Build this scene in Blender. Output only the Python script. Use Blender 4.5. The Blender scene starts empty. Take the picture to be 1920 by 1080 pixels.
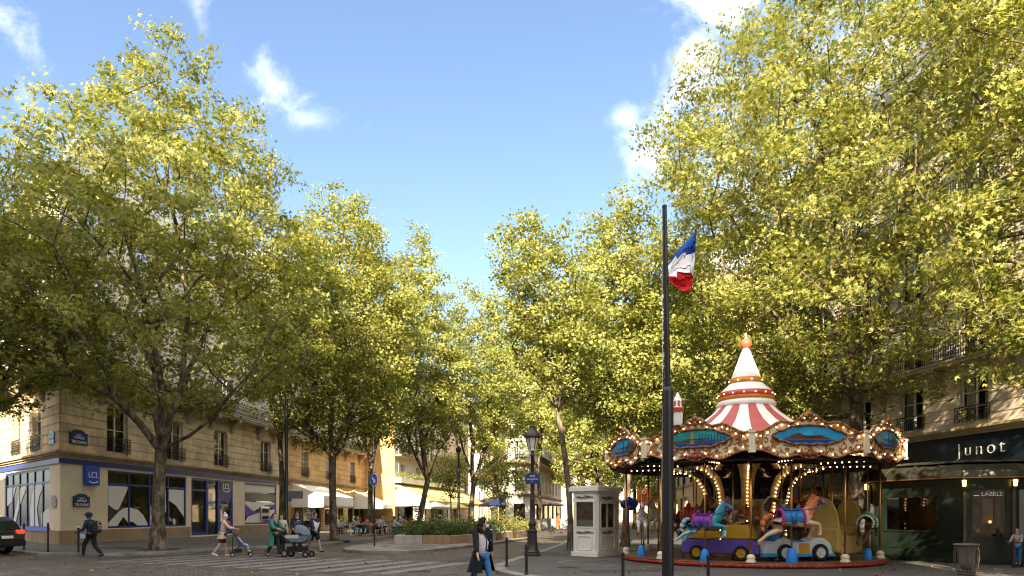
import bpy, bmesh, math, random
import numpy as np
from mathutils import Matrix, Vector
R = math.radians
PI = math.pi
random.seed(7)
sc = bpy.context.scene
COL = sc.collection

# ------------------------------------------------------------------ camera, sky, sun, exposure
cam_d = bpy.data.cameras.new('camera')
cam = bpy.data.objects.new('camera', cam_d); COL.objects.link(cam)
cam.location = (0, 0, 1.6); cam.rotation_euler = (R(90), 0, 0)
cam_d.sensor_width = 36; cam_d.lens = 24.0; cam_d.shift_y = 0.2214
cam_d.clip_end = 2000
sc.camera = cam

SUN_EL = R(30)
SUN_DIR = Vector((0.18, 0.98, 0)).normalized()      # the way the light travels, seen from above
sun_d = bpy.data.lights.new('sun', 'SUN'); sun_d.energy = 5.0; sun_d.angle = R(0.5); sun_d.color = (1.0, 0.85, 0.58)
sun = bpy.data.objects.new('sun', sun_d); COL.objects.link(sun)
trav = Vector((SUN_DIR.x*math.cos(SUN_EL), SUN_DIR.y*math.cos(SUN_EL), -math.sin(SUN_EL)))
sun.rotation_euler = trav.to_track_quat('-Z', 'Y').to_euler()
sun.location = (-30, -40, 40)

sc.view_settings.view_transform = 'Standard'
sc.view_settings.look = 'None'
sc.view_settings.exposure = 2.22
SHADE_TOP = 27.4
sc.view_settings.gamma = 1.0

W = bpy.data.worlds.new('World'); sc.world = W; W.use_nodes = True
def build_world():
    nt = W.node_tree; N = nt.nodes; L = nt.links
    N.clear()
    out = N.new('ShaderNodeOutputWorld'); bg = N.new('ShaderNodeBackground')
    sky = N.new('ShaderNodeTexSky'); sky.sky_type = 'NISHITA'; sky.sun_disc = False
    sky.sun_elevation = SUN_EL
    sky.sun_rotation = math.atan2(-SUN_DIR.x, -SUN_DIR.y)
    sky.air_density = 1.0; sky.dust_density = 1.2; sky.ozone_density = 1.5
    tc = N.new('ShaderNodeTexCoord'); sep = N.new('ShaderNodeSeparateXYZ'); L.new(tc.outputs['Generated'], sep.inputs[0])
    def m(op, a, b=None, c=None, clamp=False):
        n = N.new('ShaderNodeMath'); n.operation = op; n.use_clamp = clamp
        for i, v in enumerate((a, b, c)):
            if v is None: continue
            if hasattr(v, 'is_output'): L.new(v, n.inputs[i])
            else: n.inputs[i].default_value = v
        return n.outputs[0]
    yy = m('MAXIMUM', sep.outputs[1], 0.02)
    u = m('DIVIDE', sep.outputs[0], yy); v = m('DIVIDE', sep.outputs[2], yy)
    comb = N.new('ShaderNodeCombineXYZ'); L.new(u, comb.inputs[0]); L.new(v, comb.inputs[1])
    nz = N.new('ShaderNodeTexNoise'); nz.inputs['Scale'].default_value = 12; nz.inputs['Detail'].default_value = 10; nz.inputs['Roughness'].default_value = .6
    nz.inputs['Distortion'].default_value = .35
    L.new(comb.outputs[0], nz.inputs['Vector'])
    nf = m('SUBTRACT', nz.outputs[0], 0.5)
    total = None
    # puffs of cloud as (direction right, direction up, half width, half height, tilt, density, raggedness)
    puffs = [(-.345, .622, .056, .046, -.5, 1.0, 1.7), (-.290, .578, .062, .024, -.15, .6, 1.8), (-.738, .725, .085, .030, -1.0, .5, 2.2),
             (-.458, .725, .022, .055, .25, .28, 2.6), (-.715, .615, .02, .035, .3, .22, 2.0),
             (.310, .745, .095, .085, .9, 1.25, 1.6), (.265, .66, .05, .11, -.35, .9, 2.0), (.195, .535, .055, .085, -.6, .75, 2.2),
             (.163, .583, .036, .026, 0, .95, 1.0), (.60, .60, .34, .24, .2, 1.3, 1.6), (.35, .47, .12, .10, 0, .8, 2.0)]
    for (pu, pv, a, b, t, d, k) in puffs:
        du = m('SUBTRACT', u, pu); dv = m('SUBTRACT', v, pv)
        ct, st = math.cos(t), math.sin(t)
        x = m('ADD', m('MULTIPLY', du, ct/a), m('MULTIPLY', dv, st/a))
        y = m('ADD', m('MULTIPLY', du, -st/b), m('MULTIPLY', dv, ct/b))
        r2 = m('SQRT', m('ADD', m('MULTIPLY', x, x), m('MULTIPLY', y, y)))
        val = m('ADD', m('MULTIPLY', m('SUBTRACT', 1.0, r2), .9), m('MULTIPLY', nf, k*1.7))
        ss = N.new('ShaderNodeMapRange'); ss.interpolation_type = 'SMOOTHSTEP'
        L.new(val, ss.inputs[0]); ss.inputs[1].default_value = -.1; ss.inputs[2].default_value = 2.2
        o = m('MULTIPLY', ss.outputs[0], d)
        total = o if total is None else m('MAXIMUM', total, o)
    total = m('MULTIPLY', m('MINIMUM', total, 1.0), m('GREATER_THAN', sep.outputs[1], 0.05))
    # unseen bright cloud bank, added overhead and behind the viewer to fill the shade
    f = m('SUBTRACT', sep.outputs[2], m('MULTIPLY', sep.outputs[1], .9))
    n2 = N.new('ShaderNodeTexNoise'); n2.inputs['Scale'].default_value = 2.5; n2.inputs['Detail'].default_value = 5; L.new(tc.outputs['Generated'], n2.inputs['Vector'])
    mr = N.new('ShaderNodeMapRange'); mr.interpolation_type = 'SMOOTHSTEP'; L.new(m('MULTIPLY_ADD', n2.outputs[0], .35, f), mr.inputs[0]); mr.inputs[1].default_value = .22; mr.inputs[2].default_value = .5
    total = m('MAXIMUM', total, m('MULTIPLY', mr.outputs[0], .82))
    mix = N.new('ShaderNodeMix'); mix.data_type = 'RGBA'
    L.new(total, mix.inputs[0])
    tint = N.new('ShaderNodeMix'); tint.data_type = 'RGBA'; tint.blend_type = 'MULTIPLY'; tint.inputs[0].default_value = 1
    L.new(sky.outputs[0], tint.inputs[6]); tint.inputs[7].default_value = SKY_TINT
    L.new(tint.outputs[2], mix.inputs[6])
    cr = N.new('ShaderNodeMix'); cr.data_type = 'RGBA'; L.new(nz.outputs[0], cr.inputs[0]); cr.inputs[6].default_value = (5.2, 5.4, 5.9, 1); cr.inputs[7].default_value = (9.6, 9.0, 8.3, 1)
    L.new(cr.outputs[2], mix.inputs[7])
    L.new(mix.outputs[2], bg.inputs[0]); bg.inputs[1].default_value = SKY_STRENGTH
    L.new(bg.outputs[0], out.inputs[0])
SKY_TINT = (.71, .71, .72, 1)
SKY_STRENGTH = 0.1
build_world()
sc.cycles.max_bounces = 6; sc.cycles.diffuse_bounces = 3; sc.cycles.glossy_bounces = 3
sc.cycles.transmission_bounces = 4; sc.cycles.transparent_max_bounces = 8
sc.cycles.sample_clamp_indirect = 4.0
sc.cycles.use_denoising = True
sc.cycles.pixel_filter_type = 'BLACKMAN_HARRIS'; sc.cycles.filter_width = 1.15

# ------------------------------------------------------------------ helpers
WM = {}
def at(px, py, h=0.0):
    """a point h metres above the road, from where it stands in the survey photograph"""
    d = (1.6 - h)*1280/(py - 965)
    return ((px - 960)/1280*d, d)
def xz(px, d): return (px - 960)/1280*d
def hz(py, d): return 1.6 + (965 - py)*d/1280

class MB:
    def __init__(s): s.v = []; s.f = []; s.m = []; s.M = Matrix.Identity(4)
    def fr(s, M): s.M = M; return s
    def add(s, vs, fs, mi=0):
        o = len(s.v)
        for p in vs: s.v.append(s.M @ Vector(p))
        for f in fs: s.f.append(tuple(i+o for i in f)); s.m.append(mi)
        return s
    def box(s, x0, x1, y0, y1, z0, z1, mi=0):
        return s.add([(x0,y0,z0),(x1,y0,z0),(x1,y1,z0),(x0,y1,z0),(x0,y0,z1),(x1,y0,z1),(x1,y1,z1),(x0,y1,z1)],
                     [(0,3,2,1),(4,5,6,7),(0,1,5,4),(1,2,6,5),(2,3,7,6),(3,0,4,7)], mi)
    def quad(s, a, b, c, d, mi=0): return s.add([a,b,c,d], [(0,1,2,3)], mi)
    def tube(s, p0, p1, r0, r1=None, n=8, mi=0, caps=True):
        r1 = r0 if r1 is None else r1
        p0 = Vector(p0); p1 = Vector(p1); d = (p1-p0)
        if d.length < 1e-6: return s
        d.normalize(); a = d.orthogonal().normalized(); b = d.cross(a)
        vs = []
        for p, r in ((p0, r0), (p1, r1)):
            for k in range(n):
                t = 2*PI*k/n; vs.append(p + a*math.cos(t)*r + b*math.sin(t)*r)
        fs = [(k, (k+1) % n, n+(k+1) % n, n+k) for k in range(n)]
        if caps: fs += [tuple(range(n-1, -1, -1)), tuple(range(n, 2*n))]
        return s.add(vs, fs, mi)
    def path(s, pts, r, n=6, mi=0):
        for i in range(len(pts)-1):
            ra = r[i] if isinstance(r, (list, tuple)) else r
            rb = r[i+1] if isinstance(r, (list, tuple)) else r
            s.tube(pts[i], pts[i+1], ra, rb, n, mi)
        return s
    def lathe(s, prof, c=(0,0,0), n=24, mi=0, a0=0, a1=2*PI, mfun=None, sx=1, sy=1):
        full = abs(a1-a0-2*PI) < 1e-6
        cnt = n if full else n+1
        vs = []
        for (r, z) in prof:
            for k in range(cnt):
                t = a0+(a1-a0)*k/n
                vs.append((c[0]+r*math.cos(t)*sx, c[1]+r*math.sin(t)*sy, c[2]+z))
        for i in range(len(prof)-1):
            for k in range(n):
                k2 = (k+1) % cnt
                f = (i*cnt+k, i*cnt+k2, (i+1)*cnt+k2, (i+1)*cnt+k)
                if k == 0 and i == 0:
                    o = len(s.v); 
                    for p in vs: s.v.append(s.M @ Vector(p))
                s.f.append(tuple(j+o for j in f)); s.m.append(mfun(i, k) if mfun else mi)
        return s
    def prism(s, poly, z0, z1, mi=0, top=None):
        n = len(poly)
        vs = [(p[0], p[1], z0) for p in poly]+[(p[0], p[1], z1) for p in poly]
        s.add(vs, [(k, (k+1) % n, n+(k+1) % n, n+k) for k in range(n)]+[tuple(range(n-1,-1,-1))], mi)
        return s.add([(p[0], p[1], z1) for p in poly], [tuple(range(n))], mi if top is None else top)
    def slab(s, poly, y0, y1, mi=0):
        """an outline in x,z given thickness from y0 to y1"""
        n = len(poly)
        vs = [(p[0], y0, p[1]) for p in poly]+[(p[0], y1, p[1]) for p in poly]
        return s.add(vs, [tuple(range(n)), tuple(range(2*n-1, n-1, -1))]+[(k, n+k, n+(k+1) % n, (k+1) % n) for k in range(n)], mi)
    def ball(s, c, r, n=10, mi=0, sx=1, sy=1, sz=1):
        k = max(4, n//2)
        prof = [(max(.0001, math.sin(PI*i/k))*r, -math.cos(PI*i/k)*r*sz) for i in range(k+1)]
        return s.lathe(prof, c, n, mi, sx=sx, sy=sy)
    def mesh(s, name, mats, smooth=False, inv=None):
        me = bpy.data.meshes.new(name)
        vs = s.v if inv is None else [inv @ v for v in s.v]
        me.from_pydata([tuple(v) for v in vs], [], s.f)
        for mt in (mats if isinstance(mats, (list, tuple)) else [mats]): me.materials.append(mt)
        me.polygons.foreach_set('material_index', s.m)
        if smooth: me.polygons.foreach_set('use_smooth', [True]*len(s.f))
        bm = bmesh.new(); bm.from_mesh(me); bmesh.ops.recalc_face_normals(bm, faces=bm.faces); bm.to_mesh(me); bm.free()
        me.update()
        return me
    def build(s, name, mats, parent=None, smooth=False, bevel=0, auto=None):
        inv = WM[parent].inverted() if parent is not None else None
        o = bpy.data.objects.new(name, s.mesh(name, mats, smooth, inv)); COL.objects.link(o)
        if parent is not None: o.parent = parent; WM[o] = WM[parent]
        else: WM[o] = Matrix.Identity(4)
        if bevel:
            b = o.modifiers.new('bevel', 'BEVEL'); b.width = bevel; b.segments = 2; b.limit_method = 'ANGLE'; b.angle_limit = R(40)
        if auto is not None: smooth_by_angle(o.data, auto)
        return o
def smooth_by_angle(me, deg):
    me.polygons.foreach_set('use_smooth', [True]*len(me.polygons))
    try: me.set_sharp_from_angle(angle=R(deg))
    except Exception: pass
def put(name, me, parent, M):
    """a copy of a finished mesh as a part, M its place in the world"""
    o = bpy.data.objects.new(name, me); COL.objects.link(o); o.parent = parent
    o.matrix_local = WM[parent].inverted() @ M; WM[o] = M.copy()
    return o
def thing(name, label, cat, loc=(0,0,0), group=None, rz=0):
    o = bpy.data.objects.new(name, None); COL.objects.link(o); o.location = loc; o.rotation_euler = (0,0,rz)
    o.empty_display_size = .2
    WM[o] = Matrix.Translation(loc) @ Matrix.Rotation(rz, 4, 'Z')
    return tag(o, label, cat, group)
def tag(o, label=None, cat=None, group=None, kind=None):
    if label: o['label'] = label
    if cat: o['category'] = cat
    if group: o['group'] = group
    if kind: o['kind'] = kind
    return o
def copy_tree(o, loc=None, rz=None, label=None, parent=None, scale=None):
    c = o.copy(); COL.objects.link(c)
    if parent is not None: c.parent = parent
    if loc is not None: c.location = loc
    if rz is not None: c.rotation_euler = (0,0,rz)
    if scale: c.scale = (scale,)*3
    if label: c['label'] = label
    for ch in list(o.children): copy_tree(ch, parent=c)
    return c
def frame(ox, oy, dx, dy, oz=0):
    """x along (dx,dy), y into the wall, z up"""
    l = math.hypot(dx, dy); dx /= l; dy /= l
    return Matrix(((dx, -dy, 0, ox), (dy, dx, 0, oy), (0, 0, 1, oz), (0, 0, 0, 1)))
def T(x, y, z): return Matrix.Translation((x, y, z))
def RZ(a): return Matrix.Rotation(a, 4, 'Z')

def text_mesh(body, size, mat, extrude=.01, align='CENTER', space=1.0, thin=0, cache={}):
    key = (body, size, mat.name, extrude, align, space)
    if key in cache: return cache[key]
    c = bpy.data.curves.new('t', 'FONT'); c.body = body; c.size = size; c.extrude = extrude; c.align_x = align; c.align_y = 'CENTER'; c.space_character = space; c.offset = -thin
    o = bpy.data.objects.new('t', c); COL.objects.link(o)
    dg = bpy.context.evaluated_depsgraph_get(); dg.update()
    me = bpy.data.meshes.new_from_object(o.evaluated_get(dg)); me.materials.clear(); me.materials.append(mat)
    bpy.data.objects.remove(o); bpy.data.curves.remove(c)
    me.name = 'lettering'; cache[key] = me
    return me
def lettering(body, size, mat, parent, M, extrude=.008, space=1.0, name='lettering', thin=0):
    """letters standing on the outside of the frame M (x along, z up)"""
    return put(name, text_mesh(body, size, mat, extrude, 'CENTER', space, thin), parent, M @ Matrix.Rotation(R(90), 4, 'X'))

# ------------------------------------------------------------------ materials
def mat(name, col, rough=.7, metal=0, var=0, vscale=3, bump=0, bscale=20, spec=.3, emit=None, estr=0, coat=0, alt=None):
    m = bpy.data.materials.new(name); m.use_nodes = True
    nt = m.node_tree; b = nt.nodes['Principled BSDF']
    b.inputs['Base Color'].default_value = (*col, 1); b.inputs['Roughness'].default_value = rough; b.inputs['Metallic'].default_value = metal
    b.inputs['Specular IOR Level'].default_value = spec
    if coat: b.inputs['Coat Weight'].default_value = coat; b.inputs['Coat Roughness'].default_value = .08
    if emit: b.inputs['Emission Color'].default_value = (*emit, 1); b.inputs['Emission Strength'].default_value = estr
    if var or bump:
        tc = nt.nodes.new('ShaderNodeTexCoord')
    if var:
        n = nt.nodes.new('ShaderNodeTexNoise'); n.inputs['Scale'].default_value = vscale; n.inputs['Detail'].default_value = 5; n.inputs['Roughness'].default_value = .65
        nt.links.new(tc.outputs['Object'], n.inputs['Vector'])
        r = nt.nodes.new('ShaderNodeValToRGB'); r.color_ramp.elements[0].position = .3; r.color_ramp.elements[1].position = .72
        lo = alt if alt else tuple(c*(1-var) for c in col)
        r.color_ramp.elements[0].color = (*lo, 1); r.color_ramp.elements[1].color = (*tuple(min(1, c*(1+var*.5)) for c in col), 1)
        nt.links.new(n.outputs[0], r.inputs[0]); nt.links.new(r.outputs[0], b.inputs['Base Color'])
    if bump:
        n2 = nt.nodes.new('ShaderNodeTexNoise'); n2.inputs['Scale'].default_value = bscale; n2.inputs['Detail'].default_value = 4
        nt.links.new(tc.outputs['Object'], n2.inputs['Vector'])
        bp = nt.nodes.new('ShaderNodeBump'); bp.inputs['Strength'].default_value = bump; bp.inputs['Distance'].default_value = .02
        nt.links.new(n2.outputs[0], bp.inputs['Height']); nt.links.new(bp.outputs[0], b.inputs['Normal'])
    return m
def glass_mat(name, tint=(1,1,1), refl=.06):
    m = bpy.data.materials.new(name); m.use_nodes = True; nt = m.node_tree; nt.nodes.clear()
    o = nt.nodes.new('ShaderNodeOutputMaterial'); t = nt.nodes.new('ShaderNodeBsdfTransparent'); t.inputs[0].default_value = (*tint, 1)
    g = nt.nodes.new('ShaderNodeBsdfGlossy'); g.inputs['Roughness'].default_value = .03
    f = nt.nodes.new('ShaderNodeFresnel'); f.inputs[0].default_value = 1.55
    a = nt.nodes.new('ShaderNodeMath'); a.operation = 'ADD'; a.use_clamp = True; a.inputs[1].default_value = refl
    nt.links.new(f.outputs[0], a.inputs[0])
    x = nt.nodes.new('ShaderNodeMixShader'); nt.links.new(a.outputs[0], x.inputs[0]); nt.links.new(t.outputs[0], x.inputs[1]); nt.links.new(g.outputs[0], x.inputs[2])
    nt.links.new(x.outputs[0], o.inputs[0])
    return m
def stone_mat(name, col, dark, joints=0):
    """limestone with soot runs, blotches and, if wanted, thin horizontal joints"""
    m = bpy.data.materials.new(name); m.use_nodes = True; nt = m.node_tree; b = nt.nodes['Principled BSDF']
    b.inputs['Roughness'].default_value = .85; b.inputs['Specular IOR Level'].default_value = .2
    tc = nt.nodes.new('ShaderNodeTexCoord')
    def noise(scale, sz, detail=5):
        mp = nt.nodes.new('ShaderNodeMapping'); mp.inputs['Scale'].default_value = sz
        nt.links.new(tc.outputs['Object'], mp.inputs[0])
        n = nt.nodes.new('ShaderNodeTexNoise'); n.inputs['Scale'].default_value = scale; n.inputs['Detail'].default_value = detail; n.inputs['Roughness'].default_value = .65
        nt.links.new(mp.outputs[0], n.inputs['Vector']); return n.outputs[0]
    a = noise(.9, (1, 1, 1)); c = noise(2.2, (1.6, 1.6, .16)); g = noise(18, (1, 1, 1))
    add = nt.nodes.new('ShaderNodeMath'); add.operation = 'MULTIPLY_ADD'; add.inputs[1].default_value = .55
    nt.links.new(c, add.inputs[0]); nt.links.new(a, add.inputs[2])
    add2 = nt.nodes.new('ShaderNodeMath'); add2.operation = 'MULTIPLY_ADD'; add2.inputs[1].default_value = .22
    nt.links.new(g, add2.inputs[0]); nt.links.new(add.outputs[0], add2.inputs[2])
    r = nt.nodes.new('ShaderNodeValToRGB'); r.color_ramp.elements[0].position = .62; r.color_ramp.elements[1].position = .98
    r.color_ramp.elements[0].color = (*dark, 1); r.color_ramp.elements[1].color = (*col, 1)
    nt.links.new(add2.outputs[0], r.inputs[0]); nt.links.new(r.outputs[0], b.inputs['Base Color'])
    bp = nt.nodes.new('ShaderNodeBump'); bp.inputs['Strength'].default_value = .35; bp.inputs['Distance'].default_value = .02
    nt.links.new(g, bp.inputs['Height']); nt.links.new(bp.outputs[0], b.inputs['Normal'])
    return m
M = {}
M['stone'] = stone_mat('limestone', (.62, .50, .33), (.36, .27, .16))
M['stone_gold'] = stone_mat('golden_limestone', (.58, .38, .17), (.40, .25, .10))
M['stone_pale'] = stone_mat('pale_limestone', (.58, .50, .40), (.42, .34, .25))
M['stone_trim'] = stone_mat('limestone_trim', (.42, .34, .23), (.24, .18, .11))
M['plinth'] = stone_mat('plinth_stone', (.34, .25, .15), (.2, .14, .09))
M['render_cream'] = mat('cream_render', (.74, .63, .46), .8, var=.12, vscale=1.2, bump=.08)
M['zinc'] = mat('zinc_roof', (.22, .24, .27), .5, var=.2, vscale=2)
M['white_paint'] = mat('white_paint', (.74, .72, .67), .5, var=.06)
M['frame_grey'] = mat('window_frame_paint', (.60, .57, .51), .55, var=.08)
M['iron'] = mat('black_wrought_iron', (.018, .018, .02), .5, .3)
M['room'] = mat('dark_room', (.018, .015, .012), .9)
M['curtain'] = mat('net_curtain', (.55, .52, .46), .9, var=.12, vscale=6)
M['glass'] = glass_mat('window_glass', (.85, .88, .86), .05)
M['shutter'] = mat('pale_shutter', (.48, .46, .42), .6, var=.1)
M['bank_blue'] = mat('royal_blue_paint', (.015, .035, .22), .35, var=.12, spec=.5)
M['bright_blue'] = mat('bright_blue_enamel', (.02, .09, .55), .3, spec=.5)
M['plate_blue'] = mat('enamel_plate_blue', (.012, .03, .13), .3, spec=.5)
M['plate_green'] = mat('enamel_plate_green', (.02, .07, .05), .35, spec=.5)
M['white_vinyl'] = mat('white_vinyl', (.66, .64, .60), .5)
M['violet_vinyl'] = mat('violet_vinyl', (.10, .06, .40), .5)
M['white_letter'] = mat('white_lettering', (.82, .82, .80), .5)
M['steel'] = mat('brushed_steel', (.45, .45, .46), .35, .9)
M['black'] = mat('black_rubber', (.012, .012, .013), .7)
M['dark_metal'] = mat('dark_painted_metal', (.022, .02, .02), .4, .3, spec=.5)
M['lamp_metal'] = mat('bronze_brown_paint', (.045, .035, .032), .4, .3, var=.3, vscale=8)
M['pole_metal'] = mat('dark_grey_pole_paint', (.035, .035, .037), .35, .5, var=.15)
M['brass'] = mat('polished_brass', (.55, .30, .10), .3, .9, var=.15)
M['gold'] = mat('gold_paint', (.45, .25, .07), .4, .5, var=.25, vscale=12)
M['copper'] = mat('copper_red_moulding', (.26, .11, .045), .4, .3, var=.35, vscale=10)
M['cream_gloss'] = mat('cream_gloss_paint', (.66, .58, .43), .35, var=.1)
M['red_gloss'] = mat('red_gloss_paint', (.40, .035, .02), .3, spec=.5)
M['bulb'] = mat('warm_bulb', (1, .8, .5), .3, emit=(1, .62, .25), estr=1.5)
M['bulb_small'] = mat('warm_fairy_bulb', (1, .8, .5), .3, emit=(1, .6, .2), estr=2.0)
M['dark_wood'] = mat('dark_ceiling_boards', (.03, .02, .014), .7)
M['mirror'] = mat('dark_mirror', (.03, .028, .026), .08, .6, spec=.6)
M['lantern_glow'] = mat('lit_lantern_glass', (1, .75, .2), .4, emit=(1, .66, .12), estr=2.2)
M['frost'] = mat('frosted_lamp_glass', (.62, .60, .50), .25, spec=.5)

def variants(mt, cache={}):
    """neighbouring stone blocks of the same quarry: one a little greyer, one a little warmer"""
    if mt.name in cache: return cache[mt.name]
    out = [mt]
    for f in ((.84, .84, .87), (1.08, 1.03, .95)):
        c = mt.copy(); 
        for n in c.node_tree.nodes:
            if n.type == 'VALTORGB':
                for e in n.color_ramp.elements: e.color = (*[min(1, e.color[i]*f[i]) for i in range(3)], 1)
        out.append(c)
    cache[mt.name] = out; return out
# ------------------------------------------------------------------ ground
def ground_mat(name, cols, scale, bump, cobble=None, rot=0, rough=.8):
    m = bpy.data.materials.new(name); m.use_nodes = True; nt = m.node_tree; b = nt.nodes['Principled BSDF']
    b.inputs['Roughness'].default_value = rough; b.inputs['Specular IOR Level'].default_value = .35
    tc = nt.nodes.new('ShaderNodeTexCoord'); mp = nt.nodes.new('ShaderNodeMapping'); mp.inputs['Rotation'].default_value[2] = rot
    nt.links.new(tc.outputs['Object'], mp.inputs[0])
    def nz(s, d=6, dist=0):
        n = nt.nodes.new('ShaderNodeTexNoise'); n.inputs['Scale'].default_value = s; n.inputs['Detail'].default_value = d; n.inputs['Roughness'].default_value = .7; n.inputs['Distortion'].default_value = dist
        nt.links.new(mp.outputs[0], n.inputs['Vector']); return n.outputs[0]
    r = nt.nodes.new('ShaderNodeValToRGB'); r.color_ramp.elements[0].position = .32; r.color_ramp.elements[1].position = .7
    r.color_ramp.elements[0].color = (*cols[0], 1); r.color_ramp.elements[1].color = (*cols[1], 1)
    big = nz(scale, 8, .4); nt.links.new(big, r.inputs[0]); col = r.outputs[0]
    fine = nz(60, 3); h = fine
    if cobble:
        br = nt.nodes.new('ShaderNodeTexBrick'); br.inputs['Scale'].default_value = 1.0
        br.inputs['Brick Width'].default_value = cobble[0]; br.inputs['Row Height'].default_value = cobble[1]; br.inputs['Mortar Size'].default_value = cobble[2]
        br.inputs['Mortar Smooth'].default_value = .6; br.inputs['Bias'].default_value = 0
        br.inputs['Color1'].default_value = (.55, .55, .55, 1); br.inputs['Color2'].default_value = (1.7, 1.58, 1.42, 1); br.inputs['Mortar'].default_value = (.32, .32, .32, 1)
        wv = nt.nodes.new('ShaderNodeTexNoise'); wv.inputs['Scale'].default_value = 1.7; nt.links.new(mp.outputs[0], wv.inputs['Vector'])
        ad = nt.nodes.new('ShaderNodeMix'); ad.data_type = 'RGBA'; ad.blend_type = 'LINEAR_LIGHT'; ad.inputs[0].default_value = .05
        nt.links.new(mp.outputs[0], ad.inputs[6]); nt.links.new(wv.outputs[1], ad.inputs[7])
        nt.links.new(ad.outputs[2], br.inputs['Vector'])
        x = nt.nodes.new('ShaderNodeMix'); x.data_type = 'RGBA'; x.blend_type = 'MULTIPLY'; x.inputs[0].default_value = 1
        nt.links.new(col, x.inputs[6]); nt.links.new(br.outputs[0], x.inputs[7]); col = x.outputs[2]
        mm = nt.nodes.new('ShaderNodeMath'); mm.operation = 'MULTIPLY_ADD'; mm.inputs[1].default_value = -1.4
        nt.links.new(br.outputs['Fac'], mm.inputs[0]); nt.links.new(fine, mm.inputs[2]); h = mm.outputs[0]
    sp = nt.nodes.new('ShaderNodeMapRange'); nt.links.new(fine, sp.inputs[0]); sp.inputs[1].default_value = .3; sp.inputs[2].default_value = .7; sp.inputs[3].default_value = .75; sp.inputs[4].default_value = 1.25
    x2 = nt.nodes.new('ShaderNodeMix'); x2.data_type = 'RGBA'; x2.blend_type = 'MULTIPLY'; x2.inputs[0].default_value = 1
    nt.links.new(col, x2.inputs[6]); nt.links.new(sp.outputs[0], x2.inputs[7])
    nt.links.new(x2.outputs[2], b.inputs['Base Color'])
    bp = nt.nodes.new('ShaderNodeBump'); bp.inputs['Strength'].default_value = bump; bp.inputs['Distance'].default_value = .02
    nt.links.new(h, bp.inputs['Height']); nt.links.new(bp.outputs[0], b.inputs['Normal'])
    return m
M['asphalt'] = ground_mat('asphalt', ((.035, .033, .031), (.075, .07, .066)), .7, .4)
M['cobble'] = ground_mat('granite_setts', ((.05, .044, .038), (.11, .095, .08)), .5, 1.0, (.24, .16, .016), R(-25), .6)
M['pavement'] = ground_mat('asphalt_pavement', ((.065, .06, .055), (.115, .105, .095)), .45, .3)
M['pave_right'] = ground_mat('plaza_asphalt', ((.045, .042, .039), (.085, .078, .072)), .5, .35)
M['kerb'] = stone_mat('granite_kerb', (.22, .20, .18), (.10, .09, .08))
M['soil'] = mat('planting_soil', (.035, .025, .016), .95, var=.3, bump=.6)
M['island_top'] = ground_mat('island_paving', ((.12, .105, .09), (.19, .17, .15)), .8, .4, (.5, .5, .008), .4)
def paint_mat(name, col, under):
    m = bpy.data.materials.new(name); m.use_nodes = True; nt = m.node_tree; b = nt.nodes['Principled BSDF']; b.inputs['Roughness'].default_value = .7
    tc = nt.nodes.new('ShaderNodeTexCoord'); n = nt.nodes.new('ShaderNodeTexNoise'); n.inputs['Scale'].default_value = 5; n.inputs['Detail'].default_value = 8; n.inputs['Roughness'].default_value = .8
    nt.links.new(tc.outputs['Object'], n.inputs['Vector'])
    r = nt.nodes.new('ShaderNodeValToRGB'); r.color_ramp.elements[0].position = .40; r.color_ramp.elements[1].position = .56
    r.color_ramp.elements[0].color = (*under, 1); r.color_ramp.elements[1].color = (*col, 1)
    nt.links.new(n.outputs[0], r.inputs[0]); nt.links.new(r.outputs[0], b.inputs['Base Color'])
    return m
M['road_paint'] = paint_mat('worn_white_road_paint', (.155, .148, .14), (.075, .07, .065))
M['yellow_paint'] = paint_mat('worn_yellow_line', (.26, .20, .08), (.07, .065, .06))

g = MB(); g.quad((-600,-300,0), (600,-300,0), (600,1200,0), (-600,1200,0)); tag(g.build('ground', M['asphalt']), kind='structure')
g = MB(); g.add([(-60,2,.004),(14,2,.004),(14,16.5,.004),(3,24,.004),(3.2,60,.004),(-7,60,.004),(-9,36,.004),(-13,30,.004),(-60,64,.004)], [tuple(range(9))]); tag(g.build('road', M['cobble']), kind='structure')

def round_poly(pts, it=2):
    for _ in range(it):
        o = []
        for i in range(len(pts)):
            a = pts[i]; b = pts[(i+1) % len(pts)]
            o += [(a[0]*.78+b[0]*.22, a[1]*.78+b[1]*.22), (a[0]*.22+b[0]*.78, a[1]*.22+b[1]*.78)]
        pts = o
    return pts
def inset(poly, d):
    n = len(poly); out = []
    A = sum(poly[i][0]*poly[(i+1) % n][1]-poly[(i+1) % n][0]*poly[i][1] for i in range(n))
    s = 1 if A > 0 else -1
    for i in range(n):
        p0, p1, p2 = Vector(poly[i-1]), Vector(poly[i]), Vector(poly[(i+1) % n])
        e1 = (p1-p0).normalized(); e2 = (p2-p1).normalized()
        n1 = Vector((-e1.y, e1.x))*s; n2 = Vector((-e2.y, e2.x))*s
        b = (n1+n2); b = b.normalized() if b.length > 1e-6 else n1
        q = p1 + b*d/max(.5, b.dot(n1)); out.append((q.x, q.y))
    return out
def raised(name, poly, h, topmat, kerb_w=.3, kerbmat=None):
    ins = inset(poly, kerb_w)
    n = len(poly); m = MB()
    vs = [(x, y, 0) for x, y in poly]+[(x, y, h-.015) for x, y in poly]+[(x, y, h) for x, y in inset(poly, .03)]+[(x, y, h) for x, y in ins]
    fs = []
    for k in range(3):
        fs += [(k*n+i, k*n+(i+1) % n, (k+1)*n+(i+1) % n, (k+1)*n+i) for i in range(n)]
    m.add(vs, fs, 0); m.add([(x, y, h) for x, y in ins], [tuple(range(n))], 1)
    return tag(m.build(name, [kerbmat or M['kerb'], topmat]), kind='structure')
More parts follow.
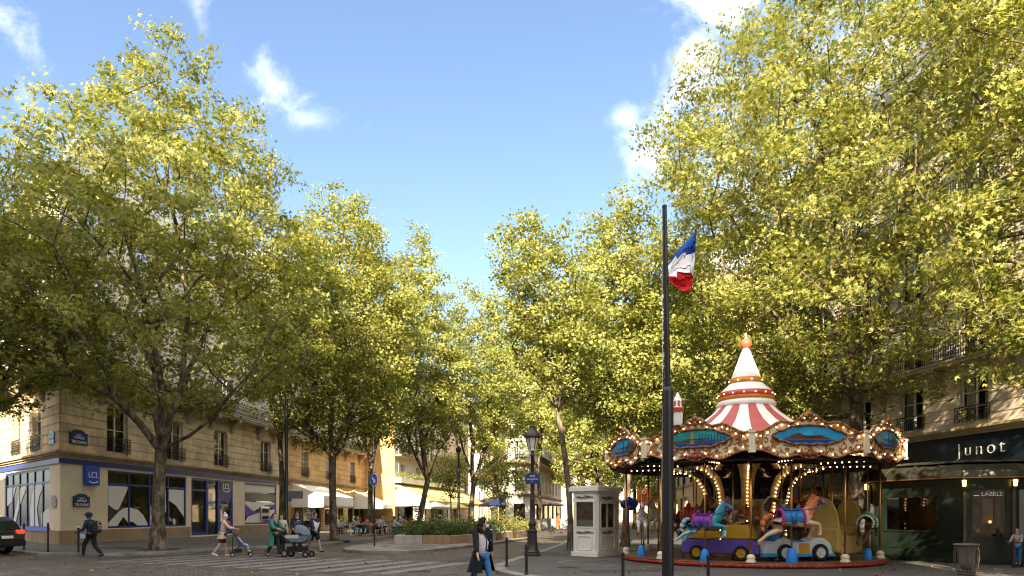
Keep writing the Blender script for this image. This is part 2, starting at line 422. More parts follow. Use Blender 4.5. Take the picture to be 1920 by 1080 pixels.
LEFT = [(-60,66),(-21,28.6),(-18.5,26.6),(-15.6,26.1),(-13.9,27.4),(-13.4,29.8),(-11.5,32.4),(-9.9,35.3),(-8.9,42.7),(-8.2,52),(-6,78),(-2.5,110),(-40,130),(-80,110)]
RIGHT = [(.1,17.2),(-.45,18.6),(-.55,20.6),(-.1,23),(1.0,28),(2.4,35),(4.2,46),(6.2,62),(9,95),(60,110),(60,4),(24,9.5),(8,13.4),(2.2,15.2),(.8,16.0)]
ISL = round_poly([(-7.7,32.4),(-7.3,29.0),(-5.6,27.5),(-4.0,27.9),(-2.2,32.2),(-.3,38.5),(1.7,46),(1.8,49.5),(-1.5,49.5),(-6.3,41)], 2)
raised('pavement', LEFT, .12, M['pavement']); 
raised('plaza_pavement', RIGHT, .10, M['pave_right'])
raised('traffic_island', ISL, .14, M['island_top'])
# zebra crossing, one sheet of worn paint per bar
m = MB(); e = Vector((.42, .907)); q = Vector((.907, -.42)); c0 = Vector((-7.2, 22.6))
for k in range(-6, 6):
    c = c0+q*(k*1.02); a = e*2.4; b = q*.27
    m.quad((c-a-b).to_3d()+Vector((0,0,.009)), (c-a+b).to_3d()+Vector((0,0,.009)), (c+a+b).to_3d()+Vector((0,0,.009)), (c+a-b).to_3d()+Vector((0,0,.009)))
tag(m.build('crosswalk_markings', M['road_paint']), kind='structure')
# rounded parking-bay line on the plaza
m = MB(); arc = []
for i in range(25):
    t = PI*(i/24)
    arc.append((2.9-1.5*math.cos(t)*.9+ (0 if i < 13 else (i-12)*.12), 21.6+1.1*math.sin(t)*(1 if i < 13 else .9)))
arc = [(4.2,19.6),(3.0,20.0),(1.75,20.9),(1.45,21.6),(1.8,22.3),(2.8,22.7),(4.6,22.9)]
arc = [Vector((x, y, .105)) for x, y in arc]
for i in range(len(arc)-1):
    d = (arc[i+1]-arc[i]).normalized(); n_ = Vector((-d.y, d.x, 0))*.045
    m.quad(arc[i]-n_, arc[i+1]-n_, arc[i+1]+n_, arc[i]+n_)
tag(m.build('plaza_markings', M['yellow_paint']), kind='structure')
# tree pits
def pit(x, y, r, h, name='tree_pit_ground'):
    mm = MB(); mm.lathe([(.001, h+.006), (r, h+.006), (r+.001, h-.01)], (x, y, 0), 20); tag(mm.build(name, M['soil']), kind='structure')

# ------------------------------------------------------------------ trees
def leaf_mat(name, lo, hi, trans=.38):
    m = bpy.data.materials.new(name); m.use_nodes = True; nt = m.node_tree; nt.nodes.clear()
    o = nt.nodes.new('ShaderNodeOutputMaterial')
    g = nt.nodes.new('ShaderNodeNewGeometry'); r = nt.nodes.new('ShaderNodeValToRGB')
    r.color_ramp.elements[0].color = (*lo, 1); r.color_ramp.elements[1].color = (*hi, 1)
    nt.links.new(g.outputs['Random Per Island'], r.inputs[0])
    d = nt.nodes.new('ShaderNodeBsdfDiffuse'); t = nt.nodes.new('ShaderNodeBsdfTranslucent'); gl = nt.nodes.new('ShaderNodeBsdfGlossy'); gl.inputs['Roughness'].default_value = .55
    gl.inputs[0].default_value = (.9, .9, .85, 1)
    nt.links.new(r.outputs[0], d.inputs[0])
    hs = nt.nodes.new('ShaderNodeHueSaturation'); hs.inputs['Hue'].default_value = .50; hs.inputs['Saturation'].default_value = 1.1; hs.inputs['Value'].default_value = 1.5
    nt.links.new(r.outputs[0], hs.inputs['Color']); nt.links.new(hs.outputs[0], t.inputs[0])
    x = nt.nodes.new('ShaderNodeMixShader'); x.inputs[0].default_value = trans
    nt.links.new(d.outputs[0], x.inputs[1]); nt.links.new(t.outputs[0], x.inputs[2])
    x2 = nt.nodes.new('ShaderNodeMixShader'); x2.inputs[0].default_value = .03
    nt.links.new(x.outputs[0], x2.inputs[1]); nt.links.new(gl.outputs[0], x2.inputs[2])
    nt.links.new(x2.outputs[0], o.inputs[0])
    return m
M['leaf'] = leaf_mat('plane_leaf', (.078, .115, .017), (.30, .272, .056))
M['leaf_brightened'] = leaf_mat('brightened_leaf', (.11, .145, .024), (.34, .325, .085))  # pale foliage; backlight and haze of centre and far trees put into its colour
M['leaf_bush'] = leaf_mat('shrub_leaf', (.04, .07, .015), (.10, .13, .03))
M['leaf_yellow'] = leaf_mat('golden_shrub_leaf', (.12, .14, .02), (.24, .23, .05))
def bark_mat(name, a, b, c):
    m = bpy.data.materials.new(name); m.use_nodes = True; nt = m.node_tree; p = nt.nodes['Principled BSDF']; p.inputs['Roughness'].default_value = .9; p.inputs['Specular IOR Level'].default_value = .15
    tc = nt.nodes.new('ShaderNodeTexCoord'); mp = nt.nodes.new('ShaderNodeMapping'); mp.inputs['Scale'].default_value = (1, 1, .45); nt.links.new(tc.outputs['Object'], mp.inputs[0])
    n = nt.nodes.new('ShaderNodeTexNoise'); n.inputs['Scale'].default_value = 5; n.inputs['Detail'].default_value = 3; n.inputs['Distortion'].default_value = .6; nt.links.new(mp.outputs[0], n.inputs['Vector'])
    r = nt.nodes.new('ShaderNodeValToRGB'); r.color_ramp.interpolation = 'EASE'
    r.color_ramp.elements[0].position = .38; r.color_ramp.elements[0].color = (*a, 1); r.color_ramp.elements[1].position = .66; r.color_ramp.elements[1].color = (*c, 1)
    el = r.color_ramp.elements.new(.52); el.color = (*b, 1)
    nt.links.new(n.outputs[0], r.inputs[0]); nt.links.new(r.outputs[0], p.inputs['Base Color'])
    n2 = nt.nodes.new('ShaderNodeTexNoise'); n2.inputs['Scale'].default_value = 22; n2.inputs['Detail'].default_value = 5; nt.links.new(mp.outputs[0], n2.inputs['Vector'])
    bp = nt.nodes.new('ShaderNodeBump'); bp.inputs['Strength'].default_value = .6; bp.inputs['Distance'].default_value = .03; nt.links.new(n2.outputs[0], bp.inputs['Height']); nt.links.new(bp.outputs[0], p.inputs['Normal'])
    return m
M['bark'] = bark_mat('plane_bark', (.055, .042, .03), (.11, .088, .062), (.20, .165, .115))

def np_mesh(name, V, F, material):
    nv, nf, k = len(V), len(F), F.shape[1]
    me = bpy.data.meshes.new(name)
    me.vertices.add(nv); me.vertices.foreach_set('co', V.astype(np.float32).ravel())
    me.loops.add(nf*k); me.loops.foreach_set('vertex_index', F.astype(np.int32).ravel())
    me.polygons.add(nf); me.polygons.foreach_set('loop_start', np.arange(0, nf*k, k, dtype=np.int32))
    try: me.polygons.foreach_set('loop_total', np.full(nf, k, dtype=np.int32))
    except Exception: pass
    me.update(calc_edges=True); me.materials.append(material)
    return me
LOBED = (np.array([(0,0,0),(-.17,.42,.05),(0,1,-.06),(.17,.42,.05),
                   (0,.06,0),(-.42,.24,.03),(-.62,.62,-.08),(-.15,.42,.03),
                   (0,.06,0),(.15,.42,.03),(.62,.62,-.08),(.42,.24,.03)]), np.array([(0,3,2,1),(4,7,6,5),(8,11,10,9)]))
SIMPLE = (np.array([(0,0,0),(-.46,.42,.12),(0,1,-.08),(.46,.42,.12)]), np.array([(0,3,2),(0,2,1)]))
def leaves_mesh(name, P, out, size, rng, lobed, material, up=.85, spread=.75, spray=None):
    n = len(P); size = size*.69; base, fc = LOBED if lobed else SIMPLE
    nrm = rng.normal(size=(n,3))*(spread if spray is None else .42) + out*.35; nrm[:,2] += up*(1 if spray is None else .6)
    if spray is not None: nrm += spray
    nrm /= np.linalg.norm(nrm, axis=1)[:,None]
    t = rng.normal(size=(n,3)); t -= nrm*(t*nrm).sum(1)[:,None]; t /= np.linalg.norm(t, axis=1)[:,None]
    b = np.cross(nrm, t); s = size*rng.uniform(.65, 1.25, n)
    V = P[:,None,:] + s[:,None,None]*(base[None,:,0,None]*t[:,None,:] + base[None,:,1,None]*b[:,None,:] + base[None,:,2,None]*nrm[:,None,:])
    nb = len(base)
    F = (np.arange(n)[:,None,None]*nb + fc[None]).reshape(-1, fc.shape[1])
    if lobed:   # weld the three lobes at the stalk so that one leaf is one island
        F = np.where((F % nb == 4) | (F % nb == 8), F - F % nb, F)
    return np_mesh(name, V.reshape(-1,3), F, material)

def make_tree(label, x, y, H, fork, tr, prof, limbs, seed, ncl=240, lpc=150, ls=.24, crad=.85, lobed=False, lean=(0,0), group=None, leafm='leaf', squash=1.0, gz=.1, name='plane_tree', lob=.22, keep=None, tip=.012):
    if ncl > 90: ncl = int(ncl*.86); crad *= .86; lpc = int(lpc*1.62)
    rng = np.random.default_rng(seed)
    root = thing(name, label, 'tree', (x, y, gz), group)
    pr = np.array(prof, float); pr[:,1] = np.maximum(.2, pr[:,1]-.62*crad); pr[-1,0] -= .35*crad; pr[0,0] += .3*crad; zs, rs = pr[:,0], pr[:,1]
    k1, k2, k3 = rng.uniform(0, 6.28, 3)
    def env(z, th):
        w = 1 + lob*(np.sin(2*th+k1+z*.35)+np.sin(3*th+k2-z*.8)*.8+np.sin(5*th+k3+z*1.3)*.6)/1.6
        return np.interp(z, zs, rs, left=0, right=0)*w
    def axis(z):
        t = np.clip((z-fork)/(H-fork), 0, 1); return np.stack([lean[0]*t, lean[1]*t], -1)
    cand = 9000; z = rng.uniform(zs[0], zs[-1], cand); keepm = rng.uniform(0, rs.max()**2, cand) < np.interp(z, zs, rs)**2
    z = z[keepm]; th = rng.uniform(0, 2*PI, len(z)); rad = env(z, th)*rng.uniform(.06, 1, len(z))**.42
    ax = axis(z); C = np.stack([ax[:,0]+rad*np.cos(th), ax[:,1]+rad*np.sin(th)*squash, z], 1)
    if keep is not None: C = C[keep(C+np.array([x, y, 0]))]
    vol = np.trapz(np.interp(np.linspace(zs[0], zs[-1], 60), zs, rs)**2*PI*squash, np.linspace(zs[0], zs[-1], 60))
    s0 = .80*(vol/ncl)**(1/3); pts = np.zeros((0,3))
    for c in C:
        if len(pts) >= ncl: break
        if len(pts) == 0 or ((pts-c)**2).sum(1).min() > s0*s0: pts = np.vstack([pts, c])
    C = pts
    nodes, par = [], []
    def addn(p, pa): nodes.append(np.array(p, float)); par.append(pa); return len(nodes)-1
    i0 = addn((0,0,-.12), -1); n_t = max(3, int(fork/.9)); last = i0
    wob = rng.normal(size=2)*.05
    fx = limbs[0][0] if limbs else None
    tops = (fx[0], fx[1]) if fx is not None else (0, 0)
    for k in range(1, n_t+1):
        t = k/n_t; last = addn((tops[0]*t**1.4+wob[0]*math.sin(t*PI), tops[1]*t**1.4+wob[1]*math.sin(t*PI), fork*t), last)
    forkn = last; first_crown = last
    if limbs is None or len(limbs) == 0:
        a0 = rng.uniform(0, 6.28); limbs = []
        for k in range(4):
            a = a0+k*1.57+rng.normal()*.25; hh = fork+(H-fork)*(.32+.1*k % .3); rr = np.interp(hh, zs, rs)*.42*(1 if k else .15)
            limbs.append([(0,0,fork), (rr*.45*math.cos(a), rr*.45*math.sin(a), fork+(hh-fork)*.42), (rr*math.cos(a)+lean[0]*.4, rr*math.sin(a)+lean[1]*.4, hh)])
        limbs[0] = [(0,0,fork), (lean[0]*.4,lean[1]*.4,fork+(H-fork)*.4), (lean[0]*.72,lean[1]*.72,fork+(H-fork)*.74)]
    for lb in limbs:
        cur = forkn; pv = nodes[forkn]
        for p in lb[1:]:
            p = np.array(p, float); L_ = np.linalg.norm(p-pv); ns = max(1, int(L_/.9))
            for j in range(1, ns+1):
                q_ = pv+(p-pv)*j/ns + rng.normal(size=3)*.07*(j < ns)
                cur = addn(q_, cur)
            pv = p
    # grow to every leaf cluster: the shortest way in, weighed against a long detour along the limb
    plen = [0.0]*len(nodes)
    for i in range(1, len(nodes)): plen[i] = plen[par[i]]+np.linalg.norm(nodes[i]-nodes[par[i]])
    NP = np.array(nodes); ok = np.arange(len(nodes)) >= first_crown
    n = len(C); best = np.full(n, 1e9); bp = np.zeros(n, int)
    def upd(i):
        d = np.linalg.norm(C-nodes[i], axis=1); d = d*(1+.7*np.clip(nodes[i][2]-C[:,2], 0, 3)/3); cst = d+.32*plen[i]
        mk = cst < best; best[mk] = cst[mk]; bp[mk] = i
    for i in np.where(ok)[0]: upd(i)
    todo = np.ones(n, bool); cl_node = np.zeros(n, int)
    for _ in range(n):
        j = np.argmin(np.where(todo, best, 1e9)); todo[j] = False
        i = bp[j]; a = nodes[i]; dd = C[j]-a; L_ = np.linalg.norm(dd); ns = max(1, int(L_/.8)); cur = i
        for k in range(1, ns+1):
            t = k/ns; q_ = a+dd*t+np.array([0,0,-.10*L_*math.sin(PI*t)])*.5+rng.normal(size=3)*.06*(k < ns)
            nx = addn(q_, cur); plen.append(plen[cur]+np.linalg.norm(nodes[nx]-nodes[cur])); cur = nx
            upd(nx)
        cl_node[j] = cur
    cnt = np.zeros(len(nodes)); cnt[cl_node] += 1
    for i in range(len(nodes)-1, 0, -1): cnt[par[i]] += cnt[i]
    cnt = np.maximum(cnt, .4); rr = np.maximum(tip, tr*(cnt/max(cnt[0], 1))**.47)
    if fork > 1: 
        for i in range(forkn+1): rr[i] = tr*(1.0-.14*max(0, nodes[i][2])/fork) * (1+.55*math.exp(-max(0, nodes[i][2]+.12)/.28))
    Vs, Fs = [], []; off = 0
    for i in range(1, len(nodes)):
        p0, p1 = nodes[par[i]], nodes[i]; d = p1-p0; L_ = np.linalg.norm(d)
        if L_ < 1e-5: continue
        d /= L_; a = np.cross(d, (0.3,.2,.93) if abs(d[2]) < .9 else (1,0,0)); a /= np.linalg.norm(a); b = np.cross(d, a)
        r1 = rr[i]; r0 = min(rr[par[i]], r1*1.35) if par[i] > forkn or i > forkn else rr[par[i]]
        k = 10 if r1 > .1 else (6 if r1 > .04 else 4)
        tt = np.arange(k)*2*PI/k; ring = np.cos(tt)[:,None]*a+np.sin(tt)[:,None]*b
        Vs.append(p0-d*r0*.25+ring*r0); Vs.append(p1+d*r1*.25+ring*r1)
        for q_ in range(k): Fs.append((off+q_, off+(q_+1) % k, off+k+(q_+1) % k, off+k+q_))
        off += 2*k
    me = np_mesh('trunk', np.vstack(Vs), np.array(Fs), M['bark'])
    me.polygons.foreach_set('use_smooth', [True]*len(me.polygons))
    put('trunk', me, root, WM[root])
    # leaves: sprays round each cluster, thrown outward and upward
    ctr = np.concatenate([axis(C[:,2]), C[:,2:3]*.86+.0], 1); out = C-ctr; out /= (np.linalg.norm(out, axis=1)[:,None]+1e-6)
    ks = 6; m_ = max(4, int(lpc/ks))
    sub = C[:,None,:] + rng.normal(size=(n,ks,3))*np.array([.62,.62,.42])*crad + out[:,None,:]*crad*.25
    P = sub[:,:,None,:] + rng.normal(size=(n,ks,m_,3))*np.array([.36,.36,.2])*crad
    O = np.broadcast_to(out[:,None,None,:], P.shape); S = np.broadcast_to((rng.normal(size=(n,ks,3))*.62)[:,:,None,:], P.shape)
    P = P.reshape(-1,3); O = O.reshape(-1,3); S = S.reshape(-1,3); dr = rng.uniform(size=len(P)) < .93; P = P[dr]; O = O[dr]; S = S[dr]
    if keep is not None: kk = keep(P+np.array([x,y,0])); P = P[kk]; O = O[kk]; S = S[kk]
    put('crown', leaves_mesh('crown', P, O, ls, rng, lobed, M[leafm], spray=S), root, WM[root])
    return root
def limb(d, x0, *pts):
    """limb points read off the survey photograph: (px, py, depth offset)"""
    return [(xz(px, d+dy)-x0, dy, hz(py, d+dy)-.1) for px, py, dy in pts]
GT = 'plane trees round the square'
CLEAR = lambda p: p[:,0] < 18.9-.1875*(p[:,1]-27)    # branches are cut back from the house front
CLEAR_ = CLEAR
CLEAR = lambda p: CLEAR_(p) | (p[:,2] > 20)
def THIN(p):
    h = np.modf(np.abs(np.sin(np.round(p[:,0]*1.1)*12.98+np.round(p[:,1]*1.1)*78.2+np.round(p[:,2]*1.1)*37.7))*437.5)[0]
    return CLEAR(p) & ~((p[:,0] > 15.6) & (p[:,2] < 14.5) & (h < np.where(p[:,1] < 31, .45, .25)))
def hash01(p, s=1.1): return np.modf(np.abs(np.sin(np.round(p[:,0]*s)*12.98+np.round(p[:,1]*s)*78.2+np.round(p[:,2]*s)*37.7))*437.5)[0]
OPEN_LOW = lambda p: ~((p[:,2] < 10.5) & (hash01(p) < .42))     # the lower boughs are airy
d = 29.0; x0 = xz(296, d)
make_tree('big plane tree with forked trunk in front of the bank corner', x0, d, 22.2, 4.2, .27,
    [(5.8,3.0),(7.2,6.3),(9,7.4),(11.5,7.2),(14,6.2),(17,4.4),(19.2,2.8),(21,1.6),(22.1,.5)],
    [limb(d,x0,(302,850,0),(330,760,0),(346,660,.3),(352,560,.2),(330,420,0),(300,250,.3)),
     limb(d,x0,(302,850,0),(262,795,-.6),(214,745,-1.4),(198,690,-2),(120,600,-2.6)),
     limb(d,x0,(302,850,0),(355,818,-.8),(410,768,-1.6),(470,700,-2.4),(520,600,-2.6)),
     limb(d,x0,(302,850,0),(350,700,1.6),(420,560,2.8),(470,420,3)),
     limb(d,x0,(302,850,0),(290,700,2.2),(230,520,3.4),(200,380,3.5)),
     limb(d,x0,(302,850,0),(300,700,-1.8),(270,560,-3.2),(230,420,-3.4))],
    11, ncl=350, lpc=165, ls=.235, crad=.92, lobed=True, group=GT, gz=.12, lean=(.7, 0), lob=.13, keep=OPEN_LOW)
pit(x0, d, .9, .12)
make_tree('dark plane tree cut by the left edge of the picture', -23.4, 29.5, 15.8, 4.6, .28,
    [(6.0,2.2),(8,4.4),(10.5,5.0),(12.5,4.2),(14.6,2.4),(15.7,.8)], [], 12, ncl=210, lpc=165, ls=.235, crad=.9, lobed=True, group=GT, gz=.12)
d = 39.0; x0 = xz(628, d)
make_tree('slim plane tree with three-way fork before the first cafe', x0, d, 20.2, 4.7, .21,
    [(5.4,2.0),(7.5,3.9),(11,4.2),(14,3.9),(17,2.8),(19,1.5),(20.1,.4)],
    [limb(d,x0,(624,862,0),(620,800,0),(622,730,0),(630,600,0),(640,450,0)),
     limb(d,x0,(624,862,0),(590,818,-.5),(560,770,-1),(540,700,-1.4)),
     limb(d,x0,(624,862,0),(645,835,-.5),(655,800,-.8),(705,775,-1.2),(745,745,-1.6)),
     limb(d,x0,(624,862,0),(660,760,1.2),(690,640,2))],
    13, ncl=260, lpc=150, ls=.23, crad=.85, group=GT, gz=.12, lean=(.6,0))
pit(x0, d, .9, .12)
d = 39.0; x0 = xz(525, 43)+2.5
make_tree('plane tree half hidden behind the big corner tree', x0-2.5, d+4, 19.0, 6.0, .17,
    [(9,2.2),(11,3.8),(13,4.2),(15,3.4),(17.5,1.9),(18.9,.4)], [], 14, ncl=75, lpc=130, ls=.235, crad=.9, group=GT, gz=.12)
d = 48.0; x0 = xz(783, d)
make_tree('leaning twin-stemmed plane tree rising behind the flower planter', x0, d, 22.0, 3.9, .21,
    [(6,1.8),(8.5,3.2),(12,3.3),(16,2.6),(19,1.7),(21,.9),(21.9,.3)],
    [limb(d,x0,(802,885,0),(792,830,0),(783,760,0),(778,640,0),(772,500,0)),
     limb(d,x0,(802,885,0),(822,845,-.4),(850,805,-.8),(865,740,-1.2)),
     limb(d,x0,(802,885,0),(770,835,-.3),(755,790,-.8))],
    15, ncl=210, lpc=120, ls=.25, crad=.82, leafm='leaf_brightened', group=GT, gz=.12)
d = 56.0; x0 = xz(695, d)
make_tree('tall plane tree filling the row before the second cafe', x0, d, 26.5, 5.0, .22,
    [(7,2.2),(10,4.2),(15,4.4),(20,3.4),(24,1.9),(26.3,.4)], [], 16, ncl=150, lpc=110, ls=.28, crad=.95, group=GT, gz=.12)
d = 53.0; x0 = xz(886, d)
make_tree('plane tree standing between planter and blue awning corner', x0, d, 20.0, 3.9, .23,
    [(6.5,1.4),(9,3.4),(12,4.0),(15,3.2),(18,1.9),(19.9,.3)],
    [limb(d,x0,(888,905,0),(885,860,0),(882,800,0),(878,700,0),(880,600,0)),
     limb(d,x0,(888,905,0),(905,890,-.3),(930,868,-.6),(960,840,-.8)),
     limb(d,x0,(888,905,0),(905,850,.4),(930,800,.8),(950,720,1)),
     limb(d,x0,(888,905,0),(870,850,0),(850,780,0))],
    17, ncl=150, lpc=110, ls=.26, crad=.88, leafm='leaf_brightened', group=GT, gz=.14)
d = 29.0; x0 = xz(1070, d)
make_tree('slender leaning plane tree beside the ticket booth', x0, d, 14.6, 5.9, .13,
    [(6.2,.9),(8,2.1),(10.5,2.3),(12.5,1.7),(14,.9),(14.5,.3)],
    [limb(d,x0,(1046,775,0),(1030,700,0),(1012,600,0),(995,480,0)),
     limb(d,x0,(1046,775,0),(1062,700,.4),(1060,620,.6)),
     limb(d,x0,(1046,775,0),(1010,720,-.4),(960,650,-.6))],
    18, ncl=125, lpc=125, ls=.2, crad=.66, leafm='leaf_brightened', group=GT, gz=.1, lean=(-2.0,0), lob=.34)
d = 33.0; x0 = xz(1172, d)
make_tree('plane tree with mottled trunk right behind the ticket booth', x0, d, 17.4, 5.0, .17,
    [(5.2,1.6),(7,3.0),(10,3.1),(13,2.4),(15.5,1.5),(17.3,.4)],
    [limb(d,x0,(1180,830,0),(1180,760,0),(1172,640,0),(1176,500,0)),
     limb(d,x0,(1180,830,0),(1150,790,-.4),(1110,775,-.8),(1075,740,-1)),
     limb(d,x0,(1180,830,0),(1200,780,-.4),(1235,740,-.8)),
     limb(d,x0,(1180,830,0),(1160,740,1),(1130,640,1.5))],
    19, ncl=210, lpc=135, ls=.22, crad=.78, leafm='leaf_brightened', group=GT, gz=.1)
pit(x0, d, .7, .1)
d = 31.0; x0 = xz(1604, d)
make_tree('huge plane tree rising behind the carousel', x0, d, 28.0, 6.2, .34,
    [(5.6,3.2),(7.5,7.6),(11,9.2),(16,9.3),(20,8.3),(24,6.6),(27,4.2),(28.4,.8)],
    [limb(d,x0,(1604,770,0),(1606,700,0),(1612,600,0),(1600,420,0),(1590,220,0)),
     limb(d,x0,(1604,770,0),(1580,690,-.5),(1500,640,-1.6),(1425,555,-2.6),(1360,500,-3.2)),
     limb(d,x0,(1604,770,0),(1584,640,-.8),(1588,500,-1.2),(1560,380,-1.4),(1520,200,-1.4)),
     limb(d,x0,(1604,770,0),(1640,700,.3),(1680,650,.6),(1760,560,.8)),
     limb(d,x0,(1604,770,0),(1660,580,-1.2),(1685,450,-2),(1720,300,-2.4),(1760,120,-2.4)),
     limb(d,x0,(1604,770,0),(1560,600,2),(1480,420,3.4),(1440,280,4)),
     limb(d,x0,(1604,770,0),(1650,560,2.4),(1700,380,4))],
    20, ncl=680, lpc=160, ls=.235, crad=.98, lobed=True, group=GT, gz=.1, lean=(1.0,-.5), keep=THIN)
make_tree('near plane tree leaning in over the shopfront from the right', 15.3, 19.0, 24.0, 6.0, .26,
    [(5.0,1.8),(7.0,3.2),(10,3.4),(14,3.4),(19,3.0),(23,.9)], [], 21, ncl=170, lpc=140, ls=.22, crad=.85, lobed=True, group=GT, gz=.1, lean=(-.5,0), keep=CLEAR)
make_tree('plane tree standing near the viewer, outside the picture on the right', 14.6, 9.8, 10.2, 3.2, .2, [(3.4,2.4),(5,4.2),(7,4.4),(9,3.4),(10.1,1.4)], [], 22, ncl=260, lpc=110, ls=.24, crad=.95, group=GT, gz=0)
for i, (px, d, H, r, lab) in enumerate([
        (1262, 46, 20.5, 4.4, 'plane tree seen past the flagpole above the carousel roof'),
        (1120, 58, 21.0, 4.6, 'pale plane tree far down the street above the ticket booth'),
        (1010, 66, 22.5, 4.4, 'distant plane tree above the white corner building'),
        (1190, 72, 24.0, 5.2, 'distant plane tree between carousel and ticket booth'),
        (945, 84, 24.5, 4.8, 'farthest plane tree seen in the gap of the street'),
        (1385, 40, 21.0, 4.6, 'plane tree directly behind the carousel spire'),
        (1090, 96, 25.0, 7.0, 'far plane tree closing the view behind the booth'),
        (1235, 88, 23.0, 6.5, 'far low branched plane tree behind the carousel poles'), (1150, 112, 26.0, 8.0, 'farthest plane tree on the right of the street')]):
    make_tree(lab, xz(px, d), d, H, 4.6, .2, [((3.0 if i > 6 else 4.4) if i not in (2,4) else 9, r*.5),(8,r*.95),(12,r),(H*.72,r*.8),(H*.88,r*.45),(H-.1,.3)], [], 30+i,
              ncl=170, lpc=110, ls=.22+.0016*d, crad=.92, leafm='leaf_brightened', group=GT, gz=.1, lob=.26)
x0 = xz(940, 62)
make_tree('small pale green tree before the white corner building', x0, 62, 8.2, 2.4, .1, [(2.6,.9),(4,2.3),(6,2.2),(8,.5)], [], 41, ncl=44, lpc=110, ls=.26, crad=.7, gz=.1, name='small_tree', leafm='leaf_brightened')
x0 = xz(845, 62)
make_tree('small bright tree among the cafe terrace parasols', x0, 62, 7.6, 3.0, .07, [(3.0,.8),(4.6,1.9),(6.4,1.7),(7.5,.4)], [], 42, ncl=34, lpc=100, ls=.25, crad=.65, gz=.1, name='small_tree', leafm='leaf_brightened')
# ------------------------------------------------------------------ buildings
def win_mesh(w, h, style, cache={}):
    """French window set in its reveal: frame, panes, net curtains and the dark room behind"""
    key = (round(w,2), round(h,2), style)
    if key in cache: return cache[key]
    m = MB(); y = .18
    f = .07
    m.box(-w/2, -w/2+f, y, y+.06, 0, h, 0); m.box(w/2-f, w/2, y, y+.06, 0, h, 0); m.box(-w/2+f, w/2-f, y, y+.06, h-f, h, 0); m.box(-w/2+f, w/2-f, y, y+.06, 0, .12, 0)
    m.box(-.05, .05, y-.015, y+.05, .12, h-f, 0)
    nb = 5 if style == 'small' else (3 if style == 'tall' else 2)
    for k in range(1, nb): z = .12+(h-.19)*k/nb; m.box(-w/2+f, -.05, y+.01, y+.04, z-.02, z+.02, 0); m.box(.05, w/2-f, y+.01, y+.04, z-.02, z+.02, 0)
    if style == 'small':
        for sx in (-1, 1):
            x = sx*(w/4+.01); m.box(x-.018, x+.018, y+.012, y+.038, .12, h-f, 0)
    m.quad((-w/2+f, y+.03, .12), (w/2-f, y+.03, .12), (w/2-f, y+.03, h-f), (-w/2+f, y+.03, h-f), 1)
    # room
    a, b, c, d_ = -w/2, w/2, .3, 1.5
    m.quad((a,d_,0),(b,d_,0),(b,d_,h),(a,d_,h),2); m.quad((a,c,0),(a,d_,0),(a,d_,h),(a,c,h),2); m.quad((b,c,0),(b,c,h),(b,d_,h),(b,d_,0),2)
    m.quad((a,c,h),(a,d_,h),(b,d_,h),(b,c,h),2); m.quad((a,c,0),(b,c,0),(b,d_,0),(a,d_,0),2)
    if style != 'open':
        for sx in (-1, 1):   # pleated curtain drawn back
            n = 8; wd = w*.34; x0 = sx*(w/2-.05)
            vs = []; 
            for k in range(n+1):
                t = k/n; vs += [(x0-sx*wd*t, .34+.03*(k % 2), .05), (x0-sx*wd*t*(.8), .34+.03*(k % 2), h-.05)]
            m.add(vs, [(2*k, 2*k+2, 2*k+3, 2*k+1) for k in range(n)], 3)
    me = m.mesh('window', [M['frame_grey'], M['glass'], M['room'], M['curtain']]); cache[key] = me
    return me
def rail_mesh(w, h=.95, cache={}, rich=True):
    key = (round(w,2), h, rich)
    if key in cache: return cache[key]
    m = MB(); m.box(-w/2, w/2, -.02, .02, h-.04, h); m.box(-w/2, w/2, -.015, .015, .06, .09); m.box(-w/2, w/2, -.012, .012, h*.78, h*.78+.025)
    n = max(4, int(w/.13)); st = w/n
    for k in range(n+1):
        x = -w/2+k*st; m.box(x-.009, x+.009, -.009, .009, 0, h)
    if rich:
        for k in range(n):
            x = -w/2+(k+.5)*st
            for zc, r in ((h*.28, .05), (h*.55, .055)):
                ps = [(x+r*math.cos(t*PI/3)*.95, 0, zc+r*math.sin(t*PI/3)*1.6) for t in range(7)]
                for i in range(6): m.tube(ps[i], ps[i+1], .009, n=4, caps=False)
    me = m.mesh('railing', M['iron']); cache[key] = me
    return me
def shutter_mesh(w, h, cache={}):
    key = (round(w,2), round(h,2))
    if key in cache: return cache[key]
    m = MB(); m.box(0, w, -.05, -.01, 0, h)
    for k in range(int(h/.12)): m.box(.05, w-.05, -.062, -.05, .05+k*.12, .05+k*.12+.07)
    me = m.mesh('shutter', M['shutter']); cache[key] = me
    return me
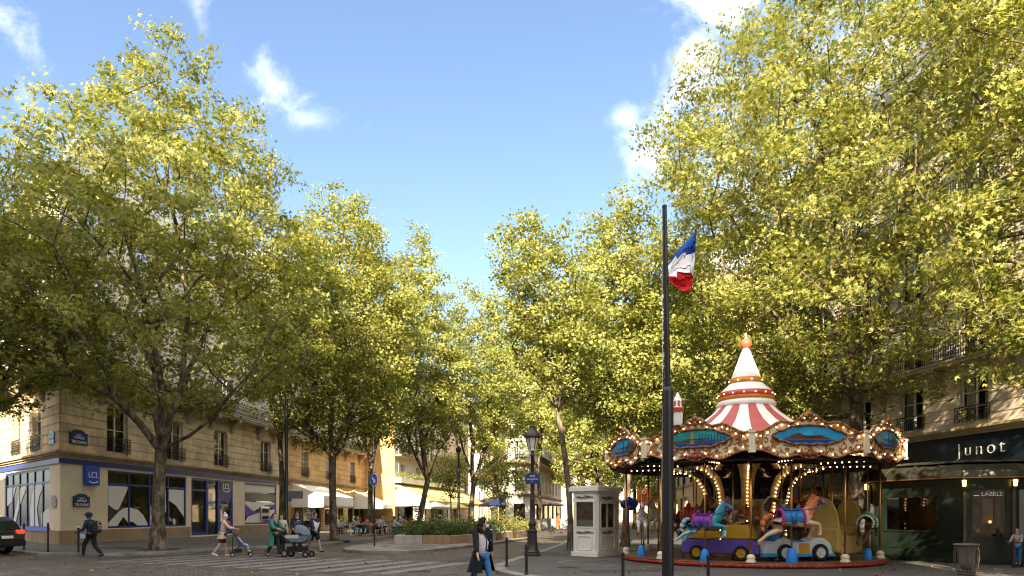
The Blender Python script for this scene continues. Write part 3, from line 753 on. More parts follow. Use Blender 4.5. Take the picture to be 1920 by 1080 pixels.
def wall(root, F, L, z0, z1, holes, mt, name='wall', depth=.3, courses=None, proud=.035, xs=0.0, xe=None):
    """a wall sheet with real openings, reveals and, where the stone is rusticated, raised courses"""
    xe = L if xe is None else xe
    us = sorted({xs, xe} | {a for h in holes for a in (h[0], h[1])}); zs = sorted({z0, z1} | {a for h in holes for a in (h[2], h[3])})
    m = MB(); m.M = F
    for i in range(len(us)-1):
        for j in range(len(zs)-1):
            uc, zc = (us[i]+us[i+1])/2, (zs[j]+zs[j+1])/2
            if any(h[0] < uc < h[1] and h[2] < zc < h[3] for h in holes): continue
            m.quad((us[i],0,zs[j]),(us[i+1],0,zs[j]),(us[i+1],0,zs[j+1]),(us[i],0,zs[j+1]))
    for (a, b, c, d_) in holes:
        m.quad((a,0,c),(a,depth,c),(a,depth,d_),(a,0,d_)); m.quad((b,0,c),(b,0,d_),(b,depth,d_),(b,depth,c))
        m.quad((a,0,d_),(a,depth,d_),(b,depth,d_),(b,0,d_)); m.quad((a,0,c),(b,0,c),(b,depth,c),(a,depth,c))
    if courses:
        ca, cb, ch = courses; z = ca; k = 0
        while z < cb-.1:
            top = min(z+ch-.045, cb)
            segs = [(xs, xe)]
            for (a, b, c, d_) in holes:
                if c < top-.02 and d_ > z+.02:
                    ns = []
                    for s0, s1 in segs:
                        if b <= s0 or a >= s1: ns.append((s0, s1)); continue
                        if a-.0 > s0: ns.append((s0, a-.0))
                        if b+.0 < s1: ns.append((b+.0, s1))
                    segs = ns
            for s0, s1 in segs:
                if s1-s0 <= .05: continue
                rb = random.Random(int(s0*100)+k*977); u = s0
                while u < s1-.01:
                    v = min(s1, u+rb.uniform(.8, 1.7)); v = s1 if s1-v < .4 else v
                    m.box(u, v-.008, -proud, .02, z, top, rb.choice((0,0,1,2))); u = v
            z += ch; k += 1
    return m.build(name, variants(mt) if courses else mt, root)
def band(root, F, a, b, z, h, out, mt, name='cornice', steps=2):
    m = MB(); m.M = F
    for k in range(steps): m.box(a-out*(k+1)/steps, b+out*(k+1)/steps, -out*(k+1)/steps, .01, z+h*k/steps, z+h*(k+1)/steps)
    return m.build(name, mt, root)
def add_window(root, F, u, z, w, h, style='tall', rail=None, shut=False, name='window'):
    o = put(name, win_mesh(w, h, style), root, F @ T(u, 0, z))
    if rail: put('railing', rail_mesh(rail[0], rail[1]), o, F @ T(u, rail[2], z+.02))
    if shut:
        put('shutter', shutter_mesh(w*.48, h-.05), o, F @ T(u+w/2+.02, 0, z+.02)); put('shutter', shutter_mesh(w*.48, h-.05), o, F @ T(u-w/2-.02-w*.48, 0, z+.02))
    return o
def consoles(root, F, us, z, mt, out=.8):
    for u in us:
        m = MB(); m.M = F @ T(u, 0, 0)
        pr = [(0,0),(-out*.95,0),(-out*.95,-.16),(-out*.7,-.32),(-out*.38,-.42),(-out*.25,-.75),(-out*.06,-1.0),(0,-1.05)]
        n = len(pr); vs = [(-.17, y, z+q_) for y, q_ in pr]+[(.17, y, z+q_) for y, q_ in pr]
        m.add(vs, [tuple(range(n)), tuple(range(2*n-1, n-1, -1))]+[(k, n+k, n+(k+1) % n, (k+1) % n) for k in range(n)])
        m.build('console', mt, root)
def balcony(root, F, a, b, z, out, mt, rich=True):
    m = MB(); m.M = F; m.box(a, b, -out, .01, z, z+.14); m.box(a-.03, b+.03, -out-.06, .0, z+.14, z+.22)
    bo = m.build('balcony', mt, root)
    put('railing', rail_mesh(b-a, 1.0, rich=rich), bo, F @ T((a+b)/2, -out+.08, z+.22))
    return bo
def mansard(root, pts, z, hgt, inset_d, mt):
    n = len(pts); A = pts; B = inset(pts, inset_d); m = MB()
    m.add([(x, y, z) for x, y in A]+[(x, y, z+hgt) for x, y in B], [(k, (k+1) % n, n+(k+1) % n, n+k) for k in range(n)]+[tuple(range(n, 2*n))])
    return m.build('roof', mt, root)
def chimney(root, x, y, z, mt):
    m = MB(); m.box(x-.9, x+.9, y-.35, y+.35, z, z+2.0)
    for k in range(4): m.tube((x-.6+.4*k, y, z+2.0), (x-.6+.4*k, y, z+2.6), .12)
    return m.build('chimney', mt, root)
def upper(root, F, L, z, nfl, fh, ucs, w, h, mt, bal=(), shut=False, xs=0):
    """the storeys above the first balcony"""
    holes = []; 
    for k in range(nfl):
        for u in ucs: holes.append((u-w/2, u+w/2, z+k*fh+.25, z+k*fh+.25+h))
    wall(root, F, L, z, z+nfl*fh, holes, mt, xs=xs)
    for k in range(nfl):
        zz = z+k*fh+.25
        for u in ucs:
            if k in bal: add_window(root, F, u, zz, w, h, 'tall', None, shut)
            else: add_window(root, F, u, zz, w, h, 'tall', (w+.1, .9, -.05), shut)
        if k in bal: balcony(root, F, .2, L-.2, zz-.24, .75, M['stone_trim'], rich=(k == 0))
        else: band(root, F, 0, L, zz-.22, .14, .09, M['stone_trim'], 'string_course', 1)
    band(root, F, 0, L, z+nfl*fh-.05, .5, .5, M['stone_trim'], 'cornice', 3)

# ---- the bank corner: two fronts, one facing the street, one the square
bank = thing('corner_building', 'tall stone corner building with a blue framed bank on its ground floor', 'building', (-22.5, 34, 0))
FA = frame(-22.5, 34, .12, 1.0)                          # street front, runs away from the corner
L1 = 25.6
dl = Vector((-1.12, 1.0)).normalized(); L0 = 22.0
FB = frame(-22.5+dl.x*L0, 34+dl.y*L0, -dl.x, -dl.y)      # square front, ends at the corner
def shopfront(root, F, L, openings, z0, z1, wallm, xs=0):
    wall(root, F, L, z0, z1, openings, wallm, 'shop_wall', depth=.25, xs=xs)
# ground floor (0.75 to 4.55)
opA = [(3.35,10.6,.85,4.05),(11.15,16.4,.22,4.05),(18.1,23.3,.85,4.05)]
shopfront(bank, FA, L1, opA, .1, 4.5, M['render_cream'])
for a_, b_ in ((-.03, 11.0), (16.5, 25.6)): m = MB(); m.M = FA; m.box(a_, b_, -.05, .0, .1, .8); m.build('plinth', M['plinth'], bank)
m = MB(); m.M = FB; m.box(0, 22.0, -.05, 0, .1, .8); m.build('plinth', M['plinth'], bank)
opB = [(2.0,9.0,.85,4.05),(11.0,20.2,.85,4.05)]
shopfront(bank, FB, L0, opB, .1, 4.5, M['render_cream'])
for F, L in ((FA, L1), (FB, L0)):
    m = MB(); m.M = F; m.box(-.02, L+.02, -.07, 0, 4.18, 4.44); m.build('fascia', M['bank_blue'], bank)
    band(bank, F, -.05, L+.05, 4.5, .32, .28, M['stone_trim'], 'cornice', 3)
def shop_window(root, F, a, b, c, d_, nmull, transom, fm, name='shop_window', room=None, depth=2.2, bars=.10):
    m = MB(); m.M = F; y = .1; f = bars
    m.box(a, a+f, y-.05, y+.05, c, d_, 0); m.box(b-f, b, y-.05, y+.05, c, d_, 0); m.box(a+f, b-f, y-.05, y+.05, d_-f, d_, 0); m.box(a+f, b-f, y-.05, y+.05, c, c+f, 0)
    for k in range(1, nmull):
        u = a+(b-a)*k/nmull; m.box(u-f/2, u+f/2, y-.045, y+.045, c+f, d_-f, 0)
    if transom: m.box(a+f, b-f, y-.04, y+.04, transom-f/2, transom+f/2, 0)
    m.quad((a+f,y,c+f),(b-f,y,c+f),(b-f,y,d_-f),(a+f,y,d_-f),1)
    e = .251
    m.quad((a,depth,c),(b,depth,c),(b,depth,d_),(a,depth,d_),2); m.quad((a,e,c),(a,depth,c),(a,depth,d_),(a,e,d_),2); m.quad((b,e,c),(b,depth,c),(b,depth,d_),(b,e,d_),2)
    m.quad((a,e,d_),(b,e,d_),(b,depth,d_),(a,depth,d_),2); m.quad((a,e,c),(b,e,c),(b,depth,c),(a,depth,c),3)
    return m.build(name, [fm, M['glass'], room or M['room_tan'], M['room']], root)
M['room_tan'] = mat('shop_interior', (.17, .13, .09), .9, var=.5, vscale=1.5)
M['room_warm'] = mat('warm_interior', (.22, .12, .05), .9, var=.5, vscale=1.2)
M['room_orange'] = mat('wood_panelled_interior', (.36, .18, .07), .8, var=.3, vscale=1)
def vinyl(root, F, polys, mt, y=.085):
    m = MB(); m.M = F
    for p in polys: m.slab(p, y-.006, y)
    return m.build('window_sticker', mt, root)
sw = shop_window(bank, FA, 3.35, 10.6, .85, 4.05, 4, 3.3, M['bank_blue'])
# white shapes stuck on the panes
vinyl(sw, FA, [[(3.5,3.2),(5.08,3.2),(5.05,3.05),(4.35,1.95),(4.1,1.85),(3.5,2.15)],
               [(3.5,.97),(3.5,1.15),(4.3,1.75),(4.7,1.95),(5.08,2.02),(5.08,1.15),(4.7,1.5),(4.2,.97)],
               [(5.22,2.02),(5.9,1.9),(6.4,1.6),(6.8,1.1),(6.8,.97),(5.9,.97),(5.5,1.2),(5.22,1.2)],
               [(8.85,3.2),(10.45,3.2),(10.45,1.45),(9.6,2.2),(8.85,2.5)], [(7.05,.97),(8.6,.97),(8.0,1.3),(7.05,1.6)]], M['white_vinyl'])
m = MB(); m.M = FA; m.box(7.35, 8.55, .07, .08, 1.75, 3.15); po = m.build('poster', M['white_vinyl'], sw)
M['poster_red'] = mat('poster_red_print', (.25, .03, .05), .6); M['poster_teal'] = mat('poster_green_print', (.18, .40, .36), .6)
m = MB(); m.M = FA
for i in range(2):
    for j in range(2): m.box(7.55+i*.45, 7.9+i*.45, .062, .069, 1.85+j*.32, 2.12+j*.32)
m.build('poster_print', M['poster_red'], po)
# entrance
ent = MB(); ent.M = FA
ent.box(11.15,11.3,.02,.2,.22,4.05); ent.box(12.9,13.15,.0,.2,.22,4.05); ent.box(14.35,14.6,.0,.2,.22,4.05); ent.box(16.2,16.4,.0,.2,.22,4.05); ent.box(11.3,16.2,.02,.18,3.9,4.05); ent.box(14.6,16.2,.02,.18,2.72,3.3); ent.box(11.3,12.9,.02,.16,.22,.42); ent.box(11.3,12.9,.03,.15,3.2,3.32)
eo = ent.build('entrance', M['bank_blue'], bank)
m = MB(); m.M = FA; m.quad((11.3,.1,.42),(12.9,.1,.42),(12.9,.1,3.9),(11.3,.1,3.9)); m.quad((13.15,.1,.22),(14.35,.1,.22),(14.35,.1,3.9),(13.15,.1,3.9)); m.quad((14.6,.1,.22),(16.2,.1,.22),(16.2,.1,3.9),(14.6,.1,3.9)); m.build('pane', M['glass'], eo)
m = MB(); m.M = FA; m.quad((11.15,2.2,.22),(16.4,2.2,.22),(16.4,2.2,4.05),(11.15,2.2,4.05)); m.quad((11.15,.251,.22),(11.15,2.2,.22),(11.15,2.2,4.05),(11.15,.251,4.05)); m.quad((16.4,.251,.22),(16.4,2.2,.22),(16.4,2.2,4.05),(16.4,.251,4.05)); m.quad((11.15,.251,4.05),(16.4,.251,4.05),(16.4,2.2,4.05),(11.15,2.2,4.05)); m.quad((11.15,.0,.221),(16.4,0,.221),(16.4,2.2,.221),(11.15,2.2,.221)); m.build('lobby', M['room_tan'], eo)
m = MB(); m.M = FA; m.box(14.62,14.78,.04,.12,.3,2.7); m.box(16.05,16.18,.04,.12,.3,2.7); m.box(14.78,16.05,.04,.12,2.56,2.7); m.box(14.78,16.05,.04,.12,.3,.5)
dr = m.build('door', M['bank_blue'], eo)
m = MB(); m.M = FA; m.tube((14.95,-.02,1.0),(14.95,-.02,2.2),.025); m.build('handle', M['white_paint'], dr)
# the name of the bank: projecting cube, entrance letters, small cube
def bank_sign(root, F, u, z, s, proud, nm='sign_cube'):
    m = MB(); m.M = F; m.box(u-s*.1, u+s*.1, -proud-s*.86, -proud, z, z+s) if proud > .05 else m.box(u-s/2, u+s/2, -.2, -.02, z, z+s)
    o = m.build(nm, M['bright_blue'], root, bevel=.02)
    return o
sg = bank_sign(bank, FA, 2.0, 3.15, 1.0, 0)
def smile(root, F, u, z, r, y):
    m = MB(); m.M = F
    ps = [(u+r*math.sin(t), y, z-r*.42*math.cos(t)) for t in np.linspace(-1.15, 1.15, 9)]
    m.path(ps, .03, 5); m.build('logo_stroke', M['white_letter'], root)
lettering('LCL', .44, M['white_letter'], sg, FA @ T(2.0, -.215, 3.68), .01); smile(sg, FA, 2.0, 3.42, .34, -.21)
m = MB(); m.M = FA; m.box(14.62,16.18,-.03,.02,3.34,3.9); sg2 = m.build('sign_board', M['plate_blue'], bank)
lettering('LCL', .52, M['white_letter'], sg2, FA @ T(15.4, -.045, 3.62), .01, 1.15); smile(sg2, FA, 15.4, 3.46, .5, -.04)
# cash machine window
sw = shop_window(bank, FA, 18.1, 23.3, .85, 4.05, 1, 0, M['bank_blue'], bars=.14)
vinyl(sw, FA, [[(18.25,3.4),(23.15,3.4),(23.15,3.9),(18.25,3.9)], [(18.25,2.6),(23.15,2.6),(23.15,2.1),(21.2,2.3),(19.6,1.85),(18.25,2.45)], [(18.25,.99),(21.0,.99),(23.15,1.75),(23.15,2.05),(21.5,1.95),(18.7,1.45)]], M['white_vinyl'])
vinyl(sw, FA, [[(18.25,1.5),(18.7,1.5),(21.5,1.99),(19.6,1.83),(18.25,2.42)], [(21.2,2.28),(23.15,2.08),(23.15,2.45),(21.6,2.4)], [(21.05,.99),(23.15,.99),(23.15,1.7)]], M['violet_vinyl'], .084)
m = MB(); m.M = FA; m.box(18.24,23.16,.05,.079,2.7,3.3); m.build('grey_band', M['dark_metal'], sw)
m = MB(); m.M = FA; m.box(20.6,22.0,-.05,.08,1.2,2.25); at_ = m.build('cash_machine', M['steel'], sw)
m = MB(); m.M = FA; m.box(20.75,21.85,-.06,-.049,1.75,2.1); m.box(20.8,21.8,-.09,-.05,1.25,1.5); m.build('screen', M['black'], at_)
# projecting small cube sign further along
m = MB(); m.M = FA; m.box(24.55,24.7,-.75,-.1,2.75,3.4); m.box(24.6,24.65,-.1,0,3.0,3.1); s3 = m.build('projecting_sign', M['bright_blue'], bank)
lettering('LCL', .26, M['white_letter'], s3, FA @ T(24.54, -.43, 3.08) @ RZ(R(-90)), .01)
# the square front
sw = shop_window(bank, FB, 11.0, 20.2, .85, 4.05, 6, 3.3, M['bank_blue'], room=M['room_orange'])
def arcband(cx, cz, r0, r1, t0, t1, n=8):
    return [(cx+r1*math.cos(R(t0+(t1-t0)*k/n)), cz+r1*math.sin(R(t0+(t1-t0)*k/n))) for k in range(n+1)]+[(cx+r0*math.cos(R(t1-(t1-t0)*k/n)), cz+r0*math.sin(R(t1-(t1-t0)*k/n))) for k in range(n+1)]
vinyl(sw, FB, [[(11.2,3.2),(13.2,3.2),(12.4,2.4),(11.2,2.1)], [(14.3,3.2),(15.6,3.2),(14.0,2.1),(13.0,.97),(12.4,.97),(13.2,2.0)],
               [(17.3,3.2),(18.9,3.2),(18.0,2.6),(17.55,1.9),(17.9,.97),(16.3,.97),(16.2,1.9),(16.6,2.7)], [(18.5,.97),(20.05,.97),(19.8,2.0),(18.3,1.6)]], M['white_vinyl'])
m = MB(); m.M = FB; m.box(10.9,20.3,-.08,.06,.72,.9); m.build('sill', M['bright_blue'], bank)
shop_window(bank, FB, 2.0, 9.0, .85, 4.05, 4, 3.3, M['bank_blue'])
# first storey with its rusticated courses and wrought iron
ucA = [4.1, 9.35, 14.7, 21.4]; ucB = [4, 8.6, 13.9, 18.0]
for F, L, ucs in ((FA, L1, ucA), (FB, L0, ucB)):
    hol = [(u-.85, u+.85, 5.0, 7.55) for u in ucs]
    wall(bank, F, L, 4.82, 8.5, hol, M['stone'], courses=(4.84, 8.3, .46))
    for u in ucs: add_window(bank, F, u, 5.0, 1.7, 2.55, 'tall' if F is FB else random.choice(['tall','open']), (1.9, .85, -.12))
    consoles(bank, F, [u+s for u in ucs for s in (-1.35, 1.35)], 8.48, M['stone_trim'], .85)
    upper(bank, F, L, 8.5, 3, 3.35, ucs if F is FB else [2.4, 6.6, 11.4, 15.6, 20, 23.6], 1.5, 2.6, M['stone_pale'], bal=(0, 3), shut=F is FA)
cpts = [(-22.5,34), tuple((FA @ Vector((L1,0,0))).xy), tuple((FA @ Vector((L1,14,0))).xy), tuple((FB @ Vector((0,12,0))).xy), tuple((FB @ Vector((0,0,0))).xy)]
mansard(bank, cpts, 18.95, 3.8, 2.0, M['zinc'])
m = MB(); m.M = FA; m.box(L1-.02,L1,0,14,0,18.9); m.M = FB; m.box(0,.02,0,12,0,18.9); m.build('party_wall', M['stone_pale'], bank)
# enamel street plates
def plate(root, F, u, z, w, h, lines, sizes, fm=None, arch=True, nm='street_plate'):
    m = MB(); m.M = F
    top = [(u+w/2*math.cos(t)*.72, z+h+h*.26*math.sin(t)) for t in np.linspace(0, PI, 9)] if arch else []
    out = [(u-w/2, z), (u+w/2, z), (u+w/2, z+h)]+top+[(u-w/2, z+h)]
    m.slab(out, -.075, -.04); o = m.build(nm, fm or M['plate_green'], root)
    m = MB(); m.M = F; c = (u, z+h*.5)
    m.slab([(c[0]+(p[0]-c[0])*.92, c[1]+(p[1]-c[1])*.90) for p in out], -.082, -.076); f2 = m.build('enamel_face', M['plate_blue'], o)
    zz = z+h*.82
    for t, s in zip(lines, sizes):
        lettering(t, s, M['white_letter'], f2, F @ T(u, -.088, zz), .004); zz -= s*1.15
    return o
plate(bank, FA, 1.15, 5.2, 1.25, .62, ['9e Arr\u1d57', 'AVENUE', 'TRUDAINE'], [.13,.2,.22])
plate(bank, FA, 1.35, 2.0, 1.15, .55, ['9e Arr\u1d57', 'AVENUE', 'TRUDAINE'], [.12,.18,.2])
plate(bank, FB, L0-1.2, 5.2, .9, .55, ['RUE', 'DES MARTYRS'], [.16,.13], M['bright_blue'])
plate(bank, FB, L0-.95, 2.0, .75, .5, ['RUE', 'DES MARTYRS'], [.14,.11], M['white_vinyl'])

# ---- golden cafe building next door
gx, gy = (FA @ Vector((L1, 0, 0))).xy
gold = thing('cafe_building', 'golden stone building above the first cafe terrace', 'building', (gx, gy, 0))
FG = frame(gx, gy, .115, 1.0); LG = 28.5
wall(gold, FG, LG, .1, 4.5, [(1.2,7.2,.3,3.6),(8.2,13.6,.3,3.6),(14.6,20.4,.3,3.6),(21.6,27.6,.3,3.6)], M['stone_gold'])
M['cafe_frame'] = mat('cafe_cream_frame', (.52, .40, .22), .5, var=.1)
for a, b in ((1.2,7.2),(8.2,13.6),(14.6,20.4),(21.6,27.6)):
    shop_window(gold, FG, a, b, .3, 3.6, 3, 2.9, M['cafe_frame'], room=M['room_warm'], depth=1.5)
band(gold, FG, 0, LG, 4.5, .3, .3, M['stone_trim'], 'cornice', 3)
ug = [3.4, 9.3, 16.0, 22.6]
wall(gold, FG, LG, 4.8, 8.3, [(u-.75,u+.75,5.05,7.4) for u in ug], M['stone_gold'], courses=(4.85,8.1,.5), proud=.03)
for u in ug: add_window(gold, FG, u, 5.05, 1.5, 2.35, 'small', (1.7,.9,-.1))
consoles(gold, FG, [1.4,5.6,7.3,11.4,13.8,18.2,20.4,25], 8.28, M['stone_gold'], .9)
upper(gold, FG, LG, 8.3, 4, 3.2, [3.4, 9.3, 16.0, 22.6, 26.6], 1.5, 2.5, M['stone_pale'], bal=(0, 3), shut=True)
gp = [(gx, gy), tuple((FG @ Vector((LG,0,0))).xy), tuple((FG @ Vector((LG,13,0))).xy), tuple((FG @ Vector((0,13,0))).xy)]
mansard(gold, gp, 21.6, 4, 2, M['zinc'])
m = MB(); m.M = FG; m.box(LG-.02,LG,0,13,0,21.6); m.box(0,.02,0,13,0,21.6); m.build('party_wall', M['stone_pale'], gold)

# ---- yellow cafe building
yel = thing('yellow_cafe_building', 'pale building with the yellow awninged cafe on its ground floor', 'building', (-13.6, 79, 0))
FY = frame(-13.6, 79, .2, 1.0); LY = 33
m = MB(); m.M = FY; m.box(0,.02,0,12,0,20); m.build('party_wall', M['stone_gold'], yel)
wall(yel, FY, LY, .1, 4.6, [(1,9,.3,3.6),(10,18,.3,3.6),(19,27,.3,3.6)], M['stone_pale'])
for a, b in ((1,9),(10,18),(19,27)): shop_window(yel, FY, a, b, .3, 3.6, 3, 2.9, M['dark_metal'], room=M['room_warm'], depth=1.5)
band(yel, FY, 0, LY, 4.6, .3, .3, M['stone_trim'], 'cornice', 2)
upper(yel, FY, LY, 4.9, 4, 3.5, [2.6,8,14,20,26,31], 1.4, 2.5, M['stone_pale'], bal=(1,), shut=True)
yp = [(-13.6,79), tuple((FY @ Vector((LY,0,0))).xy), tuple((FY @ Vector((LY,12,0))).xy), tuple((FY @ Vector((0,12,0))).xy)]
mansard(yel, yp, 19, 4, 2, M['zinc'])

# ---- white wedge-shaped corner building down the street
wx, wy = xz(972, 80), 80
wed = thing('white_corner_building', 'white cornered building with shop door where the street divides', 'building', (wx, wy, 0))
c1 = (xz(952, 79), 79); c2 = (xz(997, 80), 80)
FW0 = frame(c1[0], c1[1], c2[0]-c1[0], c2[1]-c1[1]); LW0 = math.hypot(c2[0]-c1[0], c2[1]-c1[1])
FWr = frame(c2[0], c2[1], .17, 1.0); LWr = 36
e_ = (c1[0]-.13*38, c1[1]+38); FWl = frame(e_[0], e_[1], c1[0]-e_[0], c1[1]-e_[1]); LWl = math.hypot(c1[0]-e_[0], c1[1]-e_[1])
M['white_stone'] = stone_mat('white_corner_stone', (.62, .57, .50), (.48, .43, .37))
wall(wed, FW0, LW0, 0, 3.9, [(.75,2.15,.1,2.9)], M['white_stone'])
dw = shop_window(wed, FW0, .75, 2.15, .1, 2.9, 2, 2.4, M['dark_metal'], 'door', depth=1.2)
for F, L, n in ((FWr, LWr, 6), (FWl, LWl, 6)):
    hs = [(1+k*(L-1)/n, 1+(k+.78)*(L-1)/n, .5, 3.0) for k in range(n)]
    wall(wed, F, L, 0, 3.9, hs, M['white_stone'])
    for a, b, c, d_ in hs: shop_window(wed, F, a, b, c, d_, 2, 0, M['dark_metal'], depth=1.2)
    us = [1.8+k*(L-2)/8 for k in range(8)]
    wall(wed, F, L, 3.9, 7.6, [(u-.6,u+.6,4.5,6.7) for u in us], M['white_stone'])
    for u in us: add_window(wed, F, u, 4.5, 1.2, 2.2, 'tall', None, True)
    band(wed, F, 0, L, 3.8, .3, .3, M['stone_trim'], 'string_course', 2)
    band(wed, F, 0, L, 7.3, .4, .6, M['stone_gold'], 'cornice', 3)
    upper(wed, F, L, 7.6, 3, 3.3, us, 1.2, 2.3, M['white_stone'], bal=(0,))
wall(wed, FW0, LW0, 3.9, 17.5, [(.9,2.0,z,z+2.2) for z in (4.5,8.0,11.3,14.5)], M['white_stone'])
for z in (4.5,8.0,11.3,14.5): add_window(wed, FW0, 1.45, z, 1.1, 2.2, 'tall', (1.2,.9,-.05))
band(wed, FW0, 0, LW0, 3.8, .3, .3, M['stone_trim'], 'string_course', 2); band(wed, FW0, 0, LW0, 7.3, .4, .6, M['stone_gold'], 'cornice', 3)
mansard(wed, [c1, c2, tuple((FWr @ Vector((LWr,0,0))).xy), e_], 17.5, 4, 1.2, M['zinc'])
M['awn_blue'] = mat('blue_awning_canvas', (.006, .016, .075), .8); M['awn_pink'] = mat('pale_pink_awning_canvas', (.62, .45, .42), .8); M['awn_white'] = mat('white_awning_canvas', (.80, .76, .68), .8, var=.05)
M['awn_yellow'] = mat('straw_yellow_awning_canvas', (.62, .52, .22), .8, var=.15)
def awning(root, F, a, b, zt, zb, out, mt, sides=True, val=.28, nm='awning'):
    m = MB(); m.M = F
    t = .03
    m.add([(a,-.02,zt),(b,-.02,zt),(b,-out,zb),(a,-out,zb),(a,-.02,zt-t),(b,-.02,zt-t),(b,-out,zb-t),(a,-out,zb-t)], [(0,1,2,3),(7,6,5,4),(0,3,7,4),(1,5,6,2)], 0)
    n = int((b-a)/.3)
    for k in range(n):
        u = a+(b-a)*k/n; u2 = a+(b-a)*(k+1)/n; um = (u+u2)/2
        m.add([(u,-out,zb-t),(u2,-out,zb-t),(u2,-out-.01,zb-val*.75),(um,-out-.012,zb-val),(u,-out-.01,zb-val*.75)], [(0,1,2,3,4)], 0)
    if sides:
        for u in (a, b): m.add([(u,-.02,zt-t),(u,-out,zb-t),(u,-out,zb-val),(u,-.02,zb-val)], [(0,1,2,3)], 0)
    o = m.build(nm, mt, root)
    m = MB(); m.M = F
    for u in (a+.1, b-.1): m.tube((u,0,zb-.1),(u,-out,zb-.06),.025)
    m.build('awning_arm', M['white_paint'], o)
    return o
awning(wed, FWr, .6, 22, 3.7, 3.1, 1.8, M['awn_pink'], val=.22); awning(wed, FWl, LWl-16, LWl-2, 3.8, 3.0, 2.0, M['awn_blue'], val=.3)
# cafe awnings
awning(gold, FG, .5, 8.0, 4.35, 3.25, 3.0, M['awn_white'], val=1.0); awning(gold, FG, 16.6, 25.5, 4.2, 2.75, 3.3, M['awn_white'], val=.5)
tag(gold.children[-1])
# yellow cafe veranda: roof edge planted with flowers
m = MB(); m.M = FY; m.box(-.4, 27, -1.0, .0, 5.3, 5.9); vb = m.build('planter_box', M['white_paint'], yel)
awning(yel, FY, .2, 27, 5.3, 3.2, 4.2, M['awn_yellow'], val=.35)
m = MB(); m.M = FY; m.add([(.1,-.02,5.25),(.1,-4.2,3.25),(.1,-4.2,2.6),(.1,-.02,2.6)], [(0,1,2,3)], 0); m.build('side_curtain', M['awn_white'], yel)
m = MB(); m.M = FY
for u in (.2, 6, 12, 18, 24): m.box(u-.08, u+.08, -4.15, -4.0, .1, 3.2)
M['yellow_post'] = mat('yellow_painted_post', (.50, .30, .02), .5); m.build('veranda_post', M['yellow_post'], yel)
# flat board with dark marks by the cafe
m = MB(); m.M = FY; m.box(.12,.16,-3.6,-2.2,.9,2.5)
bd = m.build('menu_board', M['white_vinyl'], yel)
m = MB(); m.M = FY
for k, (z, w_) in enumerate(((2.2,.42),(1.95,.5),(1.6,.36),(1.4,.52),(1.1,.3))):
    m.box(.10,.119,-2.9-w_,-2.9+w_,z,z+.1)
m.build('board_print', M['black'], bd)

# ---- estate agents' building on the right
far = Vector((.379*44, 44)); near_d = Vector((.1875, -1.0)).normalized()
rig = thing('estate_agent_building', 'sunlit stone building with navy fascia behind the carousel', 'building', (far.x, far.y, 0))
FR = frame(far.x, far.y, near_d.x, near_d.y); LR = 40
M['navy'] = mat('navy_shop_fascia', (.006, .012, .022), .35, var=.3, vscale=2, spec=.4)
wall(rig, FR, LR, .1, 5.0, [(3,8,.3,3.3),(9.5,13.5,.3,3.3)], M['navy'])
for a, b in ((3,8),(9.5,13.5)): shop_window(rig, FR, a, b, .3, 3.3, 2, 0, M['dark_metal'], depth=1.5)
band(rig, FR, 0, LR, 5.0, .34, .3, M['stone_trim'], 'cornice', 3)
ur = [1.6+k*3.45 for k in range(11)]
wall(rig, FR, LR, 5.34, 8.0, [(u-.75,u+.75,5.5,7.5) for u in ur], M['stone_pale'], courses=(5.36,7.9,.44))
for u in ur: add_window(rig, FR, u, 5.5, 1.5, 2.0, 'tall', (1.75,.7,-.1))
consoles(rig, FR, [u+1.7 for u in ur[:-1]], 7.98, M['stone_trim'], .8)
upper(rig, FR, LR, 8.0, 4, 3.3, ur, 1.45, 2.6, M['stone_pale'], bal=(0,2), shut=True)
d2 = Vector((1.0, .3)).normalized(); FR2 = frame(far.x+d2.x*16, far.y+d2.y*16, -d2.x, -d2.y)
wall(rig, FR2, 16, .1, 5.0, [], M['navy']); wall(rig, FR2, 16, 5.0, 21.2, [(u-.7,u+.7,z,z+2.4) for u in (3,8,13) for z in (5.5,9,12.3,15.6)], M['stone_pale'])
for u in (3,8,13):
    for z in (5.5,9,12.3,15.6): add_window(rig, FR2, u, z, 1.4, 2.4, 'tall', (1.5,.9,-.05))
nr = FR @ Vector((LR,0,0)); nb = FR @ Vector((LR,14,0))
mansard(rig, [tuple(far), tuple(nr.xy), tuple(nb.xy), (far.x+d2.x*16, far.y+d2.y*16)][::-1], 21.2, 4.5, 2.2, M['zinc'])
lettering('Junot', .80, M['white_letter'], rig, FR @ T(15.75, -.03, 4.36), .02, 1.38, thin=.018)
# ---- row of buildings further down on the right, seen in gaps between the leaves
row = thing('apartment_block', 'pale apartment block beyond the trees right of the street', 'building', (14, 62, 0))
FQ = frame(20, 100, -.12, -1.0); LQ = 46
wall(row, FQ, LQ, 0, 4, [(2+k*7,7+k*7,.4,3.2) for k in range(6)], M['stone'])
for k in range(6): shop_window(row, FQ, 2+k*7, 7+k*7, .4, 3.2, 2, 0, M['dark_metal'], depth=1.2)
upper(row, FQ, LQ, 4, 5, 3.3, [2.5+k*4.2 for k in range(11)], 1.4, 2.5, M['stone_pale'], bal=(1,4), shut=True)
qp = [tuple((FQ @ Vector((a,b,0))).xy) for a, b in ((0,0),(LQ,0),(LQ,13),(0,13))]
mansard(row, qp, 20.5, 4, 2, M['zinc'])
m = MB(); m.M = FQ; m.box(LQ-.02,LQ,0,13,0,20.5); m.build('party_wall', M['stone_gold'], row)
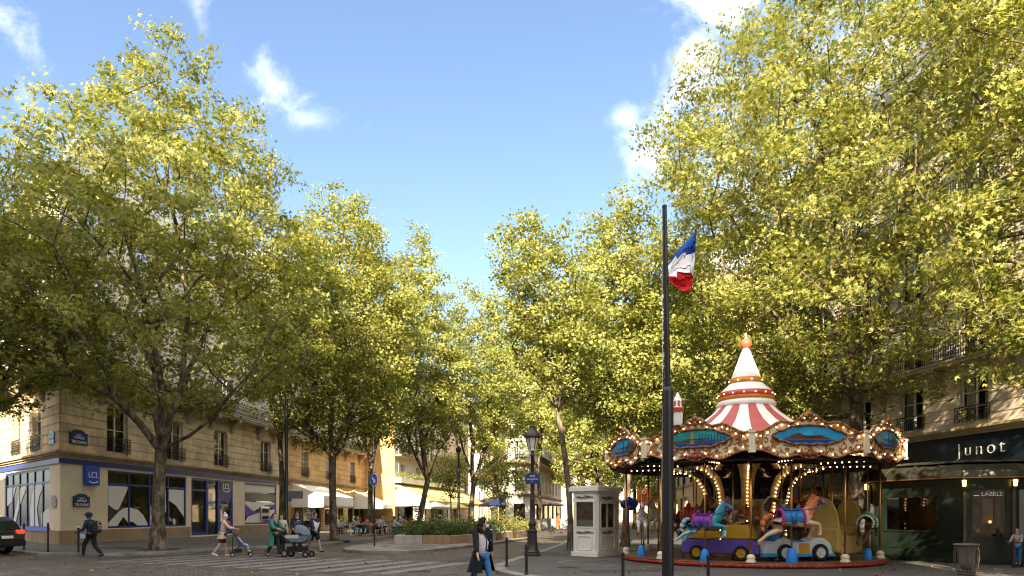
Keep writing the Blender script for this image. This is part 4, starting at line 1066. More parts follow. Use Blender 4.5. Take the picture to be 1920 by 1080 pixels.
# ---- the block behind the viewer whose roof line throws the square into shade
beh = thing('opposite_block', 'long stone apartment block across the road whose shadow lies over the square', 'building', (-.56*9, -.83*9, 0))
end = thing('street_end_building', 'pale building closing the far end of the street', 'building', (0, 150, 0))
FE = frame(-20, 150, 1, 0); upper(end, FE, 90, 4, 4, 3.5, [3+k*5 for k in range(18)], 1.5, 2.5, M['stone_pale']); wall(end, FE, 90, 0, 4, [], M['stone'])
mansard(end, [(-20,150),(70,150),(70,162),(-20,162)], 18, 4, 2, M['zinc'])
o_ = Vector((-.56*9, -.83*9)); e_s = Vector((.83, -.56)).normalized()
def back_block(s0, s1, top, nfl, root):
    a = o_+e_s*s1; Fs = frame(a.x, a.y, -e_s.x, -e_s.y); L_ = s1-s0
    upper(root, Fs, L_, 4, nfl, 3.5, [3+k*6.0 for k in range(int(L_/6))], 1.5, 2.6, M['stone'])
    wall(root, Fs, L_, 0, 4, [], M['stone'])
    ps = [tuple((Fs @ Vector((u, v, 0))).xy) for u, v in ((0,0),(L_,0),(L_,12),(0,12))]
    mansard(root, ps, 4+nfl*3.5, top-4-nfl*3.5, 1.0, M['zinc'])
back_block(-27.5, 13, SHADE_TOP, 5, beh)
low = thing('low_block', 'lower stone block next to the long one across the road', 'building', (o_.x+e_s.x*-60, o_.y+e_s.y*-60, 0))
back_block(-95, -27.6, 21.0, 4, low)
low2 = thing('low_block', 'lower stone block at the other end of the long one across the road', 'building', (o_.x+e_s.x*40, o_.y+e_s.y*40, 0))
back_block(13.1, 70, 17.0, 3, low2)
# ------------------------------------------------------------------ carousel
def cm(name, c, **k):
    if name not in M: k.setdefault('var', .16); k.setdefault('vscale', 5); M[name] = mat(name, c, k.pop('rough', .35), **k)
    return M[name]
def orn_mat(name, base, ink, ink2, scale=3.2, width=.07):
    """cream paint with painted leafy scrollwork"""
    m = bpy.data.materials.new(name); m.use_nodes = True; nt = m.node_tree; b = nt.nodes['Principled BSDF']; b.inputs['Roughness'].default_value = .4
    tc = nt.nodes.new('ShaderNodeTexCoord')
    n = nt.nodes.new('ShaderNodeTexNoise'); n.inputs['Scale'].default_value = scale; n.inputs['Detail'].default_value = 1.5; n.inputs['Distortion'].default_value = 1.6; nt.links.new(tc.outputs['Object'], n.inputs['Vector'])
    a = nt.nodes.new('ShaderNodeMath'); a.operation = 'SUBTRACT'; a.inputs[1].default_value = .5; nt.links.new(n.outputs[0], a.inputs[0])
    c = nt.nodes.new('ShaderNodeMath'); c.operation = 'ABSOLUTE'; nt.links.new(a.outputs[0], c.inputs[0])
    v = nt.nodes.new('ShaderNodeTexVoronoi'); v.inputs['Scale'].default_value = scale*4.2; nt.links.new(tc.outputs['Object'], v.inputs['Vector'])
    w = nt.nodes.new('ShaderNodeMath'); w.operation = 'MULTIPLY_ADD'; w.inputs[1].default_value = .16; nt.links.new(v.outputs['Distance'], w.inputs[0]); nt.links.new(c.outputs[0], w.inputs[2])
    r = nt.nodes.new('ShaderNodeValToRGB'); r.color_ramp.elements[0].position = width; r.color_ramp.elements[0].color = (*ink, 1); r.color_ramp.elements[1].position = width+.03; r.color_ramp.elements[1].color = (*base, 1)
    e = r.color_ramp.elements.new(max(.005, width*.5)); e.color = (*ink2, 1)
    nt.links.new(w.outputs[0], r.inputs[0]); nt.links.new(r.outputs[0], b.inputs['Base Color'])
    return m
M['cream_scroll'] = orn_mat('cream_scroll_paint', (.58,.46,.28), (.18,.055,.02), (.30,.15,.04), 2.1, .125)
M['drum_scroll'] = orn_mat('drum_scroll_paint', (.55,.45,.28), (.16,.06,.03), (.30,.17,.05), 2.8, .11)
M['rim_scroll'] = orn_mat('red_rim_scroll_paint', (.36,.03,.02), (.50,.26,.08), (.55,.35,.15), 3.0, .07)
M['pic_sky'] = mat('painted_sky', (.03,.30,.50), .35, var=.6, vscale=1.6, alt=(.01,.13,.34)); M['pic_sea'] = mat('painted_sea', (.01,.06,.26), .35, var=.5, vscale=4)
M['pic_land'] = mat('painted_shore', (.10,.05,.025), .4, var=.6, vscale=6); M['pic_sail'] = mat('painted_sails', (.30,.16,.07), .4); M['pic_teal'] = mat('painted_teal_sky', (.02,.26,.26), .4, var=.5, vscale=2)
M['roof_white'] = mat('white_roof_canvas', (.70,.68,.64), .6, var=.05); M['roof_red'] = mat('faded_red_roof_canvas', (.40,.09,.08), .6, var=.1)
M['spire_white'] = mat('white_spire_paint', (.72,.70,.66), .4); M['orange_gold'] = mat('orange_gold_paint', (.50,.20,.04), .4, .2, var=.2, vscale=8)
M['finial_red'] = mat('finial_orange_red', (.55,.09,.04), .35); M['deck'] = mat('worn_deck_boards', (.10,.06,.04), .45, var=.4, vscale=3, spec=.5)
CX, CY, CZ = 7.88, 23.0, .10
car_root = thing('carousel', 'vintage merry-go-round with striped roof, gilded scalloped crown and horses', 'carousel', (CX, CY, CZ))
CR = Matrix(((0,1,0,0),(1,0,0,0),(0,0,1,0),(0,0,0,1)))
def CP(th, r, z=0): return Vector((CX+r*math.sin(R(th)), CY-r*math.cos(R(th)), CZ+z))
def CF(th, r, z=0):
    """frame on the ring: x along the direction of travel, y towards the hub, z up"""
    p = CP(th, r, z); t = R(th)
    return Matrix(((math.cos(t), -math.sin(t), 0, p.x), (math.sin(t), math.cos(t), 0, p.y), (0,0,1,p.z), (0,0,0,1)))
C0 = (CX, CY, CZ)
CORN = [-97+40*k for k in range(9)]
m = MB(); m.lathe([(3.95,0),(3.95,.05)], C0, 72); m.lathe([(.1,.145),(4.12,.150),(4.12,.10),(3.9,.05)], C0, 72); plat = m.build('platform', M['deck'], car_root)
m = MB(); m.lathe([(4.10,.02),(4.16,.03),(4.18,.09),(4.16,.15),(4.10,.158)], C0, 72); rim = m.build('rim', M['rim_scroll'], plat, smooth=True)
m = MB(); m.lathe([(4.165,.140),(4.19,.150),(4.165,.162)], C0, 72); m.build('rim_edge', M['copper'], plat, smooth=True)
DK = .15
# hub
m = MB(); m.lathe([(1.32,DK),(1.32,DK+.14),(1.22,DK+.18),(1.20,1.56),(1.28,1.60),(1.30,1.68)], C0, 9, a0=R(CORN[0]), a1=R(CORN[0])+2*PI); hub = m.build('centre_drum', M['gold'], car_root)
for k in range(9):
    th = CORN[k]+20+5; F = CF(th, 1.165)
    m = MB(); m.M = F; m.box(-.36,.36,-.045,.0,DK+.28,1.2); pnl = m.build('drum_panel', M['drum_scroll'], hub)
    m = MB(); m.M = F
    for a, b, c, d_ in ((-.36,.36,DK+.25,DK+.29),(-.36,.36,1.18,1.22),(-.38,-.34,DK+.25,1.22),(.34,.38,DK+.25,1.22)): m.box(a,b,-.07,-.045,c,d_)
    m.ball((0,-.06,.92),.14,10,sy=.25); m.build('panel_frame', M['gold'], pnl)
    m = MB(); m.M = F; m.box(-.40,.40,-.06,.0,1.28,1.52); m.build('frieze_panel', M['drum_scroll'], hub)
# trumpet-shaped canopy over the hub: dark mirrors between cream ribs
prof = [(1.26,1.68),(1.28,2.0),(1.36,2.36),(1.56,2.68),(1.95,2.92),(2.55,3.04)]
m = MB(); m.lathe(prof, C0, 45, a0=R(CORN[0]-90), a1=R(CORN[0]-90)+2*PI, mfun=lambda i, k: 1 if (k % 5 in (1,2,3) and 1 <= i) else 0)
m.build('canopy', [mat('aged_cream_gilt', (.46,.34,.17), .4, .15, var=.3, vscale=6), M['mirror']], car_root)
BULBS = []
def bulbs(root, pts, r=.028, nm='bulb_strip', mt='bulb'):
    BULBS.extend((Vector(p), r) for p in pts)
for k in range(9):
    th = CORN[k]
    pts = []
    for i in range(len(prof)-1):
        for t in (0, .33, .66): pts.append(CP(th, (prof[i][0]+(prof[i+1][0]-prof[i][0])*t)+.03, prof[i][1]+(prof[i+1][1]-prof[i][1])*t-.03))
    bulbs(car_root, pts, .026)
    bulbs(car_root, [CP(th, 1.27, DK+.25+.15*j) for j in range(10)], .024)
m = MB(); m.lathe([(1.2,3.10),(4.4,3.13)], C0, 54); cei = m.build('ceiling', M['dark_wood'], car_root)
for k in range(18): 
    th = CORN[0]+20*k
    bulbs(cei, [CP(th, 2.5+.21*j, 3.085) for j in range(9)], .024)
m = MB(); 
for k in range(9):
    a, b = CP(CORN[k], 1.3, 3.09), CP(CORN[k], 4.5, 3.10); m.tube(a, b, .05, n=6)
m.build('rafter', M['dark_wood'], cei)
# scalloped crown
TOPZ = [(0,4.36),(.10,4.33),(.22,4.17),(.30,4.10),(.38,4.11),(.50,4.14),(.60,4.08),(.75,3.93),(.88,3.84),(.96,3.87),(1.0,3.92)]
BOTZ = [(0,3.14),(.10,3.16),(.2,3.24),(.3,3.20),(.42,3.15),(.54,3.17),(.66,3.25),(.80,3.34),(.9,3.36),(1.0,3.34)]
RC = 4.62; HW = RC*math.sin(R(20)); RA = RC*math.cos(R(20))
def mirror_line(ps): return [(-u*HW, z-CZ) for u, z in reversed(ps)]+[(u*HW, z-CZ) for u, z in ps[1:]]
top_l, bot_l = mirror_line(TOPZ), mirror_line(BOTZ)
crown = top_l[::-1]+bot_l
LENS = [(-1.02,.02),(-.86,.13),(-.70,.15),(-.55,.24),(-.3,.27),(0,.29),(.3,.27),(.55,.24),(.70,.15),(.86,.13),(1.02,.02),(.86,-.10),(.66,-.14),(.45,-.22),(.2,-.19),(0,-.22),(-.2,-.19),(-.45,-.22),(-.66,-.14),(-.86,-.10)]
LC = 3.74-CZ
def fascia(k):
    th = CORN[k]+20; F = CF(th, RA, 0)
    m = MB(); m.M = F
    def face(y, flip):
        n = len(top_l); mm = len(bot_l)
        us = [p[0] for p in top_l]
        tb = [(u, np.interp(u, [q[0] for q in bot_l], [q[1] for q in bot_l])) for u in us]
        vs = [(p[0], y, p[1]) for p in top_l]+[(p[0], y, p[1]) for p in tb]
        fs = [(i, i+1, n+i+1, n+i) if not flip else (i, n+i, n+i+1, i+1) for i in range(n-1)]
        m.add(vs, fs)
        return vs
    a = face(-.05, False); b = face(.03, True); n = len(top_l)
    for i in range(n-1):
        m.add([a[i], a[i+1], b[i+1], b[i]], [(0,1,2,3)]); m.add([a[n+i], a[n+i+1], b[n+i+1], b[n+i]], [(0,1,2,3)])
    pan = m.build('crown_panel', M['cream_scroll'], car_root)
    m = MB(); m.M = F
    m.path([(u, -.06, z) for u, z in top_l], .034, 6); m.build('top_moulding', M['copper'], pan, smooth=True)
    m = MB(); m.M = F; m.path([(u, -.06, z) for u, z in bot_l], .03, 6); m.build('bottom_moulding', M['copper'], pan, smooth=True)
    # painted seascape in a gilt lens-shaped frame
    m = MB(); m.M = F @ T(0,0,LC); m.slab(LENS, -.075, -.05, 0)
    m.slab([p for p in LENS if p[1] < -.05]+[], -.0785, -.0755, 1)
    v = k % 3
    if v == 0:
        m.slab([(.2,-.08),(.95,-.08),(.8,.05),(.62,.09),(.5,.17),(.42,.10),(.3,.06)], -.082, -.079, 2); m.slab([(.02,-.1),(.09,-.1),(.08,.2),(.055,.25),(.03,.2)], -.082, -.079, 2)
        m.slab([(-.62,-.08),(-.4,-.08),(-.36,-.02),(-.44,.12),(-.5,.0),(-.55,.15),(-.64,-.02)], -.082, -.079, 3)
    elif v == 1:
        for q_ in range(9): m.slab([(.1+q_*.09,-.1),(.14+q_*.09,-.1),(.13+q_*.09,.16-.01*q_),(.11+q_*.09,.14)], -.082, -.079, 1)
        m.slab([(-.15,-.12),(-.02,-.12),(-.05,.22),(-.12,.22)], -.082, -.079, 3); m.slab([(-.9,-.08),(.9,-.08),(.6,-.03),(-.6,-.02)], -.0815, -.0785, 2)
    else:
        m.slab([(-.7,-.08),(.6,-.08),(.3,.04),(-.1,.0),(-.3,.10),(-.5,.03)], -.082, -.079, 2)
    m.build('painting', [M['pic_sky'] if v != 1 else M['pic_teal'], M['pic_sea'], M['pic_land'], M['pic_sail']], pan)
    m = MB(); m.M = F @ T(0,0,LC); m.path([(u*1.03, -.085, z*1.06) for u, z in LENS+LENS[:1]], .032, 6); m.build('picture_frame', M['copper'], pan, smooth=True)
    # carved crest and shell
    m = MB(); m.M = F
    for (u, z, r) in ((0,4.34,.085),(-.11,4.28,.07),(.11,4.28,.07),(0,4.21,.07),(-.21,4.2,.05),(.21,4.2,.05),(0,4.43,.05)): m.ball((u,-.09,z-CZ), r, 9, sy=.6)
    m.build('crest', M['copper'], pan, smooth=True)
    m = MB(); m.M = F
    for (u, z, r) in ((0,3.25,.09),(-.14,3.26,.07),(.14,3.26,.07),(-.27,3.28,.05),(.27,3.28,.05),(0,3.36,.05),(0,3.16,.04),(-.38,3.3,.035),(.38,3.3,.035)): m.ball((u,-.08,z-CZ), r, 9, sy=.6)
    m.build('shell_carving', cm('dull_red_carving', (.26,.05,.03), var=.4, vscale=14), pan, smooth=True)
    # scroll leaves carved on the board
    m = MB(); m.M = F
    for sx in (-1, 1):
        for (u, z, r, s) in ((1.22,3.62,.10,1),(1.16,3.42,.08,-1),(1.30,3.80,.07,-1),(.62,3.36,.07,1),(.95,4.0,.06,1)):
            ps = [(sx*(u+r*(1-t/14)*math.cos(s*t*.62)), -.062, z-CZ+r*(1-t/14)*math.sin(s*t*.62)) for t in range(13)]
            m.path(ps, .014, 4)
    m.build('scroll_pattern', M['copper'], pan)
    bp_ = [F @ Vector((u*.985, -.085, z-.10)) for u, z in top_l[1:-1]][::1]
    bp2 = [F @ Vector((u*.96, -.085, z+.09)) for u, z in bot_l[1:-1]][::2]
    bulbs(pan, bp_+bp2, .024)
    # pilaster at the joint
    Fp = CF(CORN[k], RC, 0); m = MB(); m.M = Fp; m.box(-.08,.08,-.09,.05,3.34-CZ,3.84-CZ); m.box(-.10,.10,-.11,.05,3.84-CZ,3.90-CZ); m.box(-.10,.10,-.11,.05,3.29-CZ,3.34-CZ)
    m.build('pilaster', M['cream_gloss'], car_root)
for k in range(9): fascia(k)
m = MB(); m.lathe([(4.3,3.13),(4.42,3.02),(4.25,3.0),(4.1,3.06),(4.1,3.12)], C0, 54); m.build('lower_ring', M['dark_wood'], car_root)
# roof and spire
m = MB(); m.lathe([(4.45,3.66),(3.3,3.86),(2.3,4.16),(1.6,4.52),(1.15,4.86),(.90,5.12)], C0, 72, mfun=lambda i, k: (k//3) % 2); roof = m.build('roof', [M['roof_white'], M['roof_red']], car_root)
sp = MB(); sp.lathe([(.86,5.05),(.95,5.12),(.97,5.2),(.90,5.30)], C0, 40); spire = sp.build('spire', M['spire_white'], car_root, smooth=True)
def ring(prof, mt, nm, par=None):
    m = MB(); m.lathe(prof, C0, 40); return m.build(nm, M[mt], par or spire, smooth=True)
ring([(.90,5.29),(.93,5.33),(.91,5.42)], 'orange_gold', 'spire_moulding'); b1 = ring([(.90,5.42),(.91,5.44),(.90,5.56),(.86,5.60)], 'red_gloss', 'spire_band')
ring([(.85,5.59),(.80,5.66),(.66,5.78),(.57,5.88)], 'spire_white', 'bell'); b2 = ring([(.55,5.87),(.57,5.90),(.53,6.06),(.50,6.08)], 'orange_gold', 'spire_band')
ring([(.49,6.07),(.44,6.2),(.27,6.65),(.16,6.95),(.09,7.1)], 'spire_white', 'cone'); ring([(.08,7.08),(.16,7.15),(.19,7.25),(.16,7.36),(.06,7.42)], 'finial_red', 'finial'); ring([(.045,7.4),(.03,7.5),(.01,7.62)], 'spire_white', 'finial_tip')
bulbs(b1, [CP(k*22.5, .925, 5.50) for k in range(16)], .022); bulbs(b2, [CP(k*45, .575, 5.97) for k in range(8)], .024)
tp = CP(-44, 4.42, 0); m = MB(); m.lathe([(.13,4.1),(.14,4.2),(.15,4.45),(.17,4.47),(.17,4.6),(.14,4.62),(.13,4.8),(.02,5.05)], (tp.x,tp.y,CZ), 14, mfun=lambda i, k: (0,0,0,1,0,0,0)[i] if k % 2 else (0,0,1,1,0,1,0)[i]); m.build('turret', [M['spire_white'], M['red_gloss']], car_root)
# brass poles at the edge
for th in CORN+[-17+20]:
    if th == 3: continue
    p = CP(th, 3.98, DK); m = MB(); m.tube(p, (p.x,p.y,CZ+3.04), .032, n=10); po = m.build('pole', M['brass'], car_root, smooth=True)
    m = MB(); m.lathe([(.13,0),(.14,.05),(.10,.09),(.12,.13),(.11,.19),(.05,.24)], tuple(p), 14); m.build('pole_base', M['cream_gloss'], po, smooth=True)

for th in range(-90, 260, 32):
    p = CP(th, 2.95, DK); m = MB(); m.tube(p, (p.x,p.y,CZ+3.06), .026, n=8); m.build('pole', M['brass'], car_root, smooth=True)
# ---- skinned figures: a chain of joints with a girth at each
def skin(name, nodes, edges, rad, root=0, sub=2, mt=None):
    me = bpy.data.meshes.new(name); me.from_pydata([tuple(n) for n in nodes], edges, [])
    o = bpy.data.objects.new(name, me); COL.objects.link(o)
    sk = o.modifiers.new('s', 'SKIN'); sk.use_smooth_shade = True
    for i, d_ in enumerate(me.skin_vertices[0].data):
        r = rad[i]; d_.radius = (r, r) if not isinstance(r, (tuple, list)) else r; d_.use_root = (i == root)
    if sub: sb = o.modifiers.new('b', 'SUBSURF'); sb.levels = sub; sb.render_levels = sub
    dg = bpy.context.evaluated_depsgraph_get(); dg.update()
    out = bpy.data.meshes.new_from_object(o.evaluated_get(dg)); out.materials.clear()
    if mt is not None: out.materials.append(mt)
    bpy.data.objects.remove(o); bpy.data.meshes.remove(me); out.name = name
    return out
def horse(th, r, lift, body, neckm, mane, saddle, skirt, garl, legs, cone=True, flip=False, yaw=0, sc_=1.1, lab=None, pole=True):
    F = CF(th, r, DK) @ RZ(R(yaw)) @ T(0,0,lift) @ Matrix.Scale(sc_, 4)
    N = [(0,0,.98),(.34,0,1.0),(-.36,0,1.03),(.46,0,1.17),(.58,0,1.38),(.66,0,1.56),(.80,0,1.52),(.95,0,1.40),
         (.36,.12,.90),(.62,.12,.78),(.56,.12,.56),(.50,.12,.46), (.36,-.12,.90),(.70,-.12,.86),(.74,-.12,.64),(.70,-.12,.54),
         (-.42,.12,.92),(-.32,.13,.72),(-.62,.13,.55),(-.78,.13,.36),(-.84,.13,.30), (-.42,-.12,.92),(-.36,-.13,.70),(-.68,-.13,.58),(-.88,-.13,.42),(-.95,-.13,.37)]
    E = [(0,1),(0,2),(1,3),(3,4),(4,5),(5,6),(6,7),(1,8),(8,9),(9,10),(10,11),(1,12),(12,13),(13,14),(14,15),(2,16),(16,17),(17,18),(18,19),(19,20),(2,21),(21,22),(22,23),(23,24),(24,25)]
    rd = [.205,.215,.22,(.12,.185),(.085,.135),(.07,.095),(.065,.085),.055, .105,.062,.042,.055,.105,.062,.042,.055, .15,.10,.055,.04,.055,.15,.10,.055,.04,.055]
    me = skin('horse', N, E, rd, 0, 2, body); me.materials.append(neckm); me.materials.append(legs)
    for p in me.polygons:
        c = p.center
        if (c.x > .40 and c.z > 1.08): p.material_index = 1
        elif c.z < .74: p.material_index = 2
    h = put('horse', me, car_root, F)
    m_ = MB()
    for a, b in (((.74,.085,1.60),(.80,.085,1.44)),((.90,.06,1.50),(.86,.06,1.37))):
        for sy in (-1, 1): m_.tube((a[0],sy*a[1],a[2]),(b[0],sy*b[1],b[2]),.014,n=5)
    for sy in (-1, 1): m_.path([(.87,sy*.065,1.43),(.60,sy*.12,1.30),(.30,sy*.10,1.24)], .011, 5); m_.ball((.775,sy*.068,1.56),.016,6)
    def sub_(nm, m, mt, smooth=True): 
        o = put(nm, m.mesh(nm, mt, smooth), h, F); return o
    sub_('bridle', m_, saddle)
    m = MB()
    for sy in (-1, 1): m.add([(.66,sy*.04,1.60),(.64,sy*.075,1.70),(.61,sy*.04,1.60)], [(0,1,2)])
    for k in range(7):
        t = k/6; x, z = .66-.24*t-.06, 1.62-.46*t
        m.ball((x-.02, 0, z), .085-.01*abs(k-3), 7, sy=.55)
    sub_('mane', m, mane)
    m = MB(); tl = [(-.50,0,1.10),(-.64,0,1.08),(-.74,0,.95),(-.78,0,.78),(-.72,0,.62)]
    m.path(tl, [.05,.075,.085,.07,.02], 8); sub_('tail', m, mane)
    m = MB(); n = 12
    for (x0, x1, rr, z0) in ((-.28,.24,.235,.99),):
        vs = []
        for k in range(n+1):
            a = -.35+ (PI+.7)*k/n
            for x in (x0, (x0+x1)/2, x1): vs.append((x, math.cos(a)*rr*1.06, z0+.015+math.sin(a)*rr*(1.04 if x != (x0+x1)/2 else .98)))
        m.add(vs, [(3*k+j, 3*k+j+1, 3*k+j+4, 3*k+j+3) for k in range(n) for j in range(2)])
    sub_('blanket', m, skirt)
    m = MB(); m.box(-.2,.16,-.13,.13,1.23,1.27); m.ball((-.21,0,1.31),.11,9,sx=.5); m.ball((.17,0,1.29),.08,9,sx=.5); m.box(-.08,.06,-.262,-.24,.86,1.2); m.box(-.08,.06,.24,.262,.86,1.2); sub_('saddle', m, saddle)
    for x in (-.30, .28):
        m = MB()
        for k in range(15):
            a = -.5+(PI+1.0)*k/14
            m.ball((x, math.cos(a)*.255, 1.0+math.sin(a)*.255), .045, 6)
        sub_('garland_trim', m, garl)
    if pole:
        m = MB(); m.tube((.02,0,-lift/sc_), (.02,0,(3.0-lift-DK)/sc_), .022, n=8); sub_('horse_pole', m, M['brass'])
    if cone:
        m = MB(); m.lathe([(.16,-lift/sc_+.0),(.165,-lift/sc_+.03),(.12,-lift/sc_+.3),(.07,-lift/sc_+.38),(.03,-lift/sc_+.39)], (.02,0,0), 16); sub_('pole_shroud', m, cm('sky_blue_plastic', (.02,.20,.62)))
    return h
G = lambda n, c, **k: cm(n, c, **k)
tan_ = G('horse_cream_tan', (.60,.40,.26)); orange = G('horse_orange', (.55,.16,.05), var=.3, vscale=9); blue_s = G('saddle_blue', (.02,.16,.42)); pale_blue = G('pale_blue_paint', (.30,.50,.66))
mag = G('magenta_garland', (.42,.04,.26)); teal = G('horse_teal', (.03,.26,.34), var=.5, vscale=9); purple = G('purple_skirt', (.16,.04,.30), var=.3, vscale=8); brown = G('horse_brown', (.09,.04,.022)); white_h = G('horse_white', (.66,.64,.60)); green = G('green_skirt', (.06,.24,.07), var=.5, vscale=9); red_h = G('saddle_red', (.40,.05,.04)); chest = G('horse_chestnut', (.22,.08,.03), var=.3, vscale=6); gr = G('grey_dapple', (.45,.45,.47), var=.4, vscale=8)
horse(0, 3.72, .18, tan_, orange, orange, blue_s, blue_s, mag, tan_, sc_=1.05)
horse(-37, 3.72, .235, teal, teal, pale_blue, purple, purple, mag, pale_blue, sc_=.90)
horse(-79, 3.72, .28, white_h, gr, red_h, red_h, orange, G('yellow_garland', (.5,.3,.03)), tan_, yaw=-20, sc_=.92)
horse(50, 3.72, .22, brown, white_h, white_h, green, green, G('white_garland', (.62,.62,.55)), brown, sc_=.88)
horse(27, 2.2, .5, chest, chest, orange, red_h, chest, orange, brown, cone=False, sc_=1.0)
horse(-62, 2.35, .35, chest, brown, brown, red_h, red_h, orange, brown, cone=False, sc_=.98)
horse(14, 1.9, .2, brown, brown, chest, orange, purple, mag, brown, cone=False, sc_=.85)
horse(70, 2.6, .3, tan_, tan_, white_h, red_h, orange, mag, tan_, cone=False, sc_=.9)
horse(-98, 2.6, .25, white_h, white_h, tan_, red_h, red_h, orange, white_h, cone=True, sc_=1.0)
horse(-14, 2.1, .55, tan_, brown, white_h, green, red_h, orange, tan_, cone=False, sc_=.82)
horse(52, 2.2, .55, white_h, white_h, orange, purple, blue_s, mag, tan_, cone=False, sc_=.85)
horse(-50, 1.9, .5, gr, gr, white_h, green, purple, orange, gr, cone=False, sc_=.85)
horse(120, 3.5, .25, brown, brown, chest, red_h, green, orange, brown, sc_=1.0)
horse(165, 3.5, .35, white_h, white_h, tan_, blue_s, purple, mag, white_h, sc_=1.0)
horse(-140, 3.5, .3, white_h, white_h, tan_, red_h, red_h, mag, white_h, sc_=1.0)
# ride-on cars
def wheel(par, F, x, y, r, tyre, rimm, w=.12):
    m = MB(); m.M = F @ T(x,y,r) @ Matrix.Rotation(R(90),4,'X')
    m.lathe([(r*.62,-w/2),(r*.94,-w/2),(r,-w*.3),(r,w*.3),(r*.94,w/2),(r*.62,w/2),(r*.62,-w/2)], (0,0,0), 20)
    o = m.build('wheel', tyre, par, smooth=False)
    m = MB(); m.M = F @ T(x,y,r) @ Matrix.Rotation(R(90),4,'X'); m.lathe([(.001,-w*.35),(r*.2,-w*.42),(r*.25,-w*.3),(r*.62,-w*.38),(r*.64,0)], (0,0,0), 20)
    m.lathe([(.001,w*.35),(r*.2,w*.42),(r*.25,w*.3),(r*.62,w*.38),(r*.64,0)], (0,0,0), 20)
    for k in range(5):
        a = k*2*PI/5
        for s in (-1, 1): m.tube((0,0,s*w*.38),(r*.55*math.cos(a),r*.55*math.sin(a),s*w*.40), r*.05, n=5)
    m.build('rim', rimm, o)
    return o
def carve(F, prof, hw, mt, nm, par, bev=.04):
    m = MB(); m.M = F; m.slab(prof, -hw, hw); o = m.build(nm, mt, par)
    b = o.modifiers.new('bevel', 'BEVEL'); b.width = bev; b.segments = 3; b.limit_method = 'ANGLE'; b.angle_limit = R(50)
    return o
F = CF(9, 2.85, DK)
def fender(cx, r): return [(cx+r*math.cos(t), r*.62+r*math.sin(t)*1.0) for t in np.linspace(PI, 0, 9)]
bc = carve(F, [(-1.12,.16),(-1.12,.36),(-.98,.52)]+fender(-.48,.42)[2:7]+[(-.05,.56),(.28,.56)]+fender(.62,.42)[2:7]+[(1.02,.42),(1.10,.18)], .34, G('toy_car_white', (.55,.60,.62)), 'toy_car', car_root)
carve(F, [(-1.16,.12),(-1.16,.24),(1.12,.2),(1.12,.12)], .37, G('toy_car_blue', (.03,.25,.48)), 'running_board', bc, .02)
m = MB(); m.M = F; m.box(-.02,.30,-.352,-.34,.22,.52); m.build('door', G('toy_car_yellow', (.55,.30,.02)), bc)
carve(F, [(-.75,.5),(-.8,.9),(-.70,.93),(-.55,.66),(.2,.6),(.2,.5)], .26, blue_s, 'seat', bc)
for x in (-.48, .62):
    for y in (-.36, .36): wheel(bc, F, x, y, .25, M['black'], G('toy_wheel_white', (.62,.60,.55)))
F = CF(-32, 2.75, DK)
tr_ = carve(F, [(-1.2,.18),(-1.2,.62),(-.2,.58),(.1,.62),(.9,.62),(1.05,.5),(1.1,.18)], .38, G('toy_truck_purple', (.11,.07,.36)), 'toy_truck', car_root)
carve(F, [(-1.18,.62),(-1.18,.86),(-.1,.84),(.0,.64)], .36, G('toy_truck_yellow', (.50,.30,.02)), 'cargo_side', tr_)
carve(F, [(.05,.63),(.1,1.05),(.75,1.05),(.95,.63)], .34, M['toy_truck_yellow'], 'cab', tr_)
for x in (-.72, .6):
    for y in (-.4, .4): wheel(tr_, F, x, y, .22, M['black'], M['toy_truck_yellow'])
F = CF(44, 2.95, DK)
co = carve(F, [(-1.0,.25),(-1.05,.95),(-.85,1.0),(-.6,.72),(.55,.72),(.75,1.0),(1.0,.95),(.95,.25),(.6,.16),(-.6,.16)], .42, G('coach_yellow', (.48,.34,.10), var=.15, vscale=3), 'coach', car_root, .06)
for x in (-.95, .92):
    m = MB(); m.M = F @ T(x,0,.9); n = 14
    out = [(.44*math.cos(t), .95*math.sin(t)) for t in np.linspace(0, PI, n)]
    vs = [(-.05, u, z) for u, z in out]+[(.05, u, z) for u, z in out]; k_ = len(out)
    m.add(vs, [tuple(range(k_)), tuple(range(2*k_-1, k_-1, -1))]+[(i, k_+i, k_+(i+1) % k_, (i+1) % k_) for i in range(k_)])
    m.build('seat_back', M['coach_yellow'], co, bevel=.03)
for x in (-.6, .6):
    m = MB(); m.M = F; m.ball((x,-.43,.5),.12,8,sy=.3); m.build('rosette', orange, co)

# the bulbs: the hundred that show largest one by one, the rest as one run of lights
def bulb_rank(b):
    p = b[0]; v = Vector((0,0,1.6))-p; n = (p-Vector((CX,CY,p.z))); n.z = 0
    front = n.normalized().dot(v.normalized()) if n.length > .2 else 0
    return -(b[1]/v.length)*(1 if front > .1 and (n.length > 4 or p.z > 5) else .3)
BULBS.sort(key=bulb_rank)
bm_ = {}
for p, r in BULBS[:100]:
    if r not in bm_: mm = MB(); mm.ball((0,0,0), r, 8); bm_[r] = mm.mesh('light_bulb', M['bulb'], True)
    put('light_bulb', bm_[r], car_root, T(*p))
mm = MB()
for p, r in BULBS[100:]: mm.ball(p, r, 6)
tag(mm.build('light_bulb', M['bulb'], car_root), kind='stuff')
